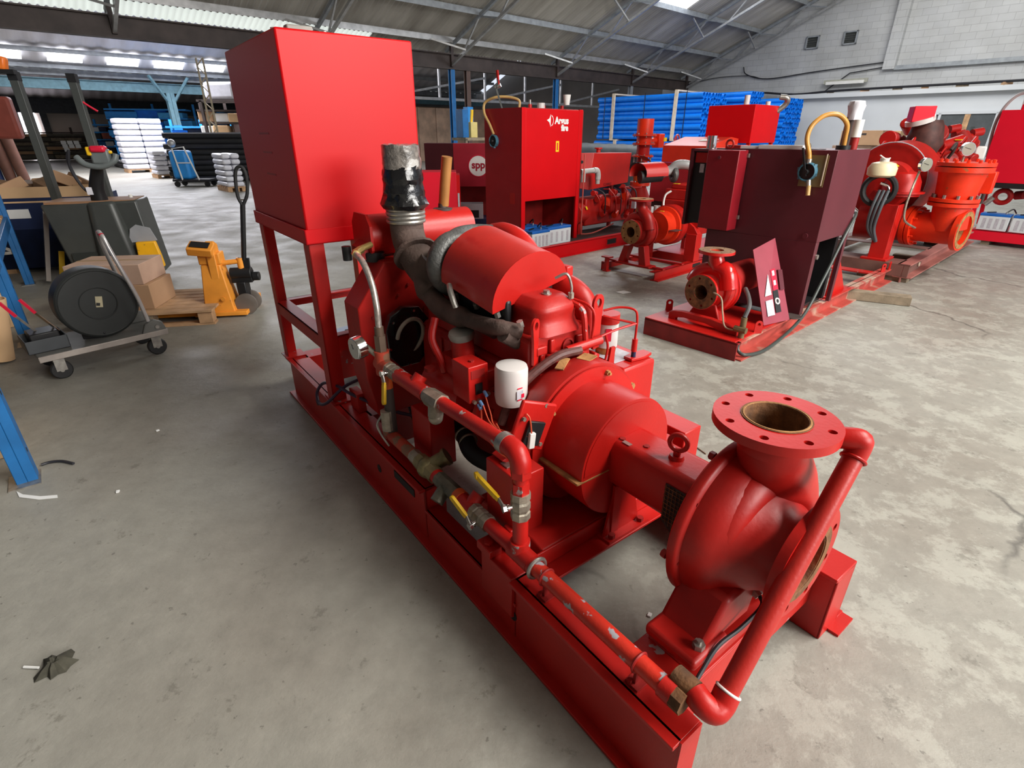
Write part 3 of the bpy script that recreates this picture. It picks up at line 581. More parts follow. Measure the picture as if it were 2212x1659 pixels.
# ---- engine block
blk = MB().prism([(0.33, 0.36), (0.59, 0.36), (0.62, 0.50), (0.62, 0.74), (0.60, 0.76), (0.32, 0.76), (0.30, 0.74), (0.30, 0.50)], 'x', -1.66, -0.945).build('engine_block', REDC, p, 0.010)
for x in (-1.55, -1.40, -1.25, -1.10):
    CY((x, 0.302, 0.60), (x, 0.292, 0.60), 0.028, 'core_plug', REDC, blk, n=20)
    MB().box(x + 0.06, x + 0.075, 0.290, 0.302, 0.42, 0.73).build('block_rib', REDC, blk, 0.004)
MB().prism([(0.35, 0.22), (0.57, 0.22), (0.60, 0.36), (0.32, 0.36)], 'x', -1.60, -1.0).build('oil_sump', REDC, p, 0.012)
hd = MB().prism([(0.315, 0.76), (0.605, 0.76), (0.605, 0.87), (0.59, 0.885), (0.33, 0.885), (0.315, 0.87)], 'x', -1.62, -0.925).build('cylinder_head', REDC, p, 0.008)
# end face details of head
for y, z, sy, sz, d in ((0.36, 0.835, 0.045, 0.03, 0.016), (0.41, 0.84, 0.02, 0.05, 0.014), (0.55, 0.83, 0.05, 0.05, 0.012), (0.47, 0.775, 0.20, 0.012, 0.010), (0.37, 0.80, 0.02, 0.04, 0.01)):
    MB().box(-0.925, -0.925 + d, y - sy/2, y + sy/2, z - sz/2, z + sz/2).build('head_boss', REDC, hd, 0.004)
MB().lathe((-0.926, 0.49, 0.825), ax, [(0, 0.027), (0.008, 0.027), (0.008, 0.020), (0.0015, 0.019), (0.0015, 0.002)], 20, cap=False).build('cored_hole', REDD, hd)
MB().cyl((-0.945, 0.43, 0.70), (-0.925, 0.43, 0.70), 0.011, n=6).build('block_bolt', REDC, blk)
MB().tube(smooth([(-0.925, 0.36, 0.735), (-0.905, 0.365, 0.745), (-0.905, 0.47, 0.752), (-0.925, 0.49, 0.742)], 4), 0.008, 8).build('bridge_pipe', RED, blk)
# rocker cover dome
dome = []
for t, s in ((0, 1.08), (0.012, 1.05), (0.026, 0.96), (0.042, 0.91), (0.06, 0.91), (0.075, 0.94), (0.086, 0.93), (0.094, 0.88), (0.115, 0.66), (0.119, 0.60)):
    hw, hl = 0.105 * s, 0.12 * s
    dome.append([( -1.035 + hl * a, 0.45 + hw * b, 0.880 + t) for a, b in ((1,-.6),(.85,-.88),(.6,-1),(-.6,-1),(-.85,-.88),(-1,-.6),(-1,.6),(-.85,.88),(-.6,1),(.6,1),(.85,.88),(1,.6))])
mb = MB(); vs = [q for r in dome for q in r]; k_ = 12
fs = [(i * k_ + j, i * k_ + (j + 1) % k_, (i + 1) * k_ + (j + 1) % k_, (i + 1) * k_ + j) for i in range(len(dome) - 1) for j in range(k_)] + [tuple((len(dome) - 1) * k_ + j for j in range(k_))]
rc = mb.add(vs, fs).build('rocker_cover', REDC, p, ang=38)
CY((-1.0, 0.45, 0.999), (-1.0, 0.45, 1.012), 0.012, 'cover_nut', STEEL, rc, n=6); CY((-1.0, 0.45, 0.999), (-1.0, 0.45, 1.003), 0.018, 'cover_washer', STEEL, rc)
o = copy_tree(rc, p); o.location = (-0.27, 0, 0); o = copy_tree(rc, p); o.location = (-0.52, 0, 0)
# lifting rings
def liftring(c, tilt, rz):
    r = [(0.026 * math.cos(a), 0.026 * math.sin(a) + 0.055) for a in [R_(-25 + 230 * k / 14) for k in range(15)]]
    o = MB().plate((0, 0, 0), (1, 0, 0), r + [(-0.018, 0.0), (-0.016, -0.08), (0.016, -0.08), (0.018, 0.0)], 0.009, [(0, 0.055, 0.014)], xdir=(0, 1, 0)).build('lifting_ring', RED, p)
    o.location = c; o.rotation_euler = (0, tilt, rz); return o
liftring((-0.917, 0.328, 0.875), 0.0, 0.45); liftring((-0.90, 0.60, 0.895), 0.0, 0.2).scale = (1, 1.25, 1.25)
# ---- exhaust manifold, stack and turbo
man = MB().tube(smooth([(-0.975, 0.32, 0.895), (-1.005, 0.272, 0.910), (-1.07, 0.26, 0.902), (-1.215, 0.26, 0.888), (-1.38, 0.26, 0.885), (-1.49, 0.268, 0.915), (-1.55, 0.285, 0.985), (-1.53, 0.31, 1.04)], 5), [0.025] * 6 + [0.028] * 10 + [0.040] * 10 + [0.055] * 10, 16).build('exhaust_manifold', MANI, p)
for x in (-1.00, -1.13, -1.26, -1.40):
    MB().cyl((x, 0.262, 0.893), (x, 0.325, 0.85), 0.028, n=14).build('manifold_runner', MANI, man)
    CY((x + 0.05, 0.30, 0.925), (x + 0.05, 0.293, 0.945), 0.012, 'manifold_nut', STEEL, man, n=6)
TU(smooth([(-1.30, 0.24, 1.00), (-1.27, 0.225, 0.99), (-1.245, 0.22, 0.965), (-1.235, 0.225, 0.935)]), 0.011, 'oil_return_pipe', STEEL, p)
B(-1.36, -1.05, 0.312, 0.34, 0.885, 0.985, name='dark_gap_block', m=BLACK, p=p, bevel=0.01)  # black box standing in for the dark region under the hood
st_x, st_y = -1.735, 0.305
stk = MB().tube(smooth([(-1.50, 0.31, 0.93), (-1.56, 0.30, 0.985), (-1.62, 0.29, 1.03), (-1.69, 0.298, 1.075), (-1.728, 0.304, 1.12), (st_x, st_y, 1.165)], 5), [0.072] * 10 + [0.070] * 16, 22).build('exhaust_elbow', MANI, p)
MB().plate((-1.645, 0.294, 1.045), (-0.78, 0.1, 0.6), 0.095, 0.012, [(0, 0, 0.05)], 18).build('elbow_flange', MANI, stk)
for i in range(4): MB().ring((st_x, st_y, 1.175 + i * 0.016), (0, 0, 1), 0.073, 0.009, 32, 8).build('bellows_ring', STEEL, stk)
pr = []; random.seed(3)
for i in range(15): 
    t = i / 14; r = [.088, .098, .090, .082, .084, .081, .079, .082, .080, .076, .0735, .074, .073, .072, .0705][i]; pr.append((t * 0.225, r))
mb = MB().lathe((st_x, st_y, 1.225), (0, 0, 1), pr[:11], 30)
mb.v = [(x + random.uniform(-.004, .004), y + random.uniform(-.004, .004), z + random.uniform(-.004, .004)) for x, y, z in mb.v]
wr1 = mb.build('black_tape_wrap', BLACKG, stk, ang=25)
mb = MB().lathe((st_x, st_y, 1.375), (0, 0, 1), [(0, .076), (.02, .0755), (.045, .075), (.06, .0745), (.075, .074), (.088, .073), (.090, .06), (.086, .02)], 30)
mb.v = [(x + random.uniform(-.002, .002), y + random.uniform(-.002, .002), z + random.uniform(-.003, .003)) for x, y, z in mb.v]
mb.build('clear_film_cap', mat('grey_film', (0.16, 0.145, 0.13), 0.22, var=0.6, scale=40, bump=0.8, coat=0.6, col2=(0.42, 0.41, 0.39), thr=0.60, soft=0.05), stk, ang=25)
MB().add([(-1.70, .235, 1.25), (-1.66, .24, 1.235), (-1.665, .245, 1.28), (-1.71, .232, 1.29)], [(0,1,2,3)]).build('loose_tape_end', BLACKG, wr1)
# turbocharger
tc_ = MB(); pts = []; rs = []
for i in range(30):
    t = i / 29; a = -0.6 + t * 5.6; pts.append((-1.435, 0.36 + 0.088 * math.cos(a), 1.045 + 0.088 * math.sin(a))); rs.append(0.026 + 0.026 * t)
tc_.tube(pts, rs, 16); tb = tc_.build('turbocharger', CAST, p, ang=60)
MB().lathe((-1.50, 0.36, 1.045), ax, [(0, .05), (.03, .075), (.06, .08), (.09, .072), (.12, .06), (.14, .055)], 28).build('compressor_body', CAST, tb)
MB().cyl((-1.40, 0.37, 1.04), (-1.33, 0.385, 1.035), 0.07, n=28).build('intake_sleeve', RUB, tb)
MB().tube(smooth([(-1.47, 0.36, 1.12), (-1.50, 0.42, 1.13), (-1.52, 0.50, 1.13), (-1.50, 0.60, 1.12)]), 0.038, 16).build('compressor_outlet', CAST, tb)
bolt_ring(MB(), (-1.385, 0.36, 1.045), ax, 0.082, 6, 0.008, 0.012).build('clamp_bolts', STEEL, tb)
# air cleaner under its hood
hc = Vector((-1.06, 0.430, 0.985)); hb = Vector((-1.39, 0.430, 1.030)); ha = (hb - hc).normalized(); L_ = (hb - hc).length
hood = MB(); n_ = 20; hx = Vector((0, math.cos(0.22), math.sin(0.22))); hz = ha.cross(hx); hz = hz if hz.z > 0 else -hz
def arc(c, r, k0=0, k1=n_): return [c + hx * (r * math.cos(PI - PI * k / n_)) + hz * (r * 0.90 * math.sin(PI * k / n_)) for k in range(k0, k1 + 1)]
a1, b1, a2, b2 = arc(hc, 0.173), arc(hb, 0.173), arc(hc, 0.170), arc(hb, 0.170); n1_ = n_ + 1
hood.add(a1 + b1, [(i, i + 1, n1_ + i + 1, n1_ + i) for i in range(n_)]); hood.add(a2 + b2, [(n1_ + i, n1_ + i + 1, i + 1, i) for i in range(n_)])
hood.add(a1 + b1, []); 
mbh = MB(); mbh.v = list(hood.v); mbh.f = list(hood.f); mbh.add([a1[0], a2[0], b2[0], b1[0]], [(0,1,2,3)]); mbh.add([a1[-1], a2[-1], b2[-1], b1[-1]], [(3,2,1,0)])
ho = mbh.build('air_cleaner_hood', mat('scuffed_hood_red', (0.50, 0.020, 0.014), 0.36, var=0.12, bump=0.1, col2=(0.42, 0.010, 0.008), thr=0.62, soft=0.06, sc2=7), p, ang=40)
MB().add(a1 + [q - ha * 0.003 for q in a1], [tuple(range(n1_)), tuple(range(2 * n1_ - 1, n1_ - 1, -1))] + [(i, n1_ + i, n1_ + (i + 1) % n1_, (i + 1) % n1_) for i in range(n1_)]).build('hood_end_plate', RED, ho)
MB().cyl(hc + ha * 0.02 - hz * 0.015, hb - ha * 0.0 - hz * 0.01, 0.115, n=36).build('air_filter', RUB, ho)
# charge pipe on the right flank
TU(smooth([(-1.52, 0.60, 1.12), (-1.46, 0.61, 1.13), (-1.38, 0.62, 1.115), (-1.32, 0.63, 1.07), (-1.29, 0.63, 1.01)], 7), 0.042, 'charge_pipe', RED, p, 18)
TU(smooth([(-1.19, 0.58, 1.00), (-1.115, 0.60, 0.995), (-1.04, 0.62, 0.975), (-0.995, 0.635, 0.93), (-0.98, 0.64, 0.86), (-0.98, 0.62, 0.78)], 7), 0.045, 'intake_pipe', REDC, p, 18)
B(-1.45, -1.0, 0.62, 0.66, 0.84, 0.90, name='intake_rail', m=REDC, p=p, bevel=0.01)
for x, z in ((-1.16, 1.045), (-1.09, 1.035)): MB().obox((x, 0.62, z), 0.05, 0.035, 0.05).build('pipe_clamp_lug', RED, p, 0.006)
# steel injector tubes
def fuel_line(pts, r=0.0045, m=RED, nm='fuel_line'): return TU(smooth(pts, 5), r, nm, m, p, 8)
fuel_line([(-0.98, 0.47, 1.055), (-0.955, 0.50, 1.07), (-0.945, 0.515, 1.03), (-0.945, 0.515, 0.99)], 0.005, STEEL)
CY((-0.945, 0.515, 0.985), (-0.945, 0.515, 1.005), 0.011, 'line_union', BRASS, p, n=6)
fuel_line([(-0.96, 0.53, 0.98), (-0.90, 0.555, 0.965), (-0.875, 0.565, 0.93), (-0.875, 0.56, 0.85)], 0.005)
fuel_line([(-0.95, 0.52, 0.97), (-0.90, 0.53, 0.95), (-0.885, 0.535, 0.87), (-0.885, 0.55, 0.78), (-0.87, 0.57, 0.73)], 0.011, REDW, 'coolant_hose')
fuel_line([(-0.93, 0.67, 0.915), (-0.90, 0.72, 0.925), (-0.86, 0.755, 0.92), (-0.845, 0.76, 0.89), (-0.845, 0.76, 0.80)])
fuel_line([(-0.875, 0.57, 0.84), (-0.86, 0.66, 0.86), (-0.845, 0.76, 0.87)])
fuel_line([(-0.93, 0.67, 0.895), (-0.90, 0.70, 0.885), (-0.85, 0.755, 0.87)])
fuel_line([(-0.865, 0.62, 0.85), (-0.86, 0.63, 0.80), (-0.86, 0.62, 0.74)])
MB().cyl((-0.845, 0.76, 0.76), (-0.845, 0.76, 0.81), 0.011, n=12).build('line_sleeve', RED, p); MB().cyl((-0.845, 0.76, 0.70), (-0.845, 0.76, 0.76), 0.009, n=12).build('blue_sleeve', NAVY, p)
gf = MB().cyl((-0.965, 0.735, 0.755), (-0.965, 0.735, 0.85), 0.044, n=26).build('fuel_filter', WPAINT, p)
MB().lathe((-0.965, 0.735, 0.700), (0, 0, 1), [(0, 0.025), (0.01, 0.036), (0.055, 0.043)], 24).build('amber_bowl', GLASSA, gf); MB().cyl((-0.965, 0.735, 0.85), (-0.965, 0.735, 0.885), 0.046, n=24).build('filter_head', RED, gf)
MB().obox((-0.93, 0.708, 0.81), 0.002, 0.022, 0.05, rz=-0.6).build('red_print', LBLR, gf)
# oil filter, grey cap, starter, solenoid box
of = MB().lathe((-0.925, 0.238, 0.672), (0.02, 0, 1), [(0, 0.034), (0.006, 0.052), (0.03, 0.056), (0.128, 0.056), (0.140, 0.052), (0.145, 0.034)], 32).build('oil_filter', WPAINT, p)
MB().obox((-0.868, 0.232, 0.725), 0.0015, 0.026, 0.030).build('printed_panel', LBLG, of)
MB().obox((-0.8672, 0.243, 0.720), 0.0015, 0.012, 0.014).build('red_square', LBLR, of)
for k in range(2): MB().obox((-0.8675, 0.232, 0.707 - k * 0.042 + 0.042), 0.001, 0.020, 0.004).build('print_line', LBLR, of)
MB().lathe((-1.235, 0.245, 0.815), (0.05, -0.15, 1), [(0, 0.046), (0.015, 0.050), (0.026, 0.046), (0.030, 0.03)], 30).build('filler_cap', GREYF, p)
MB().cyl((-1.235, 0.25, 0.70), (-1.235, 0.245, 0.82), 0.043, n=24).build('filler_neck', REDC, p)
B(-1.34, -1.08, 0.20, 0.305, 0.66, 0.735, name='pump_bracket', m=REDC, p=p, bevel=0.008)
sm_ = MB().lathe((-1.42, 0.215, 0.60), ax, [(0, 0.03), (0.008, 0.062), (0.03, 0.068), (0.20, 0.068), (0.215, 0.06), (0.26, 0.055), (0.262, 0.03)], 32).build('starter_motor', RED, p)
TU(smooth([(-1.30, 0.20, 0.665), (-1.31, 0.19, 0.72), (-1.33, 0.17, 0.80), (-1.35, 0.20, 0.87)]), 0.015, 'breather_stem', RED, p)
CY((-1.325, 0.150, 0.675), (-1.325, 0.150, 0.690), 0.022, 'threaded_boss', REDD, p)
sb = MB().box(-1.115, -1.01, 0.125, 0.205, 0.665, 0.80).build('solenoid_box', RED, p, 0.003)
MB().box(-1.012, -1.0085, 0.135, 0.19, 0.755, 0.785).build('dark_label', REDD, sb); MB().box(-1.0085, -1.006, 0.150, 0.178, 0.695, 0.735).build('terminal_recess', BLACK, sb)
CY((-1.05, 0.165, 0.80), (-1.05, 0.165, 0.806), 0.009, 'box_screw', REDD, sb, n=8)
for x, y, z in ((-1.007, 0.14, 0.672), (-1.007, 0.16, 0.672), (-1.007, 0.197, 0.69)): MB().cyl((x, y, z), (x + 0.012, y, z), 0.007, n=6).build('bolt_head', BRASS, sb)
MB().prism([(0.13, 0.60), (0.20, 0.56), (0.22, 0.62), (0.16, 0.665)], 'x', -1.02, -1.0).build('bracket_plate', REDC, p)
MB().cyl((-1.03, 0.17, 0.57), (-0.93, 0.19, 0.575), 0.035, n=20).build('actuator_body', REDC, p)
# terminal plate with black relay & white connector
tp = MB().obox((-0.735, 0.175, 0.69), 0.016, 0.13, 0.16, rz=-0.15, rx=-0.35).build('terminal_plate', RED, p, 0.006)
MB().obox((-0.722, 0.17, 0.67), 0.012, 0.06, 0.08, rz=-0.15, rx=-0.35).build('relay', BLACK, tp, 0.002)
MB().obox((-0.712, 0.155, 0.655), 0.014, 0.020, 0.052, rz=-0.15, rx=-0.1).build('white_connector', WHITE, tp, 0.002)
for y, z in ((0.215, 0.66), (0.13, 0.64), (0.195, 0.53)): CY((-0.728, y + .005, z + .09), (-0.72, y + .005, z + .09), 0.007, 'plate_screw', BRASS, tp, n=6)
for pts in ([(-0.93, 0.125, 0.70), (-0.86, 0.11, 0.66), (-0.79, 0.13, 0.645), (-0.72, 0.145, 0.67)], [(-0.93, 0.118, 0.69), (-0.88, 0.095, 0.62), (-0.80, 0.11, 0.60), (-0.725, 0.14, 0.66)],
            [(-0.975, 0.165, 0.71), (-0.93, 0.155, 0.66), (-0.86, 0.13, 0.64), (-0.73, 0.145, 0.665)], [(-0.712, 0.155, 0.68), (-0.715, 0.15, 0.73), (-0.725, 0.145, 0.745)],
            [(-0.86, 0.13, 0.655), (-0.77, 0.115, 0.62), (-0.715, 0.15, 0.60)], [(-0.86, 0.10, 0.60), (-0.79, 0.11, 0.575), (-0.73, 0.14, 0.58)]):
    TU(smooth(pts, 6), 0.0026, 'control_wire', WIRE, p, 6)
for q in ((-0.945, 0.125, 0.703), (-0.945, 0.118, 0.693), (-0.978, 0.165, 0.715)): MB().cyl(q, (q[0] + 0.02, q[1] - 0.003, q[2] - 0.008), 0.006, n=10).build('blue_crimp', mat('crimp_blue', (0.10, 0.20, 0.38), 0.4), p)
# cable harness arching over the housing
TU(smooth([(-0.93, 0.20, 0.60), (-0.92, 0.23, 0.68), (-0.90, 0.30, 0.76), (-0.88, 0.40, 0.815), (-0.87, 0.50, 0.82)], 7), 0.016, 'cable_conduit', mat('ribbed_conduit', (0.10, 0.035, 0.03), 0.5, var=0.3, scale=60), p)
CY((-0.885, 0.45, 0.822), (-0.87, 0.60, 0.835), 0.017, 'conduit_end', RED, p)
# ---- radiator cowl / heat exchanger / header tank at the rear of the engine
rad = MB().prism([(0.10, 0.30), (0.84, 0.30), (0.84, 0.92), (0.74, 1.01), (0.20, 1.01), (0.06, 0.83), (0.06, 0.50)], 'x', -1.92, -1.76).build('fan_cowl', REDC, p, 0.006)
for y, z in ((0.30, 0.90), (0.25, 0.86), (0.12, 0.78)): CY((-1.761, y, z), (-1.752, y, z), 0.007, 'cowl_screw', REDD, rad, n=6)
ht = MB().cyl((-1.91, 0.185, 1.10), (-1.89, 0.70, 1.10), 0.088, n=36).build('header_tank', RED, p, ang=30)
MB().prism([(-0.095, -0.05), (-0.06, -0.095), (0.06, -0.095), (0.095, -0.05), (0.095, 0.05), (0.06, 0.095), (-0.06, 0.095), (-0.095, 0.05)], 'y', 0.0, 0.012).build('octagonal_end_plate', RED, ht).location = (-1.912, 0.175, 1.10)
MB().lathe((-1.90, 0.58, 1.18), (0, 0, 1), [(0, 0.045), (0.008, 0.045), (0.012, 0.022), (0.03, 0.020)], 20).build('filler_neck', DARKST, ht)
MB().tube([(-1.90, 0.585, 1.20), (-1.885, 0.59, 1.30), (-1.865, 0.595, 1.41)], 0.024, 14).build('taped_pipe_stub', mat('brown_tape', (0.36, 0.16, 0.045), 0.4, var=0.15, scale=10), ht)
MB().lathe((-1.86, 0.20, 1.00), (0, 0, 1), [(0, 0.04), (0.02, 0.045), (0.035, 0.045), (0.04, 0.04)], 20).build('black_cap', BLACK, p)
MB().prism([(0.14, 1.01), (0.20, 1.01), (0.20, 1.10), (0.14, 1.06)], 'x', -1.95, -1.85).build('tank_bracket', REDD, p)
# fan guard opening with black duct sheet and its hose loop
fs_ = MB().prism([(0.135, 0.74), (0.16, 0.80), (0.22, 0.83), (0.30, 0.82), (0.34, 0.76), (0.34, 0.62), (0.28, 0.56), (0.19, 0.56), (0.14, 0.62)], 'x', -1.70, -1.665).build('black_fan_shield', BLACKG, p, 0.004)
TU([(-1.645 + 0.03 * math.sin(a), 0.235 + 0.062 * math.cos(a), 0.705 + 0.085 * math.sin(a)) for a in [R_(-110 + 290 * k / 24) for k in range(25)]][::-1] , 0.0085, 'hose_loop', mat('grey_hose', (0.33, 0.29, 0.24), 0.5, var=0.15), fs_)
for a in (0.3, 1.3, 2.4, 3.4, 4.6, 5.5): CY((-1.664, 0.24 + 0.10 * math.cos(a), 0.69 + 0.125 * math.sin(a)), (-1.655, 0.24 + 0.10 * math.cos(a), 0.69 + 0.125 * math.sin(a)), 0.006, 'shield_screw', CHROME, fs_, n=6)
B(-1.76, -1.62, 0.36, 0.60, 0.40, 0.80, name='fan_hub_cover', m=REDC, p=p, bevel=0.02)
# ---- engine mounts (boxes beside the left rail)
mt = MB().box(-0.86, -0.70, 0.085, 0.20, 0.262, 0.545).build('front_mount', RED, p, 0.004)
MB().prism([(0.12, 0.545), (0.24, 0.58), (0.24, 0.61), (0.10, 0.56)], 'x', -0.85, -0.79).build('mount_arm', RED, mt, 0.003)
MB().box(-0.80, -0.765, 0.10, 0.125, 0.546, 0.550).build('shim', STEEL, mt); CY((-0.76, 0.15, 0.565), (-0.76, 0.15, 0.60), 0.012, 'mount_bolt', STEEL, mt, n=6)
mb_ = MB().box(-1.42, -1.27, 0.10, 0.215, 0.262, 0.50).build('rear_mount', RED, p, 0.004)
mt2 = MB().box(-0.80, -0.60, 0.80, 0.90, 0.262, 0.50).build('front_mount', RED, p, 0.004)
# rubber hose with clips below the starter
hs = TU(smooth([(-1.36, 0.30, 0.40), (-1.26, 0.25, 0.385), (-1.13, 0.21, 0.37), (-0.98, 0.24, 0.37)]), 0.034, 'coolant_hose', RUB, p, 16)
for x, y in ((-1.255, 0.248), (-1.20, 0.232)): MB().ring((x, y, 0.384), (0.97, -0.25, -0.1), 0.035, 0.005, 24, 6).build('hose_clip', BRASS, hs)
# ---- raw water pipework
PR = 0.024
lp = MB().cyl((-0.06, 0.045, 0.335), (-0.565, 0.045, 0.335), PR, n=24).build('lower_pipe', mat('chipped_pipe_red', (0.58, 0.03, 0.015), 0.4, var=0.12, bump=0.2, col2=(0.38, 0.37, 0.40), thr=0.565, soft=0.015, sc2=16), p)
MB().cyl((-0.05, 0.045, 0.335), (-0.022, 0.045, 0.335), 0.029, n=8).build('rusty_union', RUST, lp); MB().cyl((-0.083, 0.045, 0.335), (-0.05, 0.045, 0.335), 0.029, n=24).build('pipe_socket', REDW, lp)
for x in (-0.155, -0.50):
    MB().ring((x, 0.045, 0.335), (1, 0, 0), 0.026, 0.004, 24, 6).box(x - 0.02, x + 0.02, 0.025, 0.065, 0.262, 0.268).box(x - 0.004, x + 0.004, 0.035, 0.055, 0.262, 0.31).build('pipe_clip', REDD, lp)
    CY((x - 0.008, 0.028, 0.262), (x - 0.008, 0.028, 0.28), 0.006, 'clip_bolt', REDD, lp, n=6)
# tee and vertical valve leg
MB().cyl((-0.565, 0.045, 0.335), (-0.66, 0.045, 0.335), 0.031, n=24).cyl((-0.625, 0.045, 0.335), (-0.625, 0.045, 0.385), 0.031, n=24).build('tee', REDW, p)
MB().ring((-0.545, 0.045, 0.335), (1, 0, 0), 0.032, 0.006, 24, 8).build('bare_coupling_ring', STEEL, p)
CY((-0.545, 0.045, 0.335), (-0.57, 0.045, 0.335), 0.030, 'coupling', REDW, p)
CY((-0.625, 0.045, 0.38), (-0.625, 0.045, 0.485), PR, 'riser_pipe', RED, p)
def ball_valve(c, d, hd_, grip, handle_dir, lever=0.10):
    c = Vector(c); d = Vector(d).normalized(); h = Vector(hd_).normalized(); k = Vector(handle_dir).normalized()
    v = MB().lathe(c - d * 0.045, d, [(0, 0.025), (0.0, 0.030), (0.022, 0.030), (0.026, 0.026), (0.036, 0.030), (0.056, 0.030), (0.064, 0.026), (0.068, 0.030), (0.09, 0.030)], 8, cap=True).build('ball_valve', BRASS, p, ang=20)
    s0 = c + h * 0.028; s1 = c + h * 0.055
    MB().cyl(s0, s1, 0.008, n=12).cyl(s1 - h * 0.008, s1 + h * 0.002, 0.013, n=6).cyl(s1 - h * 0.018, s1 - h * 0.012, 0.012, n=12).build('valve_stem', CHROME, v)
    a = s1 - h * 0.004; b = a + k * 0.035; e = b + k * (lever - 0.035) + h * 0.02
    MB().bar(a, b, 0.020, 0.0035, up=h).build('lever', STEEL, v)
    MB().bar(b, b + (e - b) * 0.15, 0.022, 0.008, up=h).bar(b + (e - b) * 0.12, e, 0.023, 0.010, up=h).cyl(e - h * 0.005, e + h * 0.005, 0.0115, n=14).build('yellow_grip', YEL, v)
    return v
ball_valve((-0.625, 0.045, 0.52), (0, 0, 1), (-0.25, -1, 0.0), YEL, (-0.85, 0.05, 0.38), 0.13)
MB().cyl((-0.625, 0.045, 0.565), (-0.625, 0.045, 0.60), 0.027, n=6).build('hex_union', REDW, p); MB().cyl((-0.625, 0.045, 0.60), (-0.625, 0.045, 0.625), 0.023, n=20).build('nipple', REDW, p)
MB().cyl((-0.625, 0.045, 0.622), (-0.625, 0.045, 0.65), 0.032, n=6).build('hex_union', REDW, p)
el = smooth([(-0.625, 0.045, 0.645), (-0.627, 0.045, 0.668), (-0.642, 0.045, 0.688), (-0.664, 0.045, 0.694), (-0.69, 0.045, 0.694)], 5)
MB().tube(el, 0.031, 20).build('elbow', RED, p)
up = MB().cyl((-0.685, 0.045, 0.694), (-1.14, 0.045, 0.672), PR, n=24).build('upper_pipe', REDW, p)
MB().cyl((-0.685, 0.045, 0.694), (-0.712, 0.045, 0.6935), 0.032, n=24).build('bare_socket', STEEL, up)
_before = set(p.children)
MB().cyl((-1.13, 0.045, 0.672), (-1.22, 0.045, 0.668), 0.034, n=8).build('grey_union', BRASS, p)
MB().cyl((-1.175, 0.045, 0.67), (-1.165, 0.035, 0.615), 0.027, n=14).sphere((-1.165, 0.035, 0.61), 0.026).build('strainer_bowl', BRASS, p)
MB().cyl((-1.22, 0.045, 0.668), (-1.29, 0.045, 0.665), 0.026, n=20).build('white_thread_pipe', STEEL, p)
MB().cyl((-1.24, 0.045, 0.667), (-1.46, 0.045, 0.66), 0.029, n=20).cyl((-1.33, 0.045, 0.665), (-1.33, 0.075, 0.70), 0.026, n=16).build('tee', REDW, p)
ball_valve((-1.50, 0.045, 0.66), (1, 0, 0), (0, -1, 0.15), YEL, (0.35, 0.0, -0.95), 0.11)
MB().cyl((-1.54, 0.045, 0.66), (-1.63, 0.045, 0.66), 0.030, n=16).cyl((-1.60, 0.045, 0.62), (-1.60, 0.045, 0.72), 0.030, n=16).build('cross_fitting', mat('rusty_red', (0.42, 0.05, 0.025), 0.6, var=0.3, bump=0.4, col2=(0.25, 0.12, 0.07), thr=0.56), p)
# pressure gauge
gg = MB().cyl((-1.66, -0.005, 0.735), (-1.655, -0.045, 0.73), 0.046, n=36).build('pressure_gauge', CHROME, p, 0.003)
MB().cyl((-1.655, -0.045, 0.73), (-1.6548, -0.0468, 0.73), 0.041, n=32).build('gauge_dial', GAUGEF, gg); MB().bar((-1.655, -0.0475, 0.73), (-1.672, -0.0475, 0.755), 0.004, 0.001).build('gauge_needle', BLACK, gg)
CY((-1.655, 0.0, 0.735), (-1.60, 0.03, 0.70), 0.012, 'gauge_stem', BRASS, gg)
for _o in set(p.children) - _before: _o.location.x += 0.075
# braided hose from the fitting up to the tank outlet
MB().cyl((-1.525, 0.045, 0.72), (-1.525, 0.045, 0.785), 0.024, n=6).cyl((-1.525, 0.045, 0.78), (-1.525, 0.045, 0.82), 0.018, n=16).build('hose_tail', mat('dull_fitting', (0.16, 0.11, 0.08), 0.5, metal=0.5), p)
TU(smooth([(-1.525, 0.045, 0.81), (-1.535, 0.05, 0.90), (-1.57, 0.055, 0.98), (-1.64, 0.06, 1.045), (-1.73, 0.07, 1.065)], 7), 0.0125, 'braided_hose', mat('steel_braid', (0.48, 0.42, 0.38), 0.35, metal=0.7, var=0.3, scale=80), p, 12)
MB().cyl((-1.725, 0.07, 1.065), (-1.75, 0.075, 1.065), 0.018, n=6).cyl((-1.75, 0.075, 1.065), (-1.79, 0.12, 1.07), 0.016, n=6).cyl((-1.78, 0.10, 1.07), (-1.81, 0.17, 1.08), 0.013, n=10).build('brass_fitting', mat('brass', (0.45, 0.33, 0.12), 0.35, metal=0.8), p)
MB().cyl((-1.94, 0.11, 1.0), (-1.94, 0.11, 1.06), 0.02, n=12).build('tank_outlet', BLACK, p)
# drop leg behind, lower valve train with green-brass strainer and second yellow valve
_before = set(p.children)
MB().cyl((-1.56, 0.048, 0.655), (-1.555, 0.048, 0.56), 0.022, n=16).build('drop_pipe', mat('orange_drop', (0.50, 0.08, 0.015), 0.5, var=0.2), p)
MB().cyl((-1.555, 0.048, 0.56), (-1.555, 0.048, 0.345), 0.022, n=16).build('drop_pipe', DARKST, p)
MB().cyl((-1.555, 0.03, 0.46), (-1.555, 0.03, 0.37), 0.026, n=8).build('solenoid_valve', BRASS, p)
TU(smooth([(-1.56, 0.01, 0.44), (-1.57, -0.01, 0.40), (-1.56, 0.0, 0.35), (-1.54, 0.02, 0.30)]), 0.005, 'lever_wire', STEEL, p)
MB().cyl((-1.575, 0.045, 0.325), (-1.575, 0.045, 0.365), 0.030, n=16).cyl((-1.575, 0.045, 0.335), (-1.34, 0.045, 0.335), 0.026, n=16).build('lower_tee', MAT['rusty_red'], p)
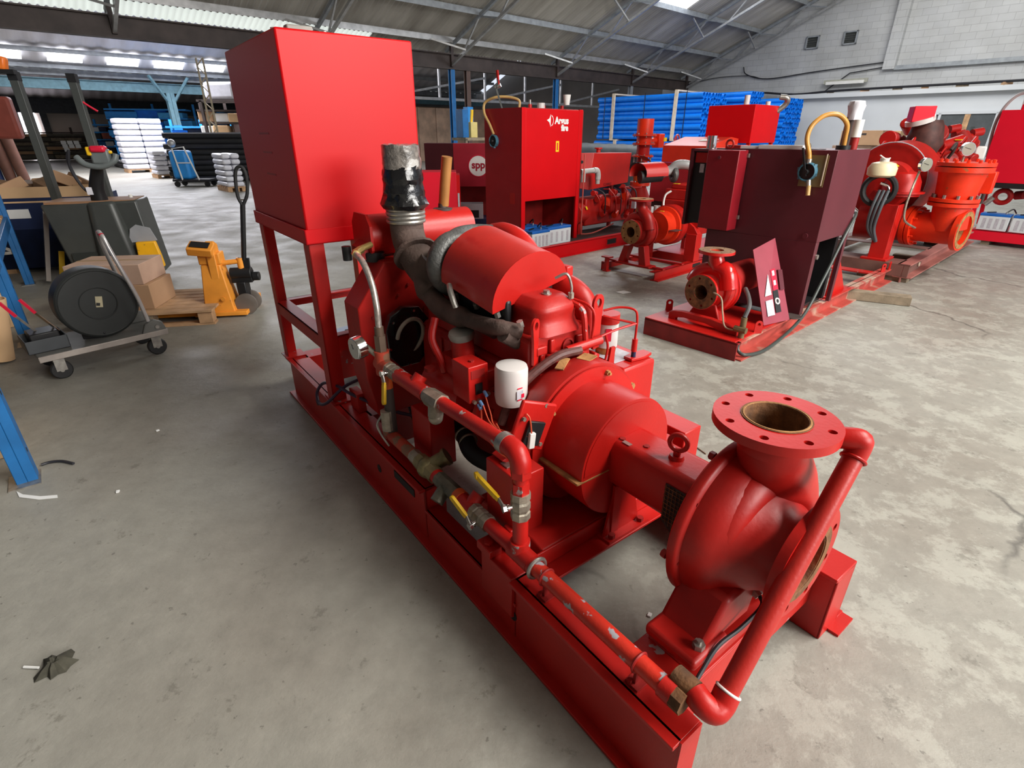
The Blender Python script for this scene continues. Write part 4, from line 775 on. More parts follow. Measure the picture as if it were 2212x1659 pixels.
MB().cyl((-1.36, 0.045, 0.335), (-1.315, 0.045, 0.335), 0.029, n=8).build('union', BRASS, p)
st_ = MB().sphere((-1.25, 0.045, 0.335), 0.042, 18).cyl((-1.25, 0.045, 0.335), (-1.215, 0.105, 0.375), 0.030, n=16).cyl((-1.215, 0.105, 0.375), (-1.21, 0.115, 0.382), 0.036, n=16).cyl((-1.31, 0.045, 0.335), (-1.18, 0.045, 0.335), 0.034, n=8).build('pressure_regulator', mat('greenish_brass', (0.24, 0.20, 0.10), 0.45, metal=0.5, var=0.3, scale=30, bump=0.3), p)
for _o in set(p.children) - _before: _o.location.x += 0.045
MB().cyl((-1.18, 0.045, 0.335), (-1.13, 0.045, 0.335), 0.027, n=16).build('grey_nipple', MANI, p); MB().cyl((-1.14, 0.045, 0.335), (-1.115, 0.045, 0.335), 0.029, n=16).build('red_ring', RED, p)
MB().cyl((-1.115, 0.045, 0.335), (-0.985, 0.045, 0.335), 0.030, n=8).cyl((-1.06, 0.045, 0.335), (-1.045, -0.01, 0.295), 0.026, n=12).build('y_strainer', mat('strainer_bronze', (0.13, 0.12, 0.09), 0.45, metal=0.5, var=0.35, scale=26, bump=0.4), p)
MB().cyl((-0.985, 0.045, 0.335), (-0.955, 0.045, 0.335), 0.031, n=16).build('orange_sleeve', mat('orange_drop2', (0.60, 0.09, 0.02), 0.5), p)
MB().cyl((-0.955, 0.045, 0.335), (-0.86, 0.045, 0.335), 0.027, n=16).cyl((-0.905, 0.045, 0.335), (-0.905, 0.085, 0.37), 0.026, n=14).build('tee', REDW, p)
ball_valve((-0.835, 0.045, 0.335), (1, 0, 0), (0.15, -1, -0.15), YEL, (-0.82, 0.10, 0.55), 0.115)
CY((-0.80, 0.045, 0.335), (-0.655, 0.045, 0.335), PR, 'feed_pipe', RED, p)
MB().prism([(0.06, 0.262), (0.12, 0.262), (0.12, 0.35), (0.07, 0.35)], 'x', -0.745, -0.705).build('pipe_saddle', RED, p, 0.004)
mtb = MB().prism([(0.0, 0.262), (0.10, 0.262), (0.12, 0.06), (0.0, 0.10)], 'x', -0.775, -0.61).build('rail_gusset', RED, p, 0.003)
MB().box(-0.795, -0.72, -0.004, 0.045, 0.262, 0.292).build('jacking_block', RED, p, 0.003); CY((-0.757, 0.02, 0.292), (-0.757, 0.02, 0.302), 0.016, 'block_bolt', RED, p, n=6)
# long riser from the discharge flange down to the front union
rp = MB().cyl((0.028, 0.115, 0.355), (0.004, 0.555, 0.815), 0.0235, n=26).build('bypass_pipe', mat('bypass_red', (0.42, 0.018, 0.012), 0.4, var=0.1, bump=0.15), p)
MB().tube(smooth([(-0.06, 0.53, 0.842), (-0.022, 0.545, 0.852), (0.002, 0.560, 0.852), (0.005, 0.562, 0.838), (0.004, 0.553, 0.812)], 5), 0.0265, 20).ring((0.0045, 0.548, 0.806), (0.03, -0.7, -0.72), 0.0265, 0.004, 24, 8).build('top_elbow', RED, rp)
MB().tube(smooth([(-0.022, 0.075, 0.352), (0.004, 0.070, 0.348), (0.026, 0.082, 0.338), (0.030, 0.105, 0.345), (0.028, 0.125, 0.366)], 5), 0.029, 20).build('bottom_elbow', RED, rp)
MB().ring((0.028, 0.127, 0.368), (-0.03, 0.7, 0.72), 0.0265, 0.0035, 28, 8).build('thread_tape', WHITE, rp)
MB().cyl((-0.075, 0.075, 0.352), (-0.02, 0.075, 0.352), 0.028, n=20).build('rusty_nipple', RUST, rp)
# ---- tank stand and fuel tank
sx0, sx1, sy1 = -2.94, -2.09, 0.60
for x0, y0 in ((sx1 - 0.09, 0.0), (sx0, 0.0), (sx0, sy1 - 0.09), (sx1 - 0.09, sy1 - 0.09)):
    X = x0 if x0 < -2.5 else x0; 
    xx = (x0, x0 + 0.075) ; 
    MB().box(xx[0], xx[1], y0, y0 + 0.007, 0.26, 1.06).box((xx[1] - 0.007) if x0 > -2.5 else xx[0], xx[1] if x0 > -2.5 else xx[0] + 0.007, y0, y0 + 0.07, 0.26, 1.06).build('stand_leg', RED, p, 0.0015)
MB().box(sx0 - 0.02, sx0 + 0.1, -0.015, 0.10, 0.26, 0.268).build('leg_foot', REDW, p); MB().box(sx1 - 0.13, sx1 + 0.02, -0.004, 0.09, 0.26, 0.268).build('leg_foot', REDW, p)
MB().box(sx0 + 0.05, sx1 - 0.08, 0.0, 0.07, 0.60, 0.607).box(sx0 + 0.05, sx1 - 0.08, 0.0, 0.007, 0.54, 0.607).build('stand_brace', RED, p)
MB().box(sx0 + 0.0, sx0 + 0.05, 0.06, sy1, 0.60, 0.607).box(sx0 + 0.0, sx0 + 0.007, 0.06, sy1, 0.555, 0.607).build('stand_brace', RED, p)
MB().box(sx1 - 0.07, sx1 - 0.015, 0.07, sy1, 0.60, 0.607).box(sx1 - 0.022, sx1 - 0.015, 0.07, sy1, 0.53, 0.607).build('stand_brace', RED, p)
tr = MB().box(sx0 - 0.02, sx1, -0.012, sy1 + 0.01, 1.055, 1.062).box(sx0 - 0.02, sx1, -0.012, -0.005, 1.055, 1.12).box(sx1 - 0.007, sx1, -0.012, sy1 + 0.01, 1.055, 1.12).box(sx0 - 0.02, sx0 - 0.013, -0.012, sy1 + 0.01, 1.055, 1.12).box(sx0 - 0.02, sx1, sy1 + 0.003, sy1 + 0.01, 1.055, 1.12).build('tank_tray', REDF, p, 0.0015)
ft_ = MB().box(-2.965, -2.10, 0.0, 0.585, 1.068, 1.872).build('fuel_tank', mat('tank_sheet_red', (0.50, 0.002, 0.004), 0.42, var=0.04, scale=1.5, bump=0.02, spec=0.25), p, 0.008, )
for y, z, w in ((-0.0012, 1.50, 0.17), (-0.0012, 1.42, 0.15), (-0.0012, 1.325, 0.15)):
    MB().box(-2.42 - w, -2.42, y, 0.001, z, z + 0.008).build('pressed_seam', REDD, ft_)
MB().cyl((-2.42, 0.11, 1.872), (-2.42, 0.11, 1.915), 0.028, n=20).build('tank_cap', WHITE, ft_)
MB().obox((-2.33, 0.17, 1.895), 0.05, 0.11, 0.045).build('breather_block', GREYF, ft_, 0.006)
CY((-2.20, 0.235, 1.872), (-2.20, 0.235, 1.888), 0.007, 'vent_stub', WHITE, ft_, n=8)
# dark cable looped round the near leg, running back along the skid
TU(smooth([(-2.02, 0.16, 0.40), (-2.05, 0.05, 0.36), (-2.11, -0.03, 0.27), (-2.20, -0.045, 0.235), (-2.26, -0.03, 0.27), (-2.22, 0.0, 0.33), (-2.10, 0.03, 0.35), (-1.95, 0.06, 0.345), (-1.75, 0.2, 0.29), (-1.5, 0.42, 0.272)], 6), 0.008, 'earth_cable', mat('purple_black_cable', (0.04, 0.02, 0.05), 0.5), p)
TU(smooth([(-2.3, 0.35, 0.275), (-2.0, 0.36, 0.30), (-1.8, 0.27, 0.275), (-1.55, 0.20, 0.27), (-1.4, 0.22, 0.27)]), 0.007, 'loose_cable', CABLE, p)
B(-2.02, -1.92, 0.06, 0.10, 0.262, 0.36, name='stay_bracket', m=RED, p=p)
# cable reel lying behind the tank stand (separate thing)
def loc2w(o, x, y, z=0): return o.matrix_world @ Vector((x, y, z)) if False else Vector((o.location.x + x * math.cos(o.rotation_euler.z) - y * math.sin(o.rotation_euler.z), o.location.y + x * math.sin(o.rotation_euler.z) + y * math.cos(o.rotation_euler.z), z))
# ---------------------------------------------------------------- helper: point of the place at a given distance ahead, read off the photograph
_cp, _sp = math.cos(0.4408), math.sin(0.4408)
def at(u, v, Y):
    x = (u - 1106.0) / 1143.0; y = (829.5 - v) / 1143.0
    r = Vector((x, _cp + y * _sp, -_sp + y * _cp)); return Vector((0, 0, 1.5)) + r * (Y / r.y)
def toloc(root, w):
    a = root.rotation_euler.z; d = Vector(w) - root.location; return Vector((d.x * math.cos(a) + d.y * math.sin(a), -d.x * math.sin(a) + d.y * math.cos(a), d.z))
def eye(p, c, d, r=0.03, t=0.008, m=RED, name='lifting_lug'):
    r_ = [(r * math.cos(a), r * math.sin(a) + 0.06) for a in [R_(-20 + 220 * k / 10) for k in range(11)]]
    o = MB().plate(c, d, r_ + [(-r, -0.01), (r, -0.01)], t, [(0, 0.06, r * 0.42)], xdir=Vector(d).cross(Vector((0, 0, 1))) * -1).build(name, m, p); return o
def end_suction_pump(p, x, y, z, s, zd, m, rust, yaw=0.0, disc_m=None):
    """small end-suction pump: suction eye facing -y at (x,y,z), discharge up at height zd; s = suction flange radius"""
    d = (0, 1, 0)
    c = MB().lathe((x, y + 0.01, z), d, [(0, s * .95), (0.02, s * .62), (s * .45, s * .62), (s * .75, s * 1.05), (s * 1.0, s * 1.28), (s * 1.35, s * 1.38), (s * 1.6, s * 1.40), (s * 1.62, s * 1.48), (s * 1.78, s * 1.48), (s * 1.8, s * .7), (s * 3.2, s * .45)], 40, cap=False).build('pump_casing', m, p, ang=45)
    pts = []; rs = []
    for i in range(36):
        t = i / 35; a = R_(215) + t * 2 * PI * .86; pts.append((x + s * 1.12 * math.cos(a), y + s * 1.12, z + s * 1.12 * math.sin(a))); rs.append(s * (.22 + .30 * t))
    MB().tube(pts, rs, 14).build('volute', m, c, ang=60)
    f = flange('suction_flange', (x, y, z), (0, 1, 0), s, s * .16, s * .42, 6, s * .07, p, m, bores=None, R_h=s * .78)
    MB().plate((x, y - 0.002, z), (0, 1, 0), s * .97, 0.003, [(0, 0, s * .42)] + holes_ring(s * .78, 6, s * .07, .3)).build('rusty_face', rust, f)
    MB().lathe((x, y, z), (0, 1, 0), [(0, s * .42), (s * 1.2, s * .40), (s * 1.21, .001)], 24, cap=False).build('bore', RUST, f)
    yd = y + s * 1.12
    MB().tube(smooth([(x + s * 1.05, yd, z + s * .2), (x + s * .8, yd, z + s * 1.1), (x + s * .25, yd, zd - s * .9), (x, yd, zd - s * .25), (x, yd, zd - 0.01)], 5), [s * .55 - s * .01 * min(i, 14) for i in range(21)], 18).build('discharge_neck', m, c, ang=60)
    g = MB().plate((x, yd, zd - 0.02), (0, 0, 1), s * 1.0, 0.02, [(0, 0, s * .38)] + holes_ring(s * .78, 8, s * .06)).build('discharge_flange', m, p)
    MB().plate((x, yd, zd), (0, 0, 1), s * .97, 0.003, [(0, 0, s * .38)] + holes_ring(s * .78, 8, s * .06)).build('rusty_face', disc_m or rust, g)
    MB().lathe((x, yd, zd - s), (0, 0, 1), [(0, .001), (0.001, s * .37), (s, s * .38)], 24, cap=False).build('bore', RUSTO, g)
    return c
def hand_pump(p, c, n, s=1.0, drop=0.13):
    """semi-rotary hand pump body on a panel, facing n (unit), lever and hose tails"""
    c = Vector(c); n = Vector(n)
    b = MB().lathe(c - n * 0.02, n, [(0, .045 * s), (0.01, .066 * s), (0.05, .066 * s), (0.055, .060 * s), (0.045, .054 * s)], 28, cap=False).build('hand_pump_body', TEAL, p)
    MB().lathe(c + n * 0.01, n, [(0, .055 * s), (0.012, .053 * s), (0.016, .02 * s), (0.045, .016 * s), (0.046, .001)], 24).build('pump_cover', BLACK, b)
    t = n.cross(Vector((0, 0, 1)))
    for k in range(6):
        a = k * PI / 3 + .3; q = c + t * (.066 * s * math.cos(a)) + Vector((0, 0, 1)) * (.066 * s * math.sin(a)); MB().obox(q + n * 0.015, .02, .02, .02, rz=a).build('pump_ear', TEAL, b)
    return b
# ================================================================ maroon pump set on the right
MN = empty('maroon_pump_set', (1.6223, 3.5638, 0), -0.843, 'low red skid pump set carrying the big maroon cabinet and a rusty-flanged pump', 'pump')
p = MN
def ibeam(p, x, y0, y1, h, w, m, name='skid_beam', web=0.012, right=True):
    return MB().box(x - w, x, y0, y1, h - 0.012, h).box(x - w, x + (0.035 if right else 0), y0, y1, 0.0, 0.012).box(x - w / 2 - web / 2 if right else x - w, x - w / 2 + web / 2 if right else x - w + web, y0, y1, 0.0, h).build(name, m, p, 0.002)
ibeam(p, 0.0, 0.03, 3.52, 0.135, 0.10, mat('dusty_red_beam', (0.40, 0.06, 0.045), 0.6, var=0.25, col2=(0.42, 0.27, 0.20), thr=0.55, soft=0.1, sc2=4))
ibeam(p, -0.68, 0.03, 3.52, 0.135, 0.10, REDW, right=False)
MB().box(-0.80, 0.0, 0.0, 0.012, 0.0, 0.135).box(-0.80, 0.0, 0.0, 0.06, 0.123, 0.135).build('front_channel', mat('scuffed_dark_red', (0.22, 0.012, 0.012), 0.5, var=0.3), p, 0.002)
MB().box(-0.80, -0.02, 0.0, 0.85, 0.136, 0.146).build('deck_plate', RED, p, 0.003)
MB().box(-0.7, -0.1, 3.1, 3.25, 0.125, 0.137).build('cross_plate', REDW, p); MB().box(-0.7, -0.1, 1.75, 1.95, 0.125, 0.137).build('cross_plate', REDW, p)
eye(p, (-0.79, 0.33, 0.146), (0.75, -0.66, 0)); eye(p, (-0.015, 0.33, 0.146), (0.75, -0.66, 0)); eye(p, (-0.03, 3.30, 0.136), (0.9, -0.4, 0)); eye(p, (-0.02, 3.48, 0.136), (1, 0, 0), m=RED)
end_suction_pump(p, -0.43, 0.155, 0.40, 0.135, 0.70, mat('gloss_red_casting', (0.48, 0.010, 0.008), 0.22, var=0.1, bump=0.2, coat=0.3), RUST, disc_m=mat('brown_rusty_face', (0.26, 0.16, 0.10), 0.7, var=0.3, scale=20))
# cut-out cradle feet
MB().prism([(-0.66, 0.146), (-0.60, 0.146), (-0.60, 0.165), (-0.52, 0.18), (-0.34, 0.18), (-0.26, 0.165), (-0.22, 0.146), (-0.08, 0.146), (-0.08, 0.20), (-0.22, 0.215), (-0.30, 0.225), (-0.55, 0.225), (-0.62, 0.215), (-0.66, 0.20)], 'y', 0.12, 0.17).build('cradle_foot', REDC, p, 0.004)
MB().prism([(-0.58, 0.15), (-0.28, 0.15), (-0.34, 0.30), (-0.50, 0.30)], 'y', 0.25, 0.36).build('casing_foot', REDC, p, 0.01)
MB().cyl((-0.43, 0.5, 0.42), (-0.43, 0.94, 0.42), 0.13, n=28).build('coupling_guard', REDD, p)
cab = MB().box(-0.92, 0.03, 0.965, 1.66, 0.735, 1.395).build('cabinet_body', MAROON, p, 0.003)
MB().box(-0.90, 0.03, 0.965, 0.985, 0.146, 0.735).build('lower_panel', MAROON, p, 0.002)
for q_ in ((-0.90, -0.86, 1.61, 1.65), (0.0, 0.03, 0.985, 1.03), (0.0, 0.03, 1.60, 1.65)): B(*q_, 0.146, 0.735, name='corner_post', m=MAROON, p=p, bevel=0.002)
MB().box(-0.10, 0.03, 0.965, 0.985, 0.735, 0.745).build('panel_seam', MAROON, p)
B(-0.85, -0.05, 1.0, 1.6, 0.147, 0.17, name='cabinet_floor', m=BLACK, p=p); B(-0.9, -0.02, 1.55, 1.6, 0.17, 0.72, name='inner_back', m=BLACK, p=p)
MB().cyl((0.03, 1.03, 0.62), (0.045, 1.03, 0.62), 0.02, n=10).build('door_catch', STEEL, p); CY((-0.06, 0.965, 0.78), (-0.06, 0.95, 0.78), 0.02, 'plug_knob', MAROON, p)
db = MB().box(-0.905, -0.63, 0.80, 0.95, 0.765, 1.385).build('switch_box', mat('switchbox_red', (0.20, 0.006, 0.012), 0.4, var=0.1), p, 0.006)
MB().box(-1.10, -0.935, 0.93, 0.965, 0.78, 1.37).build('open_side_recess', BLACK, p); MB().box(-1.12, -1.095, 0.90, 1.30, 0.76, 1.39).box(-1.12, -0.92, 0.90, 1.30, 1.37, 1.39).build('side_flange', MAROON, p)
MB().box(-1.03, -0.99, 0.925, 0.93, 1.20, 1.27).build('small_plate', LBLG, p); B(-1.08, -0.97, 0.925, 0.932, 1.28, 1.36, name='red_inset_panel', m=RED, p=p)  # the larger plate is plain red paint, set in the black opening
for zz in (1.33, 0.85): MB().box(-0.65, -0.615, 0.93, 0.955, zz, zz + 0.03).build('hinge', STEEL, db)
MB().cyl((-0.79, 0.80, 1.33), (-0.79, 0.785, 1.33), 0.012, n=10).build('lock', MAROON, db)
MB().ring((-0.76, 0.875, 1.43), (0, 1, 0.1), 0.03, 0.009, 20, 8).build('lifting_ring', REDD, db)
MB().ring((-0.22, 1.05, 1.42), (0.1, 1, 0.2), 0.022, 0.003, 20, 6).build('wire_ring', STEEL, cab)
MB().box(-0.85, -0.72, 0.975, 1.10, 1.395, 1.42).build('raised_lid', REDD, cab)
MB().cyl((-0.03, 1.22, 1.395), (-0.03, 1.22, 1.425), 0.05, n=20).cyl((-0.20, 1.10, 1.395), (-0.20, 1.10, 1.40), 0.09, n=20).build('hose_plate', BLACK, cab)
MB().cyl((0.0, 1.33, 1.395), (0.0, 1.33, 1.48), 0.03, n=16).build('red_stub', REDD, cab); MB().cyl((0.0, 1.33, 1.48), (0.0, 1.33, 1.60), 0.036, n=16).build('white_beaker', WHITE, cab)
MB().cyl((-0.09, 1.45, 1.395), (-0.09, 1.45, 1.62), 0.045, n=16).build('dark_stack', DARKST, cab); mb = MB().lathe((-0.08, 1.45, 1.60), (0, 0, 1), [(0, .05), (.06, .052), (.10, .06), (.13, .05), (.135, .02)], 14); random.seed(5)
mb.v = [(a + random.uniform(-.006, .006), b + random.uniform(-.006, .006), c) for a, b, c in mb.v]; mb.build('plastic_hood', FILM, cab)
MB().cyl((-1.05, 1.1, 1.39), (-1.05, 1.1, 1.49), 0.042, n=18).build('foil_wrapped_stub', CHROME, cab)
hp = hand_pump(p, (-0.14, 0.945, 1.245), (0, -1, 0), 1.0)
MB().box(-0.20, -0.02, 0.957, 0.966, 1.14, 1.36).build('pump_mounting_plate', mat('khaki_plate', (0.16, 0.11, 0.045), 0.5), hp)
MB().bar((-0.033, 0.955, 1.15), (-0.033, 0.955, 1.37), 0.006, 0.006).build('plate_edge', WOODW, hp)
MB().bar((-0.135, 0.90, 1.215), (-0.195, 0.90, 1.41), 0.016, 0.012).build('lever', BLACK, hp)
TU(smooth([(-0.145, 0.93, 1.315), (-0.155, 0.93, 1.37), (-0.20, 0.95, 1.47), (-0.20, 0.99, 1.56), (-0.15, 1.05, 1.625), (-0.08, 1.12, 1.63), (-0.03, 1.18, 1.57), (-0.03, 1.21, 1.48), (-0.03, 1.22, 1.42)], 7), 0.017, 'amber_hose', AMBER, hp, 14)
CY((-0.145, 0.93, 1.30), (-0.145, 0.93, 1.335), 0.02, 'hose_clip', STEEL, hp, n=10); CY((-0.115, 0.925, 1.19), (-0.105, 0.925, 1.14), 0.016, 'hose_clip', STEEL, hp, n=10)
MB().cyl((-0.105, 0.925, 1.15), (-0.095, 0.92, 1.08), 0.016, n=14).build('cut_hose_end', FAWN, hp)
# red bracket at the rear of the skid
MB().prism([(1.75, 0.137), (2.2, 0.137), (1.85, 0.50), (1.78, 0.50)], 'x', -0.06, -0.045).build('rear_gusset', RED, p)
MB().box(-0.14, 0.0, 1.70, 2.25, 0.137, 0.15).build('gusset_base', RED, p)
# capillary and hoses on the deck
TU(smooth([(-0.33, 0.16, 0.42), (-0.24, 0.12, 0.40), (-0.20, 0.10, 0.30), (-0.16, 0.10, 0.20), (-0.06, 0.12, 0.19)]), 0.006, 'capillary_tube', mat('cream_tube', (0.40, 0.32, 0.22), 0.5), p)
vb = MB().cyl((-0.04, 0.12, 0.14), (-0.04, 0.12, 0.30), 0.022, n=12).cyl((-0.09, 0.10, 0.21), (0.0, 0.10, 0.21), 0.024, n=8).build('drain_valve', mat('dirty_bronze', (0.20, 0.14, 0.07), 0.5, metal=0.4, var=0.3), p)
TU(smooth([(-0.18, 0.36, 0.44), (-0.10, 0.25, 0.42), (-0.04, 0.16, 0.38), (-0.04, 0.12, 0.30)]), 0.016, 'grey_hose', mat('grey_rubber', (0.10, 0.10, 0.10), 0.5), p)
TU(smooth([(-0.04, 0.12, 0.15), (-0.03, 0.09, 0.06), (0.03, 0.12, 0.03), (0.07, 0.4, 0.03), (0.06, 0.95, 0.14), (0.05, 1.25, 0.40), (0.05, 1.50, 0.72), (0.04, 1.68, 0.88), (0.0, 1.74, 0.90)], 8), 0.013, 'long_drain_hose', mat('dark_green_hose', (0.045, 0.055, 0.05), 0.35), p, 10)
CY((-0.06, 1.16, 0.137), (-0.06, 1.16, 0.165), 0.022, 'bung', RED, p)
# loose panel leaning on the set (its own thing)
lp_ = empty('loose_panel', (0, 0, 0), 0, 'loose maroon cover plate with red and white stickers leaning against the maroon pump set', 'panel')
a_, b_ = MN.matrix_basis @ Vector((-0.05, 0.50, 0.148)), MN.matrix_basis @ Vector((0.02, 0.80, 0.148))
q1, q2 = a_, b_
top1, top2 = MN.matrix_basis @ Vector((-0.30, 0.62, 0.68)), MN.matrix_basis @ Vector((-0.25, 0.86, 0.75))
nrm = (q2 - q1).cross(top1 - q1).normalized() * 0.006
MB().add([q1, q2, top2, top1, q1 + nrm, q2 + nrm, top2 + nrm, top1 + nrm], [(0,1,2,3),(4,5,6,7),(0,1,5,4),(1,2,6,5),(2,3,7,6),(3,0,4,7)]).build('panel_sheet', mat('purple_maroon_panel', (0.27, 0.045, 0.065), 0.35, var=0.1), lp_)
_tocam = (Vector((0, 0, 1.5)) - q1).dot(nrm) > 0
def pq(s, t, k=1.4): return q1.lerp(q2, s).lerp(top1.lerp(top2, s), t) + (nrm * k if _tocam else -nrm * (k - 1))
def patch(par, s0, s1, t0, t1, m, name, k=2.6):
    v = [pq(s0, t0, k), pq(s1, t0, k), pq(s1, t1, k), pq(s0, t1, k)]; return MB().add(v, [(0,1,2,3)]).build(name, m, par)
patch(lp_, .52, .72, .40, .66, LBLR, 'red_sticker'); patch(lp_, .50, .70, .12, .40, BLACK, 'black_sticker')
for t in (.58, .46): patch(lp_, .57, .66, t, t + .06, PAPER, 'white_symbol', 3.0)
v = [pq(.16, .36, 2.8), pq(.42, .36, 2.8), pq(.40, .62, 2.8)]; MB().add(v, [(0,1,2)]).build('white_triangle_sticker', PAPER, lp_)
patch(lp_, .16, .44, .10, .30, LBLG, 'grey_sticker'); 
cc = pq(.60, .26, 3.0); MB().ring(cc, nrm, 0.022, 0.006, 18, 6).build('white_ring_symbol', PAPER, lp_)
MB().bar(pq(.86, .38, 2), pq(.90, .62, 2), 0.05, 0.02, up=nrm.normalized()).build('panel_handle', MAROON, lp_)
# black bladed disc on the deck beside it
MB().cyl(MN.matrix_basis @ Vector((-0.0, 0.90, 0.147)), MN.matrix_basis @ Vector((0.0, 0.90, 0.157)), 0.075, n=24).build('round_blank', DARKST, p if False else None)
tag(bpy.data.objects['round_blank'], 'dark round steel blank on the red skid at the foot of the loose maroon panel', 'disc')
o = MB().obox(MN.matrix_basis @ Vector((0.14, 2.50, 0.045)), 0.62, 0.13, 0.085, rz=-0.843 + 0.35).build('timber_block', WOODG, None, 0.004); tag(o, 'squared grey timber block wedged under the rear of the maroon pump set skid', 'timber')
pp = empty('paper_bundle', MN.matrix_basis @ Vector((-0.40, 1.03, 1.396)), -0.843, 'flat bundle of white papers lying on top of the maroon cabinet', 'papers')
MB().obox((0, 0, 0.014), 0.34, 0.10, 0.028).build('paper_sheet', PAPER, pp); MB().obox((-0.26, 0.0, 0.01), 0.20, 0.09, 0.02, rz=0.08).build('paper_sheet', PAPER, pp)

# ================================================================ small pump set (behind, centre right)
SP = empty('small_pump_set', (1.6026, 5.8896, 0), -0.83, 'small red diesel pump set behind the main engine, red tank at its rear', 'pump')
p = SP
MB().box(-0.08, 0.0, 0.0, 1.15, 0.09, 0.10).box(-0.01, 0.0, 0.0, 1.15, 0.012, 0.10).box(-0.06, 0.05, 0.0, 1.15, 0.0, 0.012).build('skid_beam', RED, p, 0.002)
MB().box(-0.01, 0.001, 0.80, 0.98, 0.03, 0.075).build('fork_pocket', BLACK, p)
MB().box(-0.78, -0.70, 0.02, 1.15, 0.09, 0.10).box(-0.78, -0.77, 0.02, 1.15, 0.0, 0.10).box(-0.80, -0.0, 0.15, 0.20, 0.085, 0.115).box(-0.80, 0.0, 0.55, 0.60, 0.085, 0.115).box(-0.80, 0.0, 1.10, 1.15, 0.0, 0.10).build('skid_frame', REDC, p, 0.002)
MB().box(-0.72, -0.65, -0.03, 0.05, 0.0, 0.012).box(-0.70, -0.67, -0.02, 0.03, 0.0, 0.17).box(-0.74, -0.62, -0.04, 0.04, 0.165, 0.18).build('levelling_foot', RED, p)
MB().box(-0.78, -0.02, 1.15, 3.1, 0.085, 0.10).box(-0.02, -0.01, 1.15, 3.1, 0, 0.1).box(-0.78, -0.77, 1.15, 3.1, 0, 0.1).build('rear_deck', RED, p)
end_suction_pump(p, -0.38, 0.0, 0.495, 0.135, 0.845, REDC, RUSTO)
MB().prism([(-0.60, 0.115), (-0.52, 0.115), (-0.45, 0.32), (-0.53, 0.32)], 'y', 0.1, 0.2).prism([(-0.30, 0.115), (-0.20, 0.115), (-0.25, 0.34), (-0.33, 0.34)], 'y', 0.1, 0.2).box(-0.62, -0.14, 0.08, 0.22, 0.10, 0.125).build('pump_feet', RED, p, 0.006)
MB().lathe((-0.38, 0.50, 0.50), (0, 1, 0), [(0, 0.02), (0.0, 0.17), (0.16, 0.175), (0.17, 0.22), (0.20, 0.22), (0.21, 0.16)], 40).build('coupling_guard', ORNG, p, ang=30)
MB().box(-0.215, -0.12, 0.51, 0.66, 0.475, 0.48).build('guard_joint_lip', DARKST, p); MB().obox((-0.37, 0.58, 0.676), 0.05, 0.03, 0.002, rx=0).build('yellow_label', LBLY, p)
MB().lathe((-0.38, 0.70, 0.50), (0, 1, 0), [(0, 0.20), (0.02, 0.235), (0.14, 0.235), (0.16, 0.18)], 36).build('flywheel_housing', REDC, p, ang=40)
MB().box(-0.14, 0.0, 0.80, 0.93, 0.10, 0.42).build('engine_mount_post', RED, p, 0.004); MB().prism([(-0.30, 0.42), (0.0, 0.42), (-0.06, 0.50), (-0.14, 0.55), (-0.25, 0.5)], 'y', 0.82, 0.90).build('mount_bracket', RED, p, 0.003)
MB().box(-0.74, -0.66, 0.80, 0.93, 0.10, 0.42).build('engine_mount_post', RED, p, 0.004)
MB().box(-0.20, -0.02, 0.85, 1.05, 0.50, 0.70).build('side_housing', RED, p, 0.006)
eb = MB().box(-0.58, -0.20, 0.88, 1.60, 0.35, 0.78).build('engine_block', REDC, p, 0.01)
MB().box(-0.56, -0.22, 0.90, 1.58, 0.78, 0.90).build('cylinder_head', RED, p, 0.01)
for i in range(4): MB().box(-0.50, -0.28, 0.93 + i * 0.165, 1.07 + i * 0.165, 0.90, 0.955).build('rocker_cover', RED, eb, 0.012)
MB().obox((-0.45, 0.96, 0.957), 0.07, 0.05, 0.003).build('yellow_label', LBLY, eb)
MB().cyl((-0.60, 0.82, 0.70), (-0.60, 0.82, 0.585), 0.04, n=20).build('oil_filter', WPAINT, p)
TU(smooth([(-0.45, 0.86, 0.88), (-0.50, 0.82, 0.83), (-0.50, 0.80, 0.72), (-0.45, 0.80, 0.66), (-0.32, 0.82, 0.65)]), 0.012, 'white_hose', WHITE, p)
TU(smooth([(-0.30, 0.80, 0.70), (-0.36, 0.78, 0.72), (-0.46, 0.76, 0.70), (-0.55, 0.80, 0.62)]), 0.009, 'black_cable_loop', CABLE, p)
# air filter hood and turbo
hm = MB(); n_ = 14; P1 = []; P2 = []
for k in range(n_ + 1):
    a = PI - 1.15 * PI * k / n_ + 0.25; P1.append((-0.86 + 0.13 * math.cos(a), 0.72, 1.06 + 0.125 * math.sin(a))); P2.append((-0.72 + 0.13 * math.cos(a), 0.98, 1.07 + 0.125 * math.sin(a)))
hm.add(P1 + P2, [(i, i + 1, n_ + 2 + i, n_ + 1 + i) for i in range(n_)]); hm.add([Vector(q) * 0.995 for q in P1 + P2], [(i, n_ + 1 + i, n_ + 2 + i, i + 1) for i in range(n_)])
hm.build('air_cleaner_hood', RED, p, ang=50)
MB().cyl((-0.84, 0.735, 1.02), (-0.70, 0.98, 1.04), 0.075, n=24).build('air_filter', RUB, p)
TU(smooth([(-0.70, 0.99, 1.06), (-0.62, 1.06, 1.10), (-0.56, 1.10, 1.16), (-0.45, 1.16, 1.16), (-0.38, 1.22, 1.12)]), 0.055, 'turbo_pipe', GALV, p, 14)
MB().ring((-0.58, 1.08, 1.05), (0.5, 0.8, 0), 0.06, 0.035, 20, 10).build('turbocharger', CAST, p)
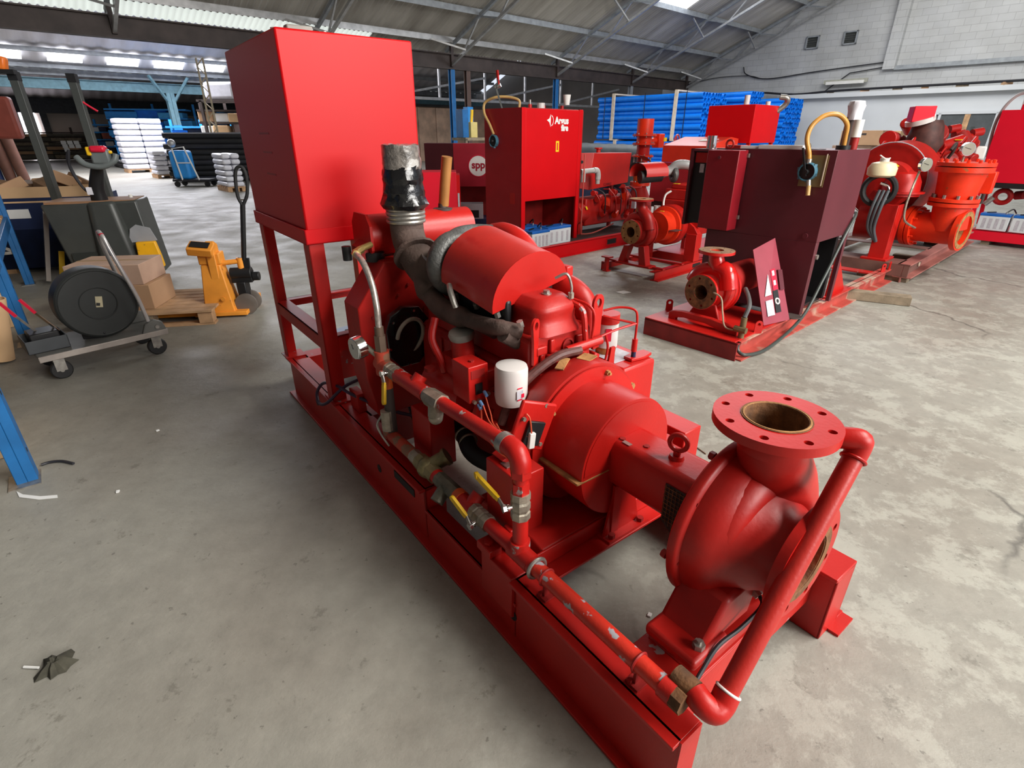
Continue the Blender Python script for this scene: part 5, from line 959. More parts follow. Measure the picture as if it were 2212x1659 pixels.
for i, (x, y, z, r) in enumerate([(-0.25, 0.95, 0.86, .05), (-0.20, 1.15, 0.92, .06), (-0.18, 1.35, 0.86, .06), (-0.62, 1.1, 0.6, .06), (-0.15, 1.0, 0.95, .035)]):
    MB().cyl((x, y, z), (x + 0.02, y + 0.16, z + 0.01), r, n=14).build('engine_accessory', REDC if i % 2 else RED, eb)
MB().box(-1.12, -0.45, 1.40, 1.44, 0.68, 1.17).build('instrument_panel', mat('dull_crimson_sheet', (0.33, 0.015, 0.022), 0.4, var=0.1), p, 0.004)
MB().box(-1.10, -0.5, 1.44, 1.7, 0.60, 0.68).build('panel_shelf', DARKST, p)
MB().box(-1.05, -1.0, 1.50, 1.6, 0.1, 0.62).box(-0.6, -0.55, 1.50, 1.6, 0.1, 0.62).build('panel_leg', REDD, p)
MB().prism([(1.45, 1.17), (2.15, 1.17), (2.15, 1.45), (1.95, 1.47), (1.45, 1.37)], 'x', -1.02, -0.35).build('sloped_engine_cover', mat('orange_red_sheet', (0.58, 0.03, 0.012), 0.4, var=0.1), p, 0.004)
MB().obox((-0.55, 1.75, 1.435), 0.22, 0.12, 0.002, rx=0.2).build('paper_sticker', PAPER, p)
tk = MB().box(-0.86, -0.22, 2.2, 2.94, 1.395, 1.845).build('rear_tank', REDF, p, 0.005)
for x in (-0.84, -0.27): 
    for y in (2.22, 2.88): MB().box(x, x + 0.04, y, y + 0.04, 0.1, 1.395).build('tank_leg', RED, p)
MB().cyl((-0.42, 2.35, 1.845), (-0.42, 2.35, 1.96), 0.035, n=14).build('white_cap', WPAINT, tk); MB().cyl((-0.25, 2.6, 1.845), (-0.25, 2.6, 1.89), 0.03, n=14).build('white_cap', WPAINT, tk)
MB().tube(smooth([(-0.24, 2.88, 1.78), (-0.16, 2.92, 1.86), (-0.14, 2.90, 1.93), (-0.22, 2.85, 1.95)]), 0.035, 12).build('vent_elbow', STEEL, tk)

# ================================================================ tall red cabinet set
AC = empty('cabinet_pump_set', (0.9566, 8.0464, 0), 0.7368, 'bright red pump set with the tall cabinet lettered in white', 'pump')
p = AC
MB().box(-2.2, 2.5, -0.44, -0.36, 0.15, 0.165).box(-2.2, 2.5, -0.44, -0.43, 0.0, 0.165).box(-2.2, 2.5, -0.47, -0.36, 0.0, 0.012).build('skid_beam', REDF, p, 0.002)
MB().box(-2.2, 2.5, -0.36, 0.78, 0.10, 0.115).build('deck_plate', DARKST, p)
MB().box(0.18, 0.38, -0.4425, -0.4395, 0.05, 0.12).build('fork_pocket', BLACK, p); MB().box(0.16, 0.40, -0.445, -0.439, 0.12, 0.128).box(0.16, 0.40, -0.445, -0.439, 0.042, 0.05).box(0.16, 0.17, -0.445, -0.439, 0.04, 0.13).box(0.39, 0.40, -0.445, -0.439, 0.04, 0.13).build('pocket_frame', RED, p)
CY((0.62, -0.46, 0.09), (1.05, -0.46, 0.10), 0.014, 'drain_pipe', mat('pink_grey_pipe', (0.45, 0.16, 0.14), 0.5), p)
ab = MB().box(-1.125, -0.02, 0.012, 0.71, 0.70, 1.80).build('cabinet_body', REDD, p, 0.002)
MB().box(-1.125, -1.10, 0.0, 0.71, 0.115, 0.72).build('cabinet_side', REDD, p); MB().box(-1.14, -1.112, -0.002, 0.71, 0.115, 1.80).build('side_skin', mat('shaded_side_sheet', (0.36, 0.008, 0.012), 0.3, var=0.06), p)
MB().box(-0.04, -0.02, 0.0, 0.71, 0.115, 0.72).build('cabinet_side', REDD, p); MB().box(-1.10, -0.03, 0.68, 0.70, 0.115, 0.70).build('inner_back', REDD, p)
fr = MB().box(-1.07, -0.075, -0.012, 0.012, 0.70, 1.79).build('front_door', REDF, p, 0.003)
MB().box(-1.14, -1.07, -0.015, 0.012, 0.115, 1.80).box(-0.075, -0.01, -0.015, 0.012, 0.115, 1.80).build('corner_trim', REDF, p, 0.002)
MB().box(-0.02, 0.02, 0.0, 0.05, 0.30, 1.79).build('hinge_strip', REDD, p)
MB().box(-1.105, -0.8, 0.35, 0.40, 0.62, 0.70).build('inner_bracket', RED, p)
rt = (PI / 2, 0, 0)
text('Argus', 0.112, (-0.42, -0.0135, 1.66), rt, PAPER, 'lettering', fr, bold=0.005, sx=0.98, align='CENTER'); text('fire', 0.098, (-0.36, -0.0135, 1.575), rt, PAPER, 'lettering', fr, bold=0.006)
n = 10; lg = [(-0.645, 1.66)] 
MB().prism([(-0.63, 1.735), (-0.655, 1.685), (-0.70, 1.665), (-0.655, 1.64), (-0.63, 1.585)], 'y', -0.014, -0.0125).build('logo_half', PAPER, fr)
MB().prism([(-0.618 + 0.042 * math.cos(a), 1.66 + 0.062 * math.sin(a)) for a in [R_(-88 + 176 * k / 10) for k in range(11)]] + [(-0.618 + 0.034 * math.cos(a), 1.66 + 0.052 * math.sin(a)) for a in [R_(88 - 176 * k / 10) for k in range(11)]], 'y', -0.014, -0.0125).build('logo_arc', PAPER, fr)
MB().box(-0.52, -0.46, -0.015, -0.0125, 1.29, 1.42).build('yellow_label', LBLY, fr); MB().box(-0.502, -0.48, -0.0165, -0.0145, 1.31, 1.40).build('label_print', LBLR, fr)
for x, h in ((-0.80, .05), (-0.55, .04), (-0.20, .05)): MB().cyl((x, 0.2, 1.80), (x, 0.2, 1.80 + h), 0.025, n=14).build('top_fitting', RED, ab)
MB().cyl((-0.80, 0.2, 1.85), (-0.80, 0.2, 1.90), 0.015, n=10).build('valve_top', STEEL, ab); MB().cyl((-0.6, 0.2, 1.80), (-0.6, 0.2, 1.87), 0.05, n=16).build('grey_cap', WPAINT, ab); MB().cyl((-0.27, 0.05, 1.85), (-0.27, 0.05, 1.97), 0.035, 0.05, n=18).build('white_beaker', WHITE, ab)
h2 = hand_pump(p, (-1.15, 0.50, 1.42), (-1, 0, 0), 1.15)
TU(smooth([(-1.16, 0.50, 1.50), (-1.17, 0.57, 1.62), (-1.18, 0.66, 1.75), (-1.15, 0.68, 1.87), (-1.08, 0.55, 1.93), (-0.98, 0.40, 1.93), (-0.92, 0.28, 1.89), (-0.92, 0.27, 1.81)], 7), 0.017, 'straw_hose', FAWN, h2, 12)
MB().bar((-1.10, 0.40, 1.80), (-1.16, 0.44, 2.02), 0.02, 0.02).bar((-1.16, 0.44, 2.02), (-1.14, 0.42, 2.12), 0.025, 0.02).build('lever', GREY, h2)
MB().bar((-1.14, 0.42, 2.06), (-1.15, 0.43, 2.22), 0.028, 0.02).build('red_grip', RED, h2); MB().cyl((-1.16, 0.46, 2.03), (-1.12, 0.40, 2.06), 0.022, n=10).build('chrome_clip', CHROME, h2)
MB().box(-1.142, -1.138, 0.12, 0.21, 0.66, 0.80).build('side_window', RED, p)
# engine end of the set
MB().cyl((0.05, 0.15, 0.42), (0.43, 0.30, 0.40), 0.155, n=32).build('silencer_drum', RED, p, 0.006); MB().obox((0.30, 0.085, 0.50), 0.06, 0.003, 0.05, rz=0.38, rx=-0.5).build('yellow_label', LBLY, p)
MB().box(0.20, 0.30, 0.15, 0.25, 0.11, 0.30).build('drum_leg', RED, p)
TU(smooth([(0.0, -0.08, 1.25), (0.0, -0.08, 0.6), (0.0, -0.08, 0.22), (0.04, -0.09, 0.17), (0.3, -0.1, 0.17), (0.8, -0.05, 0.24)], 5), 0.010, 'red_capillary', mat('pinkish_tube', (0.45, 0.08, 0.06), 0.5), p)
gp = TU([(0.02, 0.0, 1.02), (0.33, 0.0, 1.03)], 0.035, 'grey_vent_pipe', mat('grey_pvc', (0.38, 0.37, 0.35), 0.4), p, 14)
MB().tube(smooth([(0.30, 0.0, 1.03), (0.38, 0.0, 1.02), (0.41, 0.0, 0.96), (0.41, 0.0, 0.90)]), 0.042, 14).cyl((0.41, 0, 0.93), (0.41, 0, 0.84), 0.033, n=14).cyl((0.08, 0, 1.02), (0.08, 0, 0.88), 0.035, n=14).build('vent_elbow', MAT['grey_pvc'], gp)
cbx = MB().add([(0.50, .17, 1.25), (1.42, .17, 1.24), (1.38, .17, .80), (0.42, .17, .74), (0.20, .42, 1.25), (1.35, .55, 1.24), (1.30, .55, .80), (0.14, .42, .80)], [(0,1,2,3),(4,5,1,0),(4,0,3,7),(5,4,7,6),(1,5,6,2),(3,2,6,7)]).build('control_box', RED, p, 0.006)
CY((0.36, 0.28, 1.13), (0.35, 0.27, 1.13), 0.022, 'box_knob', BLACK, cbx); text('CLARKE', 0.055, (0.86, 0.168, 0.80), (PI / 2, 0, 0.0), LBLK, 'lettering', cbx)
for x in (0.35, 1.2): MB().box(x, x + 0.05, 0.35, 0.40, 0.11, 0.85).build('box_support', REDD, p)
MB().cyl((0.75, 0.3, 1.25), (0.75, 0.3, 1.31), 0.035, n=14).cyl((0.75, 0.3, 1.30), (0.75, 0.3, 1.32), 0.06, n=14).build('box_vent', RED, cbx)
eb2 = MB().box(0.35, 1.45, 0.15, 0.45, 0.22, 0.62).build('engine_block', REDC, p, 0.02)
random.seed(11)
acc = [(0.45, 0.05, 0.70, .05), (0.60, 0.08, 0.62, .07), (0.80, 0.08, 0.52, .08), (0.95, 0.08, 0.68, .07), (1.1, 0.06, 0.55, .06), (1.25, 0.08, 0.62, .08), (1.45, 0.05, 0.50, .07), (0.70, 0.05, 0.38, .05), (1.0, 0.05, 0.36, .06), (1.3, 0.05, 0.34, .05), (1.15, 0.05, 0.72, .05)]
for i, (x, y, z, r) in enumerate(acc):
    a = random.uniform(-1, 1); MB().cyl((x - .07 * math.cos(a), y, z - .07 * math.sin(a)), (x + .07 * math.cos(a), y + 0.05, z + .07 * math.sin(a)), r * 0.8, r * 0.65, n=14).build('engine_accessory', (RED, REDC, ORNG)[i % 3], eb2, 0.004)
for i in range(8):
    x = 0.4 + i * 0.13; TU(smooth([(x, 0.08, 0.75), (x + 0.05, -0.02, 0.62 + 0.05 * (i % 3)), (x + 0.10, 0.0, 0.45), (x + 0.16, 0.06, 0.35)]), 0.008 + 0.003 * (i % 2), 'engine_line', (RED, CABLE, REDC)[i % 3], eb2, 6)
MB().box(1.32, 1.46, -0.05, 0.02, 0.42, 0.55).build('grey_sender', LBLG, eb2); MB().box(1.40, 1.46, -0.055, -0.05, 0.46, 0.52).build('green_lamp', mat('green_lens', (0.05, 0.55, 0.08), 0.4), eb2)
TU(smooth([(1.0, -0.1, 0.22), (1.15, -0.15, 0.27), (1.25, -0.12, 0.20), (1.5, -0.1, 0.22)]), 0.018, 'silver_hose', CHROME, p)
# flanged vertical pipe stack at the right end
X, Y_ = 2.19, 0.50
ps = MB().cyl((X, Y_, 1.50), (X, Y_, 1.735), 0.135, n=32).build('spool_pipe', ORNG, p)
def ringf(z, r, t=0.025, m=ORNG): o = MB().cyl((X, Y_, z), (X, Y_, z + t), r, n=32).build('stack_flange', m, ps); bolt_ring(MB(), (X, Y_, z - 0.02), (0, 0, 1), r - 0.03, 8, 0.010, t + 0.04).build('flange_bolts', STEEL, o); return o
ringf(1.475, 0.20); ringf(1.34, 0.19); MB().cyl((X, Y_, 1.36), (X, Y_, 1.48), 0.125, n=28).build('butterfly_valve', ORNG, ps)
MB().cyl((X, Y_, 1.16), (X, Y_, 1.34), 0.11, n=28).build('spool_pipe', RED, ps); ringf(1.15, 0.18); ringf(0.98, 0.17)
bolt_ring(MB(), (X, Y_, 0.98), (0, 0, 1), 0.155, 6, 0.010, 0.19).build('tie_rods', STEEL, ps)
MB().lathe((X, Y_, 0.76), (0, 0, 1), [(0, 0.115), (0.06, 0.125), (0.13, 0.135), (0.19, 0.125), (0.22, 0.11)], 32).build('check_valve', mat('orange_casting', (0.68, 0.10, 0.01), 0.45, var=0.15, bump=0.2), ps); ringf(0.69, 0.17, 0.06)
MB().cyl((X, Y_, 1.0), (X, Y_, 1.15), 0.095, n=24).build('bellows', REDC, ps)
MB().lathe((X, Y_, 0.38), (0, 0, 1), [(0, 0.26), (0.10, 0.20), (0.31, 0.10)], 28).build('taper_casing', REDC, ps); MB().cyl((X, Y_, 0.1), (X, Y_, 0.38), 0.24, n=28).build('pump_body', REDC, ps)
gb = MB().cyl((X + 0.12, Y_, 1.40), (X + 0.42, Y_ - 0.02, 1.40), 0.05, n=14).obox((X + 0.38, Y_ - 0.03, 1.40), 0.16, 0.14, 0.22).build('gearbox', ORNG, ps, 0.01)
MB().obox((X + 0.46, Y_ - 0.11, 1.42), 0.08, 0.02, 0.06).build('yellow_tag', LBLY, gb)
hw = MB().ring((X + 0.66, Y_ - 0.22, 1.345), (0.25, -1, 0), 0.15, 0.014, 32, 8); x_, y_, d_ = frame_of((0.25, -1, 0)); c_ = Vector((X + 0.66, Y_ - 0.22, 1.345))
for k in range(5): a = 2 * PI * k / 5; hw.bar(c_, c_ + x_ * 0.15 * math.cos(a) + y_ * 0.15 * math.sin(a), 0.016, 0.012)
hw.cyl(c_, c_ + Vector((-0.05, 0.2, 0)), 0.02, n=10).build('handwheel', mat('pinkish_handwheel', (0.55, 0.05, 0.06), 0.4), ps)
MB().prism([(1.62, 0.70), (1.95, 0.70), (1.95, 0.68), (1.62, 0.68)], 'y', 0.3, 0.5).build('intake_shelf', RED, ps)
hm = MB(); P1 = [(1.60 + 0.28 * k / 10, 0.10, 1.19 - 0.10 * (k / 10) ** 2) for k in range(11)]; hm.add(P1 + [(a + 0.12, b + 0.26, c + 0.02) for a, b, c in P1], [(i, i + 1, 12 + i, 11 + i) for i in range(10)]).build('air_filter_hood', RED, cbx); MB().cyl((1.50, 0.16, 1.02), (1.85, 0.25, 1.02), 0.075, n=20).build('air_filter', RUB, cbx)
# batteries under the cabinet, each its own thing
def battery(x0, x1, y0, y1, z, par, lbl, group):
    r = empty('battery', (0, 0, 0), 0, lbl, 'battery', group); mw = par.matrix_basis
    r.location = mw @ Vector(((x0 + x1) / 2, (y0 + y1) / 2, z)); r.rotation_euler = par.rotation_euler; w, d = (x1 - x0) / 2, (y1 - y0) / 2
    c = MB().box(-w, w, -d, d, 0, 0.20).build('battery_case', BATW, r, 0.006)
    MB().box(-w * 1.01, w * 1.01, -d * 1.01, d * 1.01, 0.20, 0.235).build('battery_lid', BATB, r, 0.006)
    for k in range(4): MB().box(-w + 0.05 + k * (2 * w - 0.1) / 3.4, -w + 0.09 + k * (2 * w - 0.1) / 3.4, -d - 0.0015, -d, 0.03, 0.17).build('moulded_rib', LBLG, c)
    MB().bar((-w * .7, 0, 0.24), (-w * .1, 0.02, 0.25), 0.02, 0.012).build('terminal_strap', BLACK, r); MB().cyl((w * .6, 0, 0.235), (w * .6, 0, 0.26), 0.012, n=8).build('terminal', STEEL, r)
    TU(smooth([(w * .6, 0, 0.255), (w * .9, 0.05, 0.30), (w * 1.1, 0.15, 0.24)]), 0.009, 'battery_lead', BLACK, r, 6); return r
for a in (0,):
    battery(-1.16, -0.83, -0.25, -0.03, 0.115, AC, 'blue-topped white battery on the deck below the lettered red cabinet, nearer its left corner', None)
    battery(-0.78, -0.32, -0.17, 0.03, 0.115, AC, 'blue-topped white battery below the lettered red cabinet, to the right of its twin', None)
    battery(-1.0, -0.67, 0.05, 0.30, 0.115, AC, 'blue-topped battery half hidden in the recess behind the front two under the red cabinet', None)

# ================================================================ large double-suction machine on the right
BM = empty('large_diesel_pump', (4.38, 5.81, 0), 0.7368, 'large orange-red diesel pump with flanged valve tee on a brown steel base', 'pump')
p = BM
BASE = mat('brown_base_steel', (0.16, 0.075, 0.060), 0.6, var=0.25, scale=4)
MB().box(-0.02, 3.3, 0.0, 0.12, 0.185, 0.20).box(-0.02, 3.3, 0.05, 0.065, 0.0, 0.19).box(-0.02, 3.3, -0.04, 0.14, 0.055, 0.07).build('base_beam', mat('pinkish_base_steel', (0.33, 0.12, 0.10), 0.55, var=0.25, scale=4), p, 0.002)
MB().box(-0.02, 0.0, 0.0, 1.2, 0.06, 0.20).box(0.0, 0.30, 0.1, 1.2, 0.185, 0.20).box(0, 3.3, 1.1, 1.2, 0.06, 0.2).box(1.2, 1.4, 0.1, 1.15, 0.19, 0.20).box(2.4, 3.3, 0.1, 1.15, 0.19, 0.20).build('base_frame', BASE, p, 0.002)
MB().prism([(0.05, 0.07), (0.60, 0.07), (0.66, 0.13), (0.60, 0.18), (0.30, 0.18)], 'y', 0.035, 0.049).build('end_gusset', BASE, p); CY((0.52, 0.03, 0.13), (0.52, 0.02, 0.13), 0.025, 'lug_hole_rim', WOODW, p)
for x in (0.02, 1.4, 3.0): MB().box(x, x + 0.12, 0.0, 0.5, 0.0, 0.055).build('timber_packer', WOODG, p)
# discharge tee pipe
L, Rr = Vector((0.50, 0.20, 0.55)), Vector((0.42, -0.28, 0.56)); d = (Rr - L).normalized()
hp_ = MB().lathe(L, d, [(0, 0.162), ((Rr - L).length, 0.162)], 40, cap=False).build('tee_pipe', ORNG, p)
MB().cyl(L - d * 0.05, L, 0.215, n=40).build('pipe_flange', ORNG, hp_); MB().cyl(L + d * 0.01, L + d * 0.05, 0.215, n=40).build('pipe_flange', ORNG, hp_); bolt_ring(MB(), L + d * 0.05, d, 0.19, 12, 0.012, 0.04).build('flange_bolts', ORNG, hp_)
MB().plate(Rr - d * 0.04, d, 0.215, 0.05, [(0, 0, 0.150)]).build('open_flange', ORNG, hp_); MB().plate(Rr + d * 0.0105, d, 0.195, 0.003, [(0, 0, 0.150)]).build('rusty_ring', RUSTO, hp_)
MB().lathe(Rr - d * 0.3, d, [(0, 0.001), (0.002, 0.15), (0.3, 0.152)], 30, cap=False).build('bore', RUSTO, hp_)
for a in [k * PI / 6 for k in range(12)]:
    pass
V = Vector((0.45, -0.11, 0.53))
MB().cyl((L + d * 0.34) , (V.x - 0.02, V.y, 0.82), 0.17, n=36).build('tee_branch', ORNG, hp_)
gv = MB().cyl((V.x - .02, V.y, 0.80), (V.x - .02, V.y, 0.835), 0.225, n=40).cyl((V.x - .02, V.y, 0.845), (V.x - .02, V.y, 0.88), 0.225, n=40).build('valve_flange', ORNG, hp_); bolt_ring(MB(), (V.x - .02, V.y, 0.88), (0, 0, 1), 0.195, 10, 0.016, 0.035).build('flange_bolts', STEEL, gv)
MB().lathe((V.x - .02, V.y, 0.88), (0, 0, 1), [(0, 0.17), (0.05, 0.185), (0.14, 0.195), (0.24, 0.21), (0.28, 0.22)], 36).build('check_valve_body', ORNG, hp_)
gt = MB().cyl((V.x, V.y, 1.14), (V.x, V.y, 1.19), 0.255, n=44).cyl((V.x, V.y, 1.20), (V.x, V.y, 1.235), 0.255, n=44).build('top_flange', ORNG, hp_); bolt_ring(MB(), (V.x, V.y, 1.235), (0, 0, 1), 0.225, 14, 0.016, 0.03).build('flange_bolts', ORNG, gt)
MB().box(V.x + 0.20, V.x + 0.34, V.y - 0.25, V.y - 0.12, 0.92, 1.14).build('counterweight_box', ORNG, hp_, 0.01)
# pump support, bearing bowl, large volute disc
MB().box(0.02, 0.10, 0.28, 0.44, 0.20, 0.80).box(0.10, 0.24, 0.28, 0.30, 0.20, 0.80).box(-0.02, 0.28, 0.24, 0.5, 0.20, 0.225).build('pump_support', RED, p, 0.004)
MB().cyl((0.40, 0.75, 0.55), (0.50, 0.22, 0.55), 0.18, n=32).build('suction_branch', RED, p)
MB().lathe((0.20, 0.52, 0.98), (1, -0.1, 0), [(0, 0.15), (0.02, 0.24), (0.16, 0.25), (0.18, 0.22), (0.40, 0.18)], 36).build('bearing_housing', RED, p)
MB().lathe((0.30, 0.38, 1.03), (0, 0, 1), [(-0.15, 0.20), (-0.12, 0.20), (-0.12, 0.24), (-0.10, 0.24), (-0.10, 0.19), (0.0, 0.18), (0.08, 0.14), (0.12, 0.05)], 30).build('bearing_bowl', RED, p)
MB().lathe((0.62, 0.62, 1.0), (1, -0.15, 0), [(0, 0.30), (0.02, 0.42), (0.30, 0.44), (0.33, 0.40), (0.6, 0.36)], 44).build('flywheel_cover', REDC, p, ang=40)
MB().ring((0.61, 0.62, 1.0), (1, -0.15, 0), 0.42, 0.006, 44, 6).build('pale_rim', LBLG, p)
MB().ring((-0.02, 0.50, 0.95), (1, 0.1, 0), 0.15, 0.03, 30, 8).build('rubber_coupling', RUB, p)
for k in range(3): TU(smooth([(-0.05, 0.48 - .04 * k, 0.95), (-0.09, 0.50 - .04 * k, 0.75), (-0.04, 0.50 - .03 * k, 0.55), (0.02, 0.40, 0.40)]), 0.018, 'drooping_hose', mat('slate_hose', (0.07, 0.08, 0.09), 0.5), p)
TU(smooth([(-0.03, 0.50, 1.02), (0.0, 0.42, 0.98), (0.0, 0.40, 0.88), (-0.05, 0.42, 0.84)]), 0.016, 'chrome_hose', CHROME, p)
jg = MB().lathe((-0.02, 0.52, 1.08), (0, 0, 1), [(0, 0.10), (0.02, 0.135), (0.09, 0.14), (0.14, 0.11), (0.155, 0.05)], 24).build('header_jug', TANKJ, p); MB().cyl((-0.02, 0.52, 1.235), (-0.02, 0.52, 1.27), 0.045, n=16).build('jug_cap', WPAINT, jg); MB().obox((0.05, 0.42, 1.20), 0.08, 0.05, 0.01, rx=.6).build('yellow_label', LBLY, jg); MB().tube(smooth([(-.12, .55, 1.30), (-.05, .5, 1.26), (0.0, .48, 1.27)]), 0.007, 8).build('jug_tube', WPAINT, jg)
def gauge(c, n, r, stem): 
    c = Vector(c); n = Vector(n).normalized(); g_ = MB().cyl(c, c + n * 0.04, r, n=28).build('pressure_gauge', CHROME, p, 0.003); MB().cyl(c + n * 0.04, c + n * 0.042, r * .9, n=28).build('gauge_dial', mat('olive_dial', (0.24, 0.23, 0.18), 0.3), g_)
    t = n.cross(Vector((0, 0, 1))); MB().bar(c + n * 0.044 - t * r * .3, c + n * 0.044 + t * r * .6 + Vector((0, 0, r * .25)), 0.005, 0.002).build('gauge_needle', BLACK, g_); TU(stem, 0.011, 'gauge_stem', BRASS, g_, 8)
gauge((0.02, 0.17, 1.215), (-0.55, -0.83, 0), 0.068, smooth([(0.03, 0.19, 1.16), (0.02, 0.20, 1.05), (-0.02, 0.20, 0.95), (-0.05, 0.2, 0.80), (-0.02, 0.18, 0.66), (0.15, 0.12, 0.58), (0.25, 0.12, 0.56)]))
gauge((V.x + 0.05, V.y + 0.05, 1.36), (-0.75, -0.65, 0), 0.068, [(V.x + 0.05, V.y + 0.05, 1.30), (V.x + 0.05, V.y + 0.05, 1.23)])
# engine above and behind: air inlet with cap, dark filter, manifold bodies
def tl(u, v, Y): return toloc(BM, at(u, v, Y))
eng = MB().box(0.9, 2.8, 0.45, 1.05, 0.75, 1.30).build('engine_block', REDC, p, 0.03)
q = tl(1990, 300, 7.1)
MB().lathe(tl(1988, 330, 7.1), (0, 0, 1), [(0, 0.16), (0.1, 0.20), (0.3, 0.16), (0.36, 0.13)], 28).build('air_inlet_filter', mat('brown_filter', (0.07, 0.025, 0.02), 0.6, var=0.4, scale=12), eng)
MB().cyl(tl(1988, 266, 7.1), tl(1988, 256, 7.1), 0.15, n=28).build('plastic_sheet_gasket', WPAINT, eng)
MB().obox(tl(1990, 247, 7.1), 0.22, 0.22, 0.17, rz=0.5).build('red_cap_box', CRIM, eng, 0.006)
for i, (u, v, r) in enumerate([(1925, 300, .10), (1945, 315, .12), (1915, 345, .10), (1940, 345, .12), (2020, 300, .13), (2030, 285, .08), (2035, 330, .12), (1975, 350, .14), (2010, 350, .13), (2055, 310, .08), (2085, 305, .09), (2105, 315, .06), (2075, 335, .10), (2040, 355, .11), (2095, 340, .07), (1960, 275, .07)]):
    a = tl(u, v, 7.25 + 0.1 * (i % 4)); dd = Vector((math.cos(i * 1.7) * .14, math.sin(i * 2.3) * .08, math.sin(i * 1.1) * .07)); MB().cyl(a - dd, a + dd, r * .95, r * .75, n=16).build('manifold_body', (RED, REDD, REDC)[i % 3], eng, 0.01)
for i in range(10):
    a = tl(1900 + i * 22, 320 + 12 * math.sin(i * 1.3), 7.0); MB().tube(smooth([a, a + Vector((.08, -.02, .07)), a + Vector((.14, 0, -.02)), a + Vector((.2, .04, -.1))]), 0.012 + .006 * (i % 2), 8).build('engine_line', (RED, DARKST, REDC)[i % 3], eng)
MB().cyl(tl(1960, 345, 6.9), tl(1942, 352, 6.9), 0.02, n=10).build('blue_cap_sleeve', BLUEB, eng)
for i, (u, v) in enumerate([(2060, 292), (2080, 300), (2100, 288), (2050, 280)]):
    a = tl(u, v, 7.6); MB().cyl(a, a + Vector((0.10, -0.08, 0.02)), 0.05, n=12).build('valve_knob', REDC, eng)
MB().obox(tl(2072, 302, 7.3), 0.14, 0.06, 0.01).build('yellow_label', LBLY, eng); MB().obox(tl(2115, 330, 7.5), 0.14, 0.12, 0.16, rz=.3).build('white_bottle', WHITE, eng, 0.02)
TU([tl(2125, 350, 7.2), tl(2122, 385, 7.2), tl(2125, 420, 7.2), tl(2118, 440, 7.2)], 0.022, 'beaded_cable', DARKST, p)

# ================================================================ red tank set at the right edge of the view
RT = empty('edge_tank_set', (6.9727, 8.1846, 0), -0.85, 'crimson tank set cut by the right edge of the picture, batteries standing beneath', 'pump')
p = RT
MB().box(-0.07, 1.6, 0.0, 0.05, 0.06, 0.20).box(-0.07, 1.6, 0.0, 0.9, 0.19, 0.20).box(-0.07, 1.6, 0.85, 0.9, 0.06, 0.20).build('skid_frame', CRIM, p, 0.003)
for x in (0.1, 1.2): MB().box(x, x + 0.1, 0.05, 0.85, 0.0, 0.06).build('timber_packer', WOODG, p)
tk = MB().box(-0.20, 1.2, 0.12, 0.9, 0.86, 1.81).build('tank_body', CRIM, p, 0.005)
MB().box(-0.20, 1.2, 0.12, 0.9, 0.79, 0.86).build('dark_skirt', BLACK, p)
for x in (-0.16, 1.1):
    for y in (0.2, 0.8): MB().bar((x, y, 0.80), (x + 0.05, y, 0.20), 0.05, 0.05).build('tank_leg', CRIM, p)
TU(smooth([(-0.20, 0.2, 1.20), (-0.24, 0.2, 1.60), (-0.20, 0.2, 1.85), (-0.10, 0.22, 2.0), (0.02, 0.25, 2.02), (0.1, 0.3, 1.95), (0.11, 0.3, 1.81)], 6), 0.02, 'looped_hose', mat('grey_pink_hose', (0.34, 0.28, 0.28), 0.4), tk)
MB().cyl((0.0, 0.3, 1.81), (0.0, 0.3, 1.88), 0.03, n=12).build('red_valve', CRIM, tk); MB().cyl((0.0, 0.3, 1.88), (0.0, 0.3, 1.95), 0.035, n=12).build('white_cap', WHITE, tk)
rg = MB().ring((0.12, 0.35, 0.66), (0, 1, 0.2), 0.09, 0.035, 28, 10).build('cast_ring', REDC, p)
for i in range(5): MB().cyl((0.25 + i * .2, 0.45, 0.68), (0.35 + i * .2, 0.40, 0.70), 0.06, n=12).build('engine_accessory', REDD, p)
MB().cyl((-0.02, 0.10, 0.56), (0.05, 0.10, 0.66), 0.035, n=8).build('grey_terminal_cover', STEEL, p)
for k, x in enumerate((-0.02, 0.36, 0.74)):
    b = battery(x, x + 0.35, 0.06, 0.28, 0.205, RT, ['blue-lidded battery under the edge tank, leftmost of the three in its row', 'blue-lidded battery under the edge tank, middle one of its row', 'blue-lidded battery under the edge tank, last before the picture edge'][k], None)

# ================================================================ cabinets behind the main tank
SB = empty('badged_cabinet', (0, 0, 0), 0, 'dull red control cabinet with a round white badge, standing behind the tall lettered cabinet', 'cabinet')
a = at(978, 310, 10); SB.location = (a.x, a.y, 0); SB.rotation_euler.z = 0.0 + 0.06; p = SB; zt = a.z
W2 = 0.95
sb = MB().box(0, W2, 0, 0.6, 0.66, zt).build('cabinet_body', mat('badge_cabinet_red', (0.34, 0.012, 0.028), 0.4, var=0.08), p, 0.004)
MB().add([(-0.52, 0.30, 0.66), (0, 0, 0.66), (0, 0, zt), (-0.52, 0.30, zt), (-0.52, .9, .66), (-0.52, .9, zt), (0, .6, .66), (0, .6, zt)], [(0,1,2,3),(4,0,3,5),(3,2,7,5),(0,4,6,1),(4,5,7,6)]).build('cabinet_wing', MAROON, p)
for x in (0.02, 0.87): MB().box(x, x + 0.05, 0.02, 0.07, 0.08, 0.66).build('cabinet_leg', MAROON, p)
MB().box(-0.5, 1.0, 0.0, 0.6, 0.0, 0.10).build('skid_frame', NAVY, p); MB().box(0.0, 0.9, 0.55, 0.6, 0.1, 0.66).build('dark_back_panel', REDD, p); MB().box(0.05, 0.5, 0.05, 0.35, 0.10, 0.36).build('grey_case', LBLG, p); MB().box(0.2, 0.42, 0.045, 0.05, 0.12, 0.25).build('case_handle', BLACK, p)
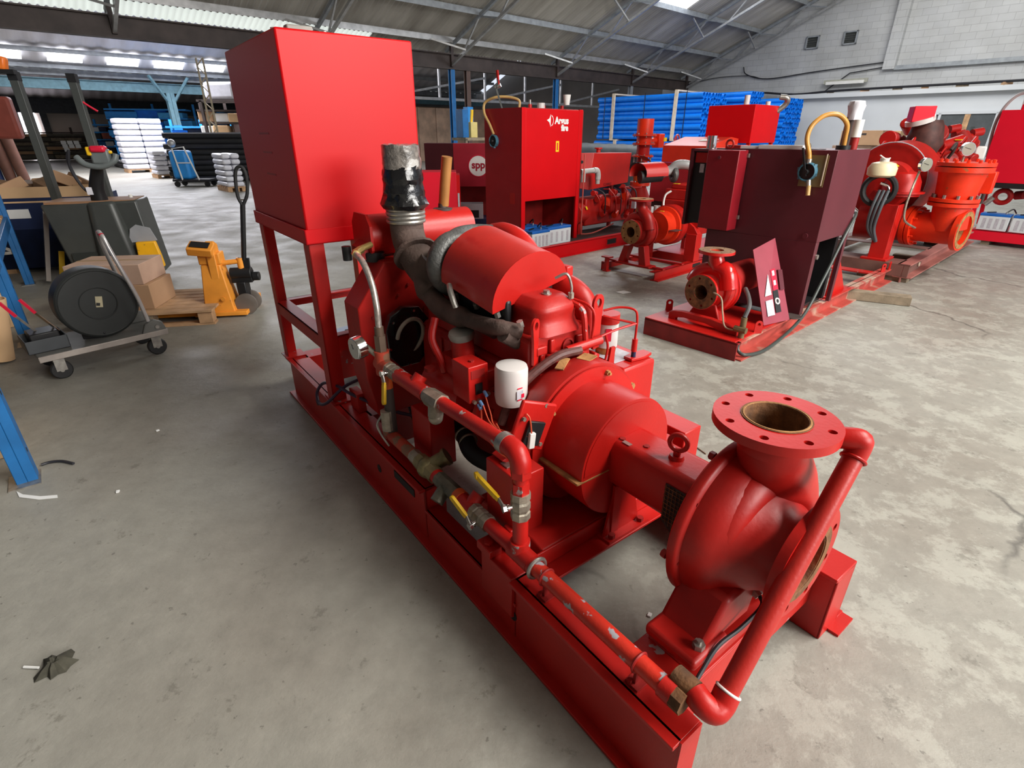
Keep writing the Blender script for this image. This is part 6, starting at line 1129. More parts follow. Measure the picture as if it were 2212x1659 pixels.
bd = MB().cyl((0.43, -0.004, zt - 0.36), (0.43, -0.0015, zt - 0.36), 0.165, n=40).build('round_badge', PAPER, sb)
MB().ring((0.43, -0.005, zt - 0.36), (0, 1, 0), 0.174, 0.007, 40, 6).build('badge_ring', LBLR, bd)
text('spp', 0.17, (0.43, -0.006, zt - 0.345), (PI / 2, 0, 0), mat('badge_letter_red', (0.33, 0.01, 0.03), 0.5), 'lettering', bd, bold=0.006)
CB = empty('crimson_box_cabinet', (0, 0, 0), 0, 'plain crimson box cabinet with a side slot, left of the badged cabinet', 'cabinet')
a = at(985, 372, 8.2); CB.location = (a.x, a.y, 0); p = CB; CB.rotation_euler.z = 0.10
MB().box(-0.62, 0, 0, 0.6, 0.12, a.z).build('cabinet_body', CRIM, p, 0.004); MB().box(0.0, 0.05, 0.02, 0.5, 0.12, a.z - 0.04).build('side_door', REDF, p, 0.003)
MB().box(0.012, 0.038, 0.014, 0.02, 0.35, 0.72).build('door_slot', LBLG, p); MB().box(-0.62, 0.0, 0.0, 0.6, 0.0, 0.12).build('plinth', DARKST, p)
TU(smooth([(-0.62, 0.1, a.z), (-0.60, 0.1, a.z + 0.18), (-0.55, 0.1, a.z + 0.24), (-0.50, 0.1, a.z + 0.16), (-0.52, 0.1, a.z)]), 0.012, 'thin_hose', mat('pink_hose', (0.40, 0.22, 0.2), 0.4), p)
tp_ = MB(); a = at(1200, 320, 10.6); b = at(1400, 315, 10.6)
vs = []; n1 = 24
for i in range(n1 + 1):
    q = a.lerp(b, i / n1)
    for k in range(9): t = k / 8 * PI; vs.append((q.x, q.y + 0.5 - 0.5 * math.cos(t), 0.65 + 0.72 * math.sin(t) ** 0.35 * (1 + 0.008 * math.sin(i * 1.9 + k)) - 0.05 * (i / n1)))
o = tp_.add(vs, [(i * 9 + k, (i + 1) * 9 + k, (i + 1) * 9 + k + 1, i * 9 + k + 1) for i in range(n1) for k in range(8)]).build('machine_cover', mat('dark_navy_sheet', (0.010, 0.022, 0.030), 0.6, var=0.3), None); tag(o, 'dark sheet draped over machinery below the blue pipe stack', 'cover')
MB().box(min(a.x, b.x), max(a.x, b.x), a.y + 0.05, a.y + 0.95, 0.0, 0.9).build('covered_machine', NAVY, o)
# ================================================================ blue pipe stacks
D = 0.19; PT = D * 0.866 + 0.002
def pipe_proto(L):
    mb = MB(); n = 12
    vs = []; 
    for x, r in ((0, D / 2), (L, D / 2), (L, D / 2 - 0.011), (0, D / 2 - 0.011)):
        for k in range(n): a = 2 * PI * k / n; vs.append((0, -x, 0)) if False else vs.append((r * math.cos(a), -x, r * math.sin(a)))
    fs = []
    for i in range(4):
        j = (i + 1) % 4
        for k in range(n): k2 = (k + 1) % n; fs.append((i * n + k, i * n + k2, j * n + k2, j * n + k))
    return mb.add(vs, fs).build('blue_pipe', PIPEB)
p0 = pipe_proto(4.65); used_pipe = [False]; random.seed(21)
ORD = ['first', 'second', 'third', 'fourth', 'fifth', 'sixth', 'seventh', 'eighth', 'ninth', 'tenth', 'eleventh', 'twelfth', 'thirteenth', 'fourteenth', 'fifteenth', 'sixteenth', 'seventeenth']
def stack(u0, y0, z0, cols, rows, where, group):
    for r in range(rows):
        for c in range(cols):
            o = p0
            if used_pipe[0]: o = p0.copy(); C.objects.link(o)
            used_pipe[0] = True
            o.location = bw(u0 + D / 2 + c * (D + 0.004) + (D / 2 if r % 2 else 0), y0 + random.uniform(-0.05, 0.05), z0 + D / 2 + r * PT); o.rotation_euler = (0, 0, UA)
            tag(o, 'blue plastic pipe, %s row from top, %s from the near side, %s' % (ORD[rows - 1 - r], ORD[c], where), 'pipe', group)
stack(19.0, 15.7, 0.08, 8, 7, 'lowest near bundle', 'pipes of the lower near bundle')
stack(19.0, 15.55, 1.32, 8, 9, 'timber-framed bundle', 'pipes of the upper near bundle')
stack(21.3, 15.0, 1.92, 5, 6, 'middle stack', 'pipes of the middle stack')
stack(23.1, 14.4, 0.08, 8, 16, 'right-hand stack', 'pipes of the right hand stack')
o = MB().box(21.3, 22.3, 11.2, 14.6, 0.0, 1.9).build('timber_crate', WOODG); bobj(o); tag(o, 'timber crate carrying the middle blue pipe stack, hidden behind red machines', 'crate')
def frame_(u0, y, z0, w, h, lbl):
    t = 0.07; r = bpy.data.objects.new('batten_crate', None); C.objects.link(r); r.rotation_euler = (0, 0, UA); tag(r, lbl, 'crate')
    for q in ((u0 - t, u0, y - 0.06, y + 0.06, z0, z0 + h), (u0 + w, u0 + w + t, y - 0.06, y + 0.06, z0, z0 + h), (u0 - t, u0 + w + t, y - 0.06, y + 0.06, z0 + h, z0 + h + 0.05), (u0 - t, u0 + w + t, y - 0.06, y + 0.06, z0 - 0.04, z0)): B(*q, name='batten', m=WOODW, p=r)
frame_(19.0, 14.75, 1.32, 1.68, 1.58, 'pale timber frame round the upper blue bundle, left of two')
frame_(19.0, 11.95, 1.32, 1.68, 1.58, 'pale timber frame round the upper blue bundle, right of two')
frame_(19.0, 14.55, 0.07, 1.68, 1.20, 'pale timber frame round the lower blue pipe bundle')
for y, w_ in ((15.2, 'left'), (13.3, 'middle'), (11.55, 'right')):
    o = MB().box(18.985, 20.72, y - 0.012, y + 0.012, 2.89, 2.90).box(18.985, 18.995, y - 0.012, y + 0.012, 1.34, 2.90).build('strap', BLACK); bobj(o); tag(o, 'thin dark strap round the upper blue pipe bundle, %s one of three' % w_, 'strap', 'straps on the blue pipes')
o = MB().box(19, 20.6, 15.3, 15.5, 0, 0.075).box(19, 20.6, 11.4, 11.6, 0, 0.075).build('timber_bearer', WOODG); bobj(o); tag(o, 'timber bearers under the near blue pipe stack', 'timber')
o = MB().box(23.05, 24.8, 13.8, 14.0, 0, 0.075).box(23.05, 24.8, 10.2, 10.4, 0, 0.075).build('timber_bearer', WOODG); bobj(o); tag(o, 'timber bearers under the rear blue pipe stacks', 'timber')
# cardboard boxes in front of the white wall
def carton(c, w, d, h, rz, m, label, group=None):
    o = MB().box(-w/2, w/2, -d/2, d/2, 0, h).build('cardboard_box', m, None, 0.004); o.location = c; o.rotation_euler = (0, 0, rz); tag(o, label, 'box', group)
    MB().box(-w/2 - .001, w/2 + .001, -0.025, 0.025, h, h + 0.001).build('packing_tape', mat('brown_tape_strip', (0.40, 0.26, 0.14), 0.4), o)
    MB().box(-w * .12, w * .12, -d/2 - 0.002, -d/2, h * .68, h * .82).build('hand_hole', DARKST, o); return o
b1 = at(1872, 400, 17.0)
carton((at(1868, 300, 15.0).x, 15.0, 1.25), 0.95, 0.6, 0.34, UA - PI / 2 - .05, CARD, 'open-topped brown carton on the upper tier by the white wall, left one')
carton((at(1915, 300, 15.2).x + .1, 15.3, 1.25), 0.65, 0.6, 0.33, UA - PI / 2, CARDL, 'light brown carton on the upper tier by the white wall, right one')
carton((at(1845, 330, 15.2).x, 15.2, 0.82), 0.9, 0.7, 0.42, UA - PI / 2, mat('dark_brown_carton', (0.33, 0.22, 0.16), 0.85), 'darker carton with a white label in the lower tier by the white wall')  # darker brown board than the other cartons
MB().box(-0.15, 0.15, -0.353, -0.35, 0.22, 0.36).build('white_label', PAPER, bpy.data.objects['cardboard_box.002'])
carton((at(1905, 330, 15.3).x + .1, 15.3, 0.82), 0.55, 0.6, 0.42, UA - PI / 2, mat('pink_brown_carton', (0.52, 0.38, 0.32), 0.85), 'pinkish carton in the lower tier by the white wall, under the light brown one')
q = at(1875, 330, 15.25); o = empty('storage_pallet', (q.x, 15.25, 0), UA - PI / 2, 'raised wooden platform carrying the four cartons by the white wall', 'platform')
for k in range(7): MB().box(-1.0, 1.0, -0.42 + k * 0.12, -0.32 + k * 0.12, 0.79, 0.815).build('deck_board', WOOD, o)
for x in (-0.9, 0.0, 0.9): MB().box(x - .05, x + .05, -0.4, 0.4, 0.0, 0.79).build('platform_leg', WOODG, o)
# ================================================================ left side: pallet, trolley with drum, scale truck, stacker, racking
# pallet
PL = empty('wooden_pallet', (-3.18, 4.66, 0), R_(12), 'bare wooden pallet on the floor between the drum trolley and the orange scale truck', 'pallet')
PLR = mat('pale_pallet_board', (0.50, 0.31, 0.17), 0.8, var=0.22, scale=7, bump=0.3)
for k in range(7): MB().obox((0.0, -0.34 + k * 0.115, 0.125), 1.05, 0.098, 0.018, rz=0.004 * (k % 3 - 1)).build('deck_board', PLR, PL)
for k in range(3):
    for j in range(3): MB().obox((-0.46 + j * 0.46, -0.33 + k * 0.33, 0.065), 0.11, 0.10, 0.09).build('block', WOODG if (j + k) % 2 else WOOD, PL)
for k in range(3): MB().obox((0.0, -0.33 + k * 0.33, 0.010), 1.05, 0.09, 0.018).build('bottom_board', WOOD, PL)
MB().obox((-0.35, -0.28, 0.145), 0.28, 0.10, 0.02).build('orange_board', mat('orange_timber', (0.55, 0.22, 0.09), 0.7, var=0.2), PL)
def carton2(c, w, d, h, rz, m, label): 
    o = MB().box(-w/2, w/2, -d/2, d/2, 0, h).build('cardboard_box', m, None, 0.004); o.location = c; o.rotation_euler = (0, 0, rz); tag(o, label, 'box'); MB().box(-w/2, w/2, -0.02, 0.02, h, h + 0.001).build('packing_tape', MAT['brown_tape_strip'], o); return o
carton2((-3.42, 4.58, 0.135), 0.62, 0.42, 0.21, R_(8), CARD, 'brown carton standing on the pallet behind the black drum, lower of two')
carton2((-3.44, 4.59, 0.3465), 0.58, 0.42, 0.17, R_(8), mat('film_topped_carton', (0.50, 0.33, 0.24), 0.6, var=0.1), 'brown carton with pale film on top, stacked on the other behind the drum')
# pallet-truck scale
OR_ = empty('scale_pallet_truck', (-2.66, 4.72, 0), R_(10), 'orange weighing pallet truck with a tall black pump handle and steer wheel', 'pallet truck')
p = OR_
MB().prism([(-0.10, 0.0), (0.06, 0.0), (0.06, 0.62), (-0.02, 0.66), (-0.07, 0.60)], 'x', -0.02, 0.05).build('mast_side', FORANGE, p, 0.006)
col = MB().add([(-0.12, -0.14, 0.03), (0.14, -0.14, 0.03), (0.14, 0.10, 0.03), (-0.12, 0.10, 0.03), (-0.09, -0.06, 0.46), (0.07, -0.06, 0.46), (0.07, 0.08, 0.46), (-0.09, 0.08, 0.46)], [(3,2,1,0),(4,5,6,7),(0,1,5,4),(1,2,6,5),(2,3,7,6),(3,0,4,7)]).build('column_cover', FORANGE, p, 0.01)
MB().box(-0.10, 0.08, -0.06, 0.08, 0.46, 0.56).build('display_neck', FORANGE, p, 0.01)
MB().obox((-0.05, -0.06, 0.60), 0.20, 0.13, 0.07, ry=0.12, rx=0.4).build('display_box', FORANGE, p, 0.008); MB().obox((-0.05, -0.075, 0.64), 0.15, 0.08, 0.004, ry=0.12, rx=0.4).build('keypad', BLACK, p)
MB().box(-0.20, 0.24, -0.16, -0.02, 0.02, 0.055).box(-0.95, 0.24, 0.18, 0.36, 0.03, 0.09).box(-0.95, -0.1, -0.16, 0.0, 0.03, 0.085).build('fork', FORANGE, p, 0.004)
CY((0.06, -0.13, 0.17), (0.06, -0.145, 0.17), 0.018, 'pivot_bolt', FORANGE, col)
MB().cyl((0.06, 0.0, 0.46), (0.22, 0.02, 0.47), 0.022, n=12).cyl((0.22, 0.02, 0.50), (0.22, 0.02, 0.38), 0.03, n=12).build('tow_arm', FORANGE, p)
MB().cyl((0.12, 0.02, 0.36), (0.30, 0.02, 0.36), 0.055, n=16).box(0.12, 0.30, -0.02, 0.08, 0.28, 0.38).cyl((0.30, 0.02, 0.33), (0.36, 0.02, 0.33), 0.04, n=14).build('hydraulic_unit', BLACK, p, 0.006)
MB().box(0.16, 0.24, -0.04, 0.10, 0.14, 0.29).build('fork_yoke', BLACK, p, 0.01)
for y in (-0.06, 0.08): MB().lathe((0.22, y - 0.02, 0.095), (0, 1, 0), [(0, 0.05), (0, 0.075), (0.005, 0.095), (0.035, 0.095), (0.04, 0.075), (0.04, 0.05)], 30).build('steer_wheel', mat('worn_tyre', (0.12, 0.10, 0.085), 0.6, var=0.2), p)
hn = MB().bar((0.24, 0.02, 0.32), (0.255, 0.02, 0.50), 0.09, 0.03, up=(0, 1, 0)).cyl((0.255, 0.02, 0.48), (0.34, 0.02, 0.95), 0.021, n=14).build('tow_handle', BLACK, p)
TU(smooth([(0.34, 0.02, 0.94), (0.315, 0.02, 1.02), (0.325, 0.02, 1.16), (0.35, 0.02, 1.24), (0.395, 0.02, 1.25), (0.415, 0.02, 1.18), (0.395, 0.02, 1.04), (0.34, 0.02, 0.94)], 5), 0.014, 'loop_grip', RUB, hn)
MB().cyl((0.32, 0.02, 0.99), (0.38, 0.02, 0.99), 0.007, n=8).build('release_lever', CHROME, hn)
# flat trolley
TRL = empty('flat_trolley', (-2.98, 3.62, 0), R_(49), 'grey flat trolley with folding chrome handle carrying a black drum', 'trolley')
p = TRL
MB().box(-0.40, 0.36, -0.24, 0.24, 0.165, 0.19).build('deck', mat('dusty_grey_deck', (0.12, 0.12, 0.11), 0.5, var=0.2), p, 0.012, )
MB().box(-0.40, 0.36, -0.245, -0.23, 0.155, 0.195).build('edge_strip', mat('scuffed_alloy_edge', (0.34, 0.30, 0.27), 0.4, metal=0.3, var=0.3), p, 0.003)
for x, y in ((-0.30, -0.17), (0.28, -0.17), (-0.30, 0.17), (0.28, 0.17)):
    w_ = MB().lathe((x, y - 0.02, 0.062), (0, 1, 0), [(0, 0.02), (0, 0.055), (0.006, 0.062), (0.034, 0.062), (0.04, 0.055), (0.04, 0.02)], 24).build('castor_wheel', RUB, p)
    MB().box(x - 0.03, x + 0.03, y - 0.028, y - 0.022, 0.06, 0.16).box(x - 0.03, x + 0.03, y + 0.022, y + 0.028, 0.06, 0.16).cyl((x, y - 0.03, 0.062), (x, y + 0.03, 0.062), 0.012, n=10).build('castor_fork', STEEL, w_)
hg = MB().prism([(0.20, 0.19), (0.36, 0.19), (0.34, 0.255), (0.29, 0.28), (0.23, 0.255)], 'y', -0.235, -0.205).build('hinge_bracket', MAT['dusty_grey_deck'], p, 0.006); CY((0.30, -0.235, 0.225), (0.30, -0.245, 0.225), 0.014, 'hinge_bolt', STEEL, hg)
MB().prism([(0.20, 0.19), (0.36, 0.19), (0.34, 0.255), (0.29, 0.28), (0.23, 0.255)], 'y', 0.10, 0.13).build('hinge_bracket', MAT['dusty_grey_deck'], p, 0.006)
TU(smooth([(0.26, -0.215, 0.27), (0.24, -0.21, 0.46), (0.20, -0.20, 0.66), (0.175, -0.18, 0.80), (0.165, -0.15, 0.88), (0.16, -0.11, 0.905), (0.165, -0.06, 0.87), (0.18, -0.02, 0.78), (0.23, 0.06, 0.50), (0.27, 0.115, 0.26)], 7), 0.0135, 'push_handle', mat('worn_chrome', (0.55, 0.53, 0.52), 0.3, metal=0.6, var=0.1), p, 12)
MB().cyl((0.164, -0.15, 0.885), (0.16, -0.11, 0.905), 0.0145, n=12).build('red_tape', LBLR, p)
k_ = 0.84
DR = MB().lathe((0, 0.08, 0), (0, -1, 0), [(t * .9, r * k_) for t, r in [(0, 0.05), (0, 0.275), (0.012, 0.288), (0.03, 0.29), (0.15, 0.29), (0.168, 0.288), (0.178, 0.275), (0.178, 0.135), (0.170, 0.125), (0.172, 0.02)]], 64).build('black_drum', DRUM, None, 0.0, 30)
DR.location = TRL.matrix_basis @ Vector((0.03, -0.03, 0.436)); DR.rotation_euler = (0, 0, R_(49)); tag(DR, 'big black flanged drum standing on edge on the flat trolley', 'drum')
MB().ring((0, -0.08, 0), (0, 1, 0), 0.225, 0.005, 48, 6).ring((0, -0.079, 0), (0, 1, 0), 0.11, 0.004, 40, 6).build('moulded_rim', DRUM, DR)
MB().obox((0.005, -0.079, 0.01), 0.04, 0.004, 0.075, ry=0.18).build('torn_label', mat('old_label', (0.42, 0.37, 0.24), 0.6, var=0.2), DR); MB().obox((-0.005, -0.0825, -0.005), 0.022, 0.003, 0.02, ry=0.3).build('label_blot', BLACK, DR)
tb_ = empty('tool_tray', TRL.matrix_basis @ Vector((-0.30, -0.02, 0.191)), R_(49), 'black open tool tray with red-handled bolt cutters, on the left end of the trolley', 'tray')
MB().box(-0.17, 0.13, -0.15, 0.15, 0, 0.01).box(-0.17, -0.16, -0.15, 0.15, 0, 0.11).box(0.12, 0.13, -0.15, 0.15, 0, 0.11).box(-0.17, 0.13, -0.15, -0.14, 0, 0.11).box(-0.17, 0.13, 0.14, 0.15, 0, 0.11).build('tray_shell', mat('dark_tray', (0.05, 0.055, 0.06), 0.5), tb_, 0.004)
MB().box(-0.12, 0.09, -0.11, 0.10, 0.01, 0.15).build('tray_contents', BLACK, tb_, 0.01)
tb_.scale = (0.75, 0.8, 0.8)
bc = empty('bolt_cutter', TRL.matrix_basis @ Vector((-0.31, -0.02, 0.30)), R_(49), 'bolt cutter with red grips sticking up out of the black tool tray', 'tool')
for dx in (-0.09, 0.01): 
    MB().bar((dx + 0.08, 0, -0.02), (dx, 0.03, 0.12), 0.012, 0.012).build('steel_arm', CHROME if dx > 0 else STEEL, bc); MB().bar((dx, 0.03, 0.12), (dx - 0.05, 0.05, 0.22), 0.016, 0.016).build('red_grip', LBLR, bc)
bl = MB().obox(TRL.matrix_basis @ Vector((-0.03, -0.04, 0.215)), 0.14, 0.10, 0.04, rz=.4).build('wheel_chock', BLACK, None, 0.005); tag(bl, 'small black chock holding the drum upright on the trolley deck', 'chock')
# stacker truck behind
ST = empty('grey_stacker_truck', (-4.05, 5.75, 0), R_(20), 'dark grey pedestrian stacker truck with tall mast posts and a yellow guard', 'forklift')
p = ST
bdy = MB().add([(-0.58, 0.0, 0.10), (0.20, -0.02, 0.10), (0.20, 0.5, 0.10), (-0.58, 0.5, 0.10), (-0.70, 0.02, 0.86), (0.14, 0.0, 0.88), (0.14, 0.5, 0.88), (-0.70, 0.5, 0.86)], [(3,2,1,0),(4,5,6,7),(0,1,5,4),(1,2,6,5),(2,3,7,6),(3,0,4,7)]).build('body_cover', GREY, p, 0.02)
MB().add([(-0.30, -0.10, 0.12), (0.02, -0.11, 0.12), (0.10, 0.02, 0.12), (-0.38, 0.02, 0.12), (-0.27, -0.03, 0.87), (-0.08, -0.035, 0.88), (-0.04, 0.02, 0.88), (-0.31, 0.02, 0.87)], [(0,1,5,4),(1,2,6,5),(3,0,4,7),(4,5,6,7),(3,2,1,0)]).build('battery_hump', GREY, p, 0.03)
MB().box(-0.66, 0.12, 0.02, 0.45, 0.862, 0.885).build('rusty_top_edge', mat('brown_dust_edge', (0.28, 0.15, 0.08), 0.7), p)
MB().box(-0.56, 0.19, -0.018, 0.0, 0.10, 0.38).build('lower_skirt', mat('darker_grey', (0.025, 0.03, 0.028), 0.5), p)
MB().prism([(0.03, 0.18), (0.26, 0.20), (0.25, 0.32), (0.23, 0.47), (0.05, 0.47)], 'y', -0.10, -0.03).build('yellow_guard', FYEL, p, 0.012)
MB().prism([(-0.02, 0.46), (0.02, 0.60), (0.08, 0.64), (0.20, 0.60), (0.24, 0.47)], 'y', -0.03, -0.012).build('wheel_arch_gap', mat('grey_pale_floor_glimpse', (0.30, 0.31, 0.33), 0.5), p)
MB().cyl((0.12, -0.08, 0.10), (0.12, 0.02, 0.10), 0.10, n=24).cyl((-0.5, 0.05, 0.07), (-0.5, 0.12, 0.07), 0.07, n=20).build('drive_wheel', RUB, p)
for q, r in (((-0.25, 0.18, 0.89), .02), ((0.08, 0.1, 0.90), .018)): MB().cyl(q, (q[0], q[1], q[2] + .03), r, n=10).build('top_knob', WHITE, p)
for x, y in ((-0.72, 0.55), (-0.26, 0.62)):
    m_ = MB().box(x - 0.035, x + 0.035, y - 0.05, y + 0.05, 0.05, 2.03).build('mast_post', GREY, p, 0.004); MB().box(x - 0.038, x + 0.038, y - 0.053, y + 0.053, 1.98, 2.06).build('post_cap', BLACK, m_)
MB().obox((-0.79, 0.50, 2.13), 0.13, 0.10, 0.12, ry=0.25).build('orange_beacon', mat('orange_lens', (0.75, 0.17, 0.02), 0.4), p, 0.02); MB().obox((-0.76, 0.50, 2.05), 0.16, 0.1, 0.04).build('beacon_base', BLACK, p)
TU(smooth([(-0.12, 0.6, 1.72), (-0.20, 0.60, 1.78), (-0.28, 0.6, 1.85)]), 0.01, 'red_hook', LBLR, p)
th = MB().tube(smooth([(-0.20, 0.10, 0.88), (-0.19, 0.08, 1.0), (-0.14, 0.05, 1.14), (-0.10, 0.0, 1.22)], 5), [0.075 - 0.0018 * i for i in range(16)], 14).build('tiller_arm', BLACK, p)
MB().tube(smooth([(-0.25, -0.02, 1.30), (-0.18, -0.05, 1.23), (-0.05, -0.05, 1.21), (0.06, -0.04, 1.26), (0.09, -0.02, 1.32)], 5), 0.028, 12).build('handle_loop', mat('grey_handle', (0.13, 0.15, 0.15), 0.4), th)
MB().obox((-0.04, -0.02, 1.30), 0.16, 0.10, 0.14).build('control_head', mat('grey_handle'  , (0.13, 0.15, 0.15), 0.4), th, 0.02)
MB().obox((-0.04, -0.04, 1.37), 0.13, 0.12, 0.06).build('red_button', LBLR, th, 0.02); MB().obox((-0.12, -0.05, 1.35), 0.045, 0.05, 0.08).build('yellow_thumb_switch', YEL, th, 0.012); MB().obox((0.05, -0.03, 1.34), 0.03, 0.04, 0.03).build('yellow_thumb_switch', YEL, th, 0.01)
for k in range(3): TU(smooth([(-0.30, 0.0, 1.36), (-0.34, 0.02, 1.2 + .03 * k), (-0.30, 0.05, 1.02), (-0.22, 0.08, 0.92)]), 0.012, 'control_cable', CABLE, th)
MB().obox((-0.24, 0.03, 0.98), 0.05, 0.03, 0.07).build('cable_tag', FILM, th)
# crate with scrap behind
CR = empty('scrap_crate', (-5.45, 6.75, 0), R_(20), 'dark low crate filled with brown cardboard and sacking, behind the stacker truck at left', 'crate')
p = CR
MB().box(-0.75, 0.45, -0.3, -0.27, 0.05, 0.84).box(-0.75, -0.72, -0.3, 0.5, 0.05, 0.84).box(0.42, 0.45, -0.3, 0.5, 0.05, 0.84).box(-0.75, 0.45, 0.47, 0.5, 0.05, 0.84).box(-0.75, 0.45, -0.3, 0.5, 0.05, 0.5).build('crate_shell', NAVY, p, 0.004)
for x in (-0.7, 0.0, 0.35): MB().box(x, x + 0.12, -0.3, 0.5, 0.0, 0.05).build('crate_foot', WOOD, p)
MB().box(-0.55, -0.25, -0.305, -0.30, 0.62, 0.72).build('shipping_label', PAPER, p)
random.seed(31)
for k in range(7):
    c_ = MB().obox((-0.6 + k * 0.15, 0.05 + random.uniform(-.15, .15), 0.93 + random.uniform(-.02, .10)), 0.34, 0.26, 0.12, rz=random.uniform(0, 3), rx=random.uniform(-.5, .5), ry=random.uniform(-.4, .4)).build('crumpled_cardboard', None or (CARD if k % 2 else mat('brown_sacking', (0.20, 0.12, 0.07), 0.8, var=0.3, scale=12)), p, 0.01)
MB().obox((-0.05, -0.28, 0.87), 0.92, 0.02, 0.17, rx=-0.15).build('cardboard_side', CARDL, p); MB().obox((0.35, -0.26, 0.90), 0.25, 0.02, 0.14, rx=-0.1, rz=-.3).build('cardboard_side', CARDL, p)
# blue racking at the left edge
RK = empty('blue_rack', (-2.33, 2.11, 0), R_(129.4), 'blue pallet racking running back along the left edge of the view', 'rack')
p = RK
def post(x, y, h=2.2):
    mb = MB().box(x - 0.045, x + 0.045, y - 0.04, y + 0.0, 0.0, h).box(x - 0.045, x - 0.035, y, y + 0.04, 0.0, h).box(x + 0.035, x + 0.045, y, y + 0.04, 0.0, h)
    o = mb.build('rack_post', BLUE, p, 0.003); MB().box(x - 0.09, x + 0.06, y - 0.05, y + 0.07, 0.0, 0.006).build('foot_plate', STEEL, o)
    for k in range(6): CY((x, y - 0.041, 0.15 + k * 0.3), (x, y - 0.0405, 0.15 + k * 0.3), 0.012, 'slot', BLACK, o, n=8)
    return o
for x in (0.0, 2.35, 4.75): post(x, 0.0); post(x, 0.95)
for x in (0.0, 2.35, 4.75): MB().bar((x, 0.0, 0.35), (x, 0.95, 0.9), 0.03, 0.03).bar((x, 0.0, 1.4), (x, 0.95, 0.9), 0.03, 0.03).bar((x, 0, 0.35), (x, 0.95, 0.35), 0.03, 0.03).build('rack_brace', STEEL, p)
for z in (0.62, 1.75):
    for y in (0.0, 0.95): MB().box(0.0, 4.75, y - 0.03, y + 0.02, z, z + 0.1).build('rack_beam', BLUE, p, 0.003)
for k in range(14): MB().box(0.05 + k * 0.335, 0.30 + k * 0.335, 0.0, 0.95, 0.722, 0.742).build('shelf_board', WOOD, p)
def rthing(x, y, z, w, d, h, rz, m, name, label, cat):
    o = MB().box(-w/2, w/2, -d/2, d/2, 0, h).build(name, m, None, 0.008); o.location = RK.matrix_basis @ Vector((x, y, z)); o.rotation_euler = (0, 0, R_(129.4) + rz); tag(o, label, cat); return o
rthing(0.55, 0.15, 0.0, 0.5, 0.22, 0.55, 0.1, mat('tan_board', (0.48, 0.33, 0.19), 0.8, var=0.2), 'timber_offcut', 'tan timber offcuts standing under the rack at the left picture edge', 'timber')
rthing(3.4, 0.35, 0.0, 0.9, 0.5, 0.55, 0.0, CARDL, 'cardboard_box', 'large light carton on the floor under the far bay of the blue rack', 'box')
rthing(2.9, 0.40, 0.745, 0.7, 0.5, 0.35, 0.1, CARD, 'cardboard_box', 'brown carton on the shelf of the blue rack at the left edge', 'box')
rthing(4.2, 0.35, 0.745, 0.6, 0.5, 0.25, -0.1, CARDL, 'cardboard_box', 'flat light carton at the far end of the blue rack shelf', 'box')
q = RK.matrix_basis @ Vector((2.0, 0.15, 0)); tu = MB().lathe((0, 0, 0), (0.15, 0.1, 1), [(0, 0.075), (0.45, 0.08), (0.45, 0.072), (0.02, 0.068)], 24, cap=False).build('cardboard_tube', CARDL); tu.location = (q.x, q.y, 0.02); tag(tu, 'open brown cardboard tube standing beside the rack behind the tool tray', 'tube')
o = MB().obox((0, 0, 0.35), 0.04, 0.30, 0.72, ry=0.25).build('yellow_edged_board', mat('worn_grey_board', (0.34, 0.30, 0.27), 0.7), None); o.location = (-5.15, 5.95, 0.03); o.rotation_euler = (0, 0, R_(40)); tag(o, 'grey board with a yellow edge leaning beside the far rack post', 'board'); MB().obox((0.07, -0.16, 0.16), 0.05, 0.03, 0.30, ry=0.25).build('yellow_edge', YEL, o)
# cable reel with blue-grey discs behind the tank stand
cr = empty('cable_reel', MP.matrix_basis @ Vector((-3.20, 0.58, 0)), 0.0, 'cable reel with blue-grey flange lying flat on the floor behind the tank stand legs', 'reel')
MB().cyl((0, 0, 0.0), (0, 0, 0.012), 0.20, n=40).build('lower_disc', mat('pale_blue_disc', (0.30, 0.38, 0.45), 0.5), cr); MB().cyl((0, 0, 0.012), (0, 0, 0.19), 0.15, n=40).build('cable_winding', BLACK, cr)
MB().plate((0, 0, 0.19), (0, 0, 1), 0.20, 0.012, [(0.03, 0.02, 0.02)]).build('upper_disc', PURP, cr)
o = MB().obox((0, 0, 0.0), 0.30, 0.02, 0.10).obox((-.15, .12, 0), 0.02, 0.25, 0.10).obox((0, .24, 0), 0.30, 0.02, 0.10).obox((.15, .12, 0), 0.02, 0.25, 0.10).obox((0, .12, -.045), 0.3, 0.25, 0.01).build('steel_tray', DARKST, None, 0.003); o.location = MP.matrix_basis @ Vector((-2.72, 0.38, 0.31)); o.rotation_euler = (0, 0, -0.9186); tag(o, 'rusty steel tray resting on the skid behind the tank stand', 'tray')
# ================================================================ floor litter
def litter(pts, z, m, name, label, cat='litter'):
    vs = [(x, y, z) for x, y in pts] + [(x, y, z + 0.002) for x, y in pts]; n = len(pts)
    o = MB().add(vs, [tuple(range(n - 1, -1, -1)), tuple(range(n, 2 * n))] + [(i, (i + 1) % n, n + (i + 1) % n, n + i) for i in range(n)]).build(name, m); tag(o, label, cat); return o
def gp(u, v): q = at(u, v, 1.0); t = 1.5 / (1.5 - q.z); return Vector((q.x * t, q.y * t))
st = [gp(36, 1062), gp(42, 1075), gp(85, 1080), gp(125, 1076), gp(124, 1070), gp(88, 1073), gp(50, 1069)]
litter(st, 0.001, PAPER, 'paper_strip', 'bent white paper strip on the floor near the front rack post')
rag = MB(); c_ = gp(122, 1440); vs = []; random.seed(44); n_ = 16
pr_ = [.045, .06, .04, .055, .062, .035, .05, .065, .04, .03, .055, .06, .035, .05, .04, .05]
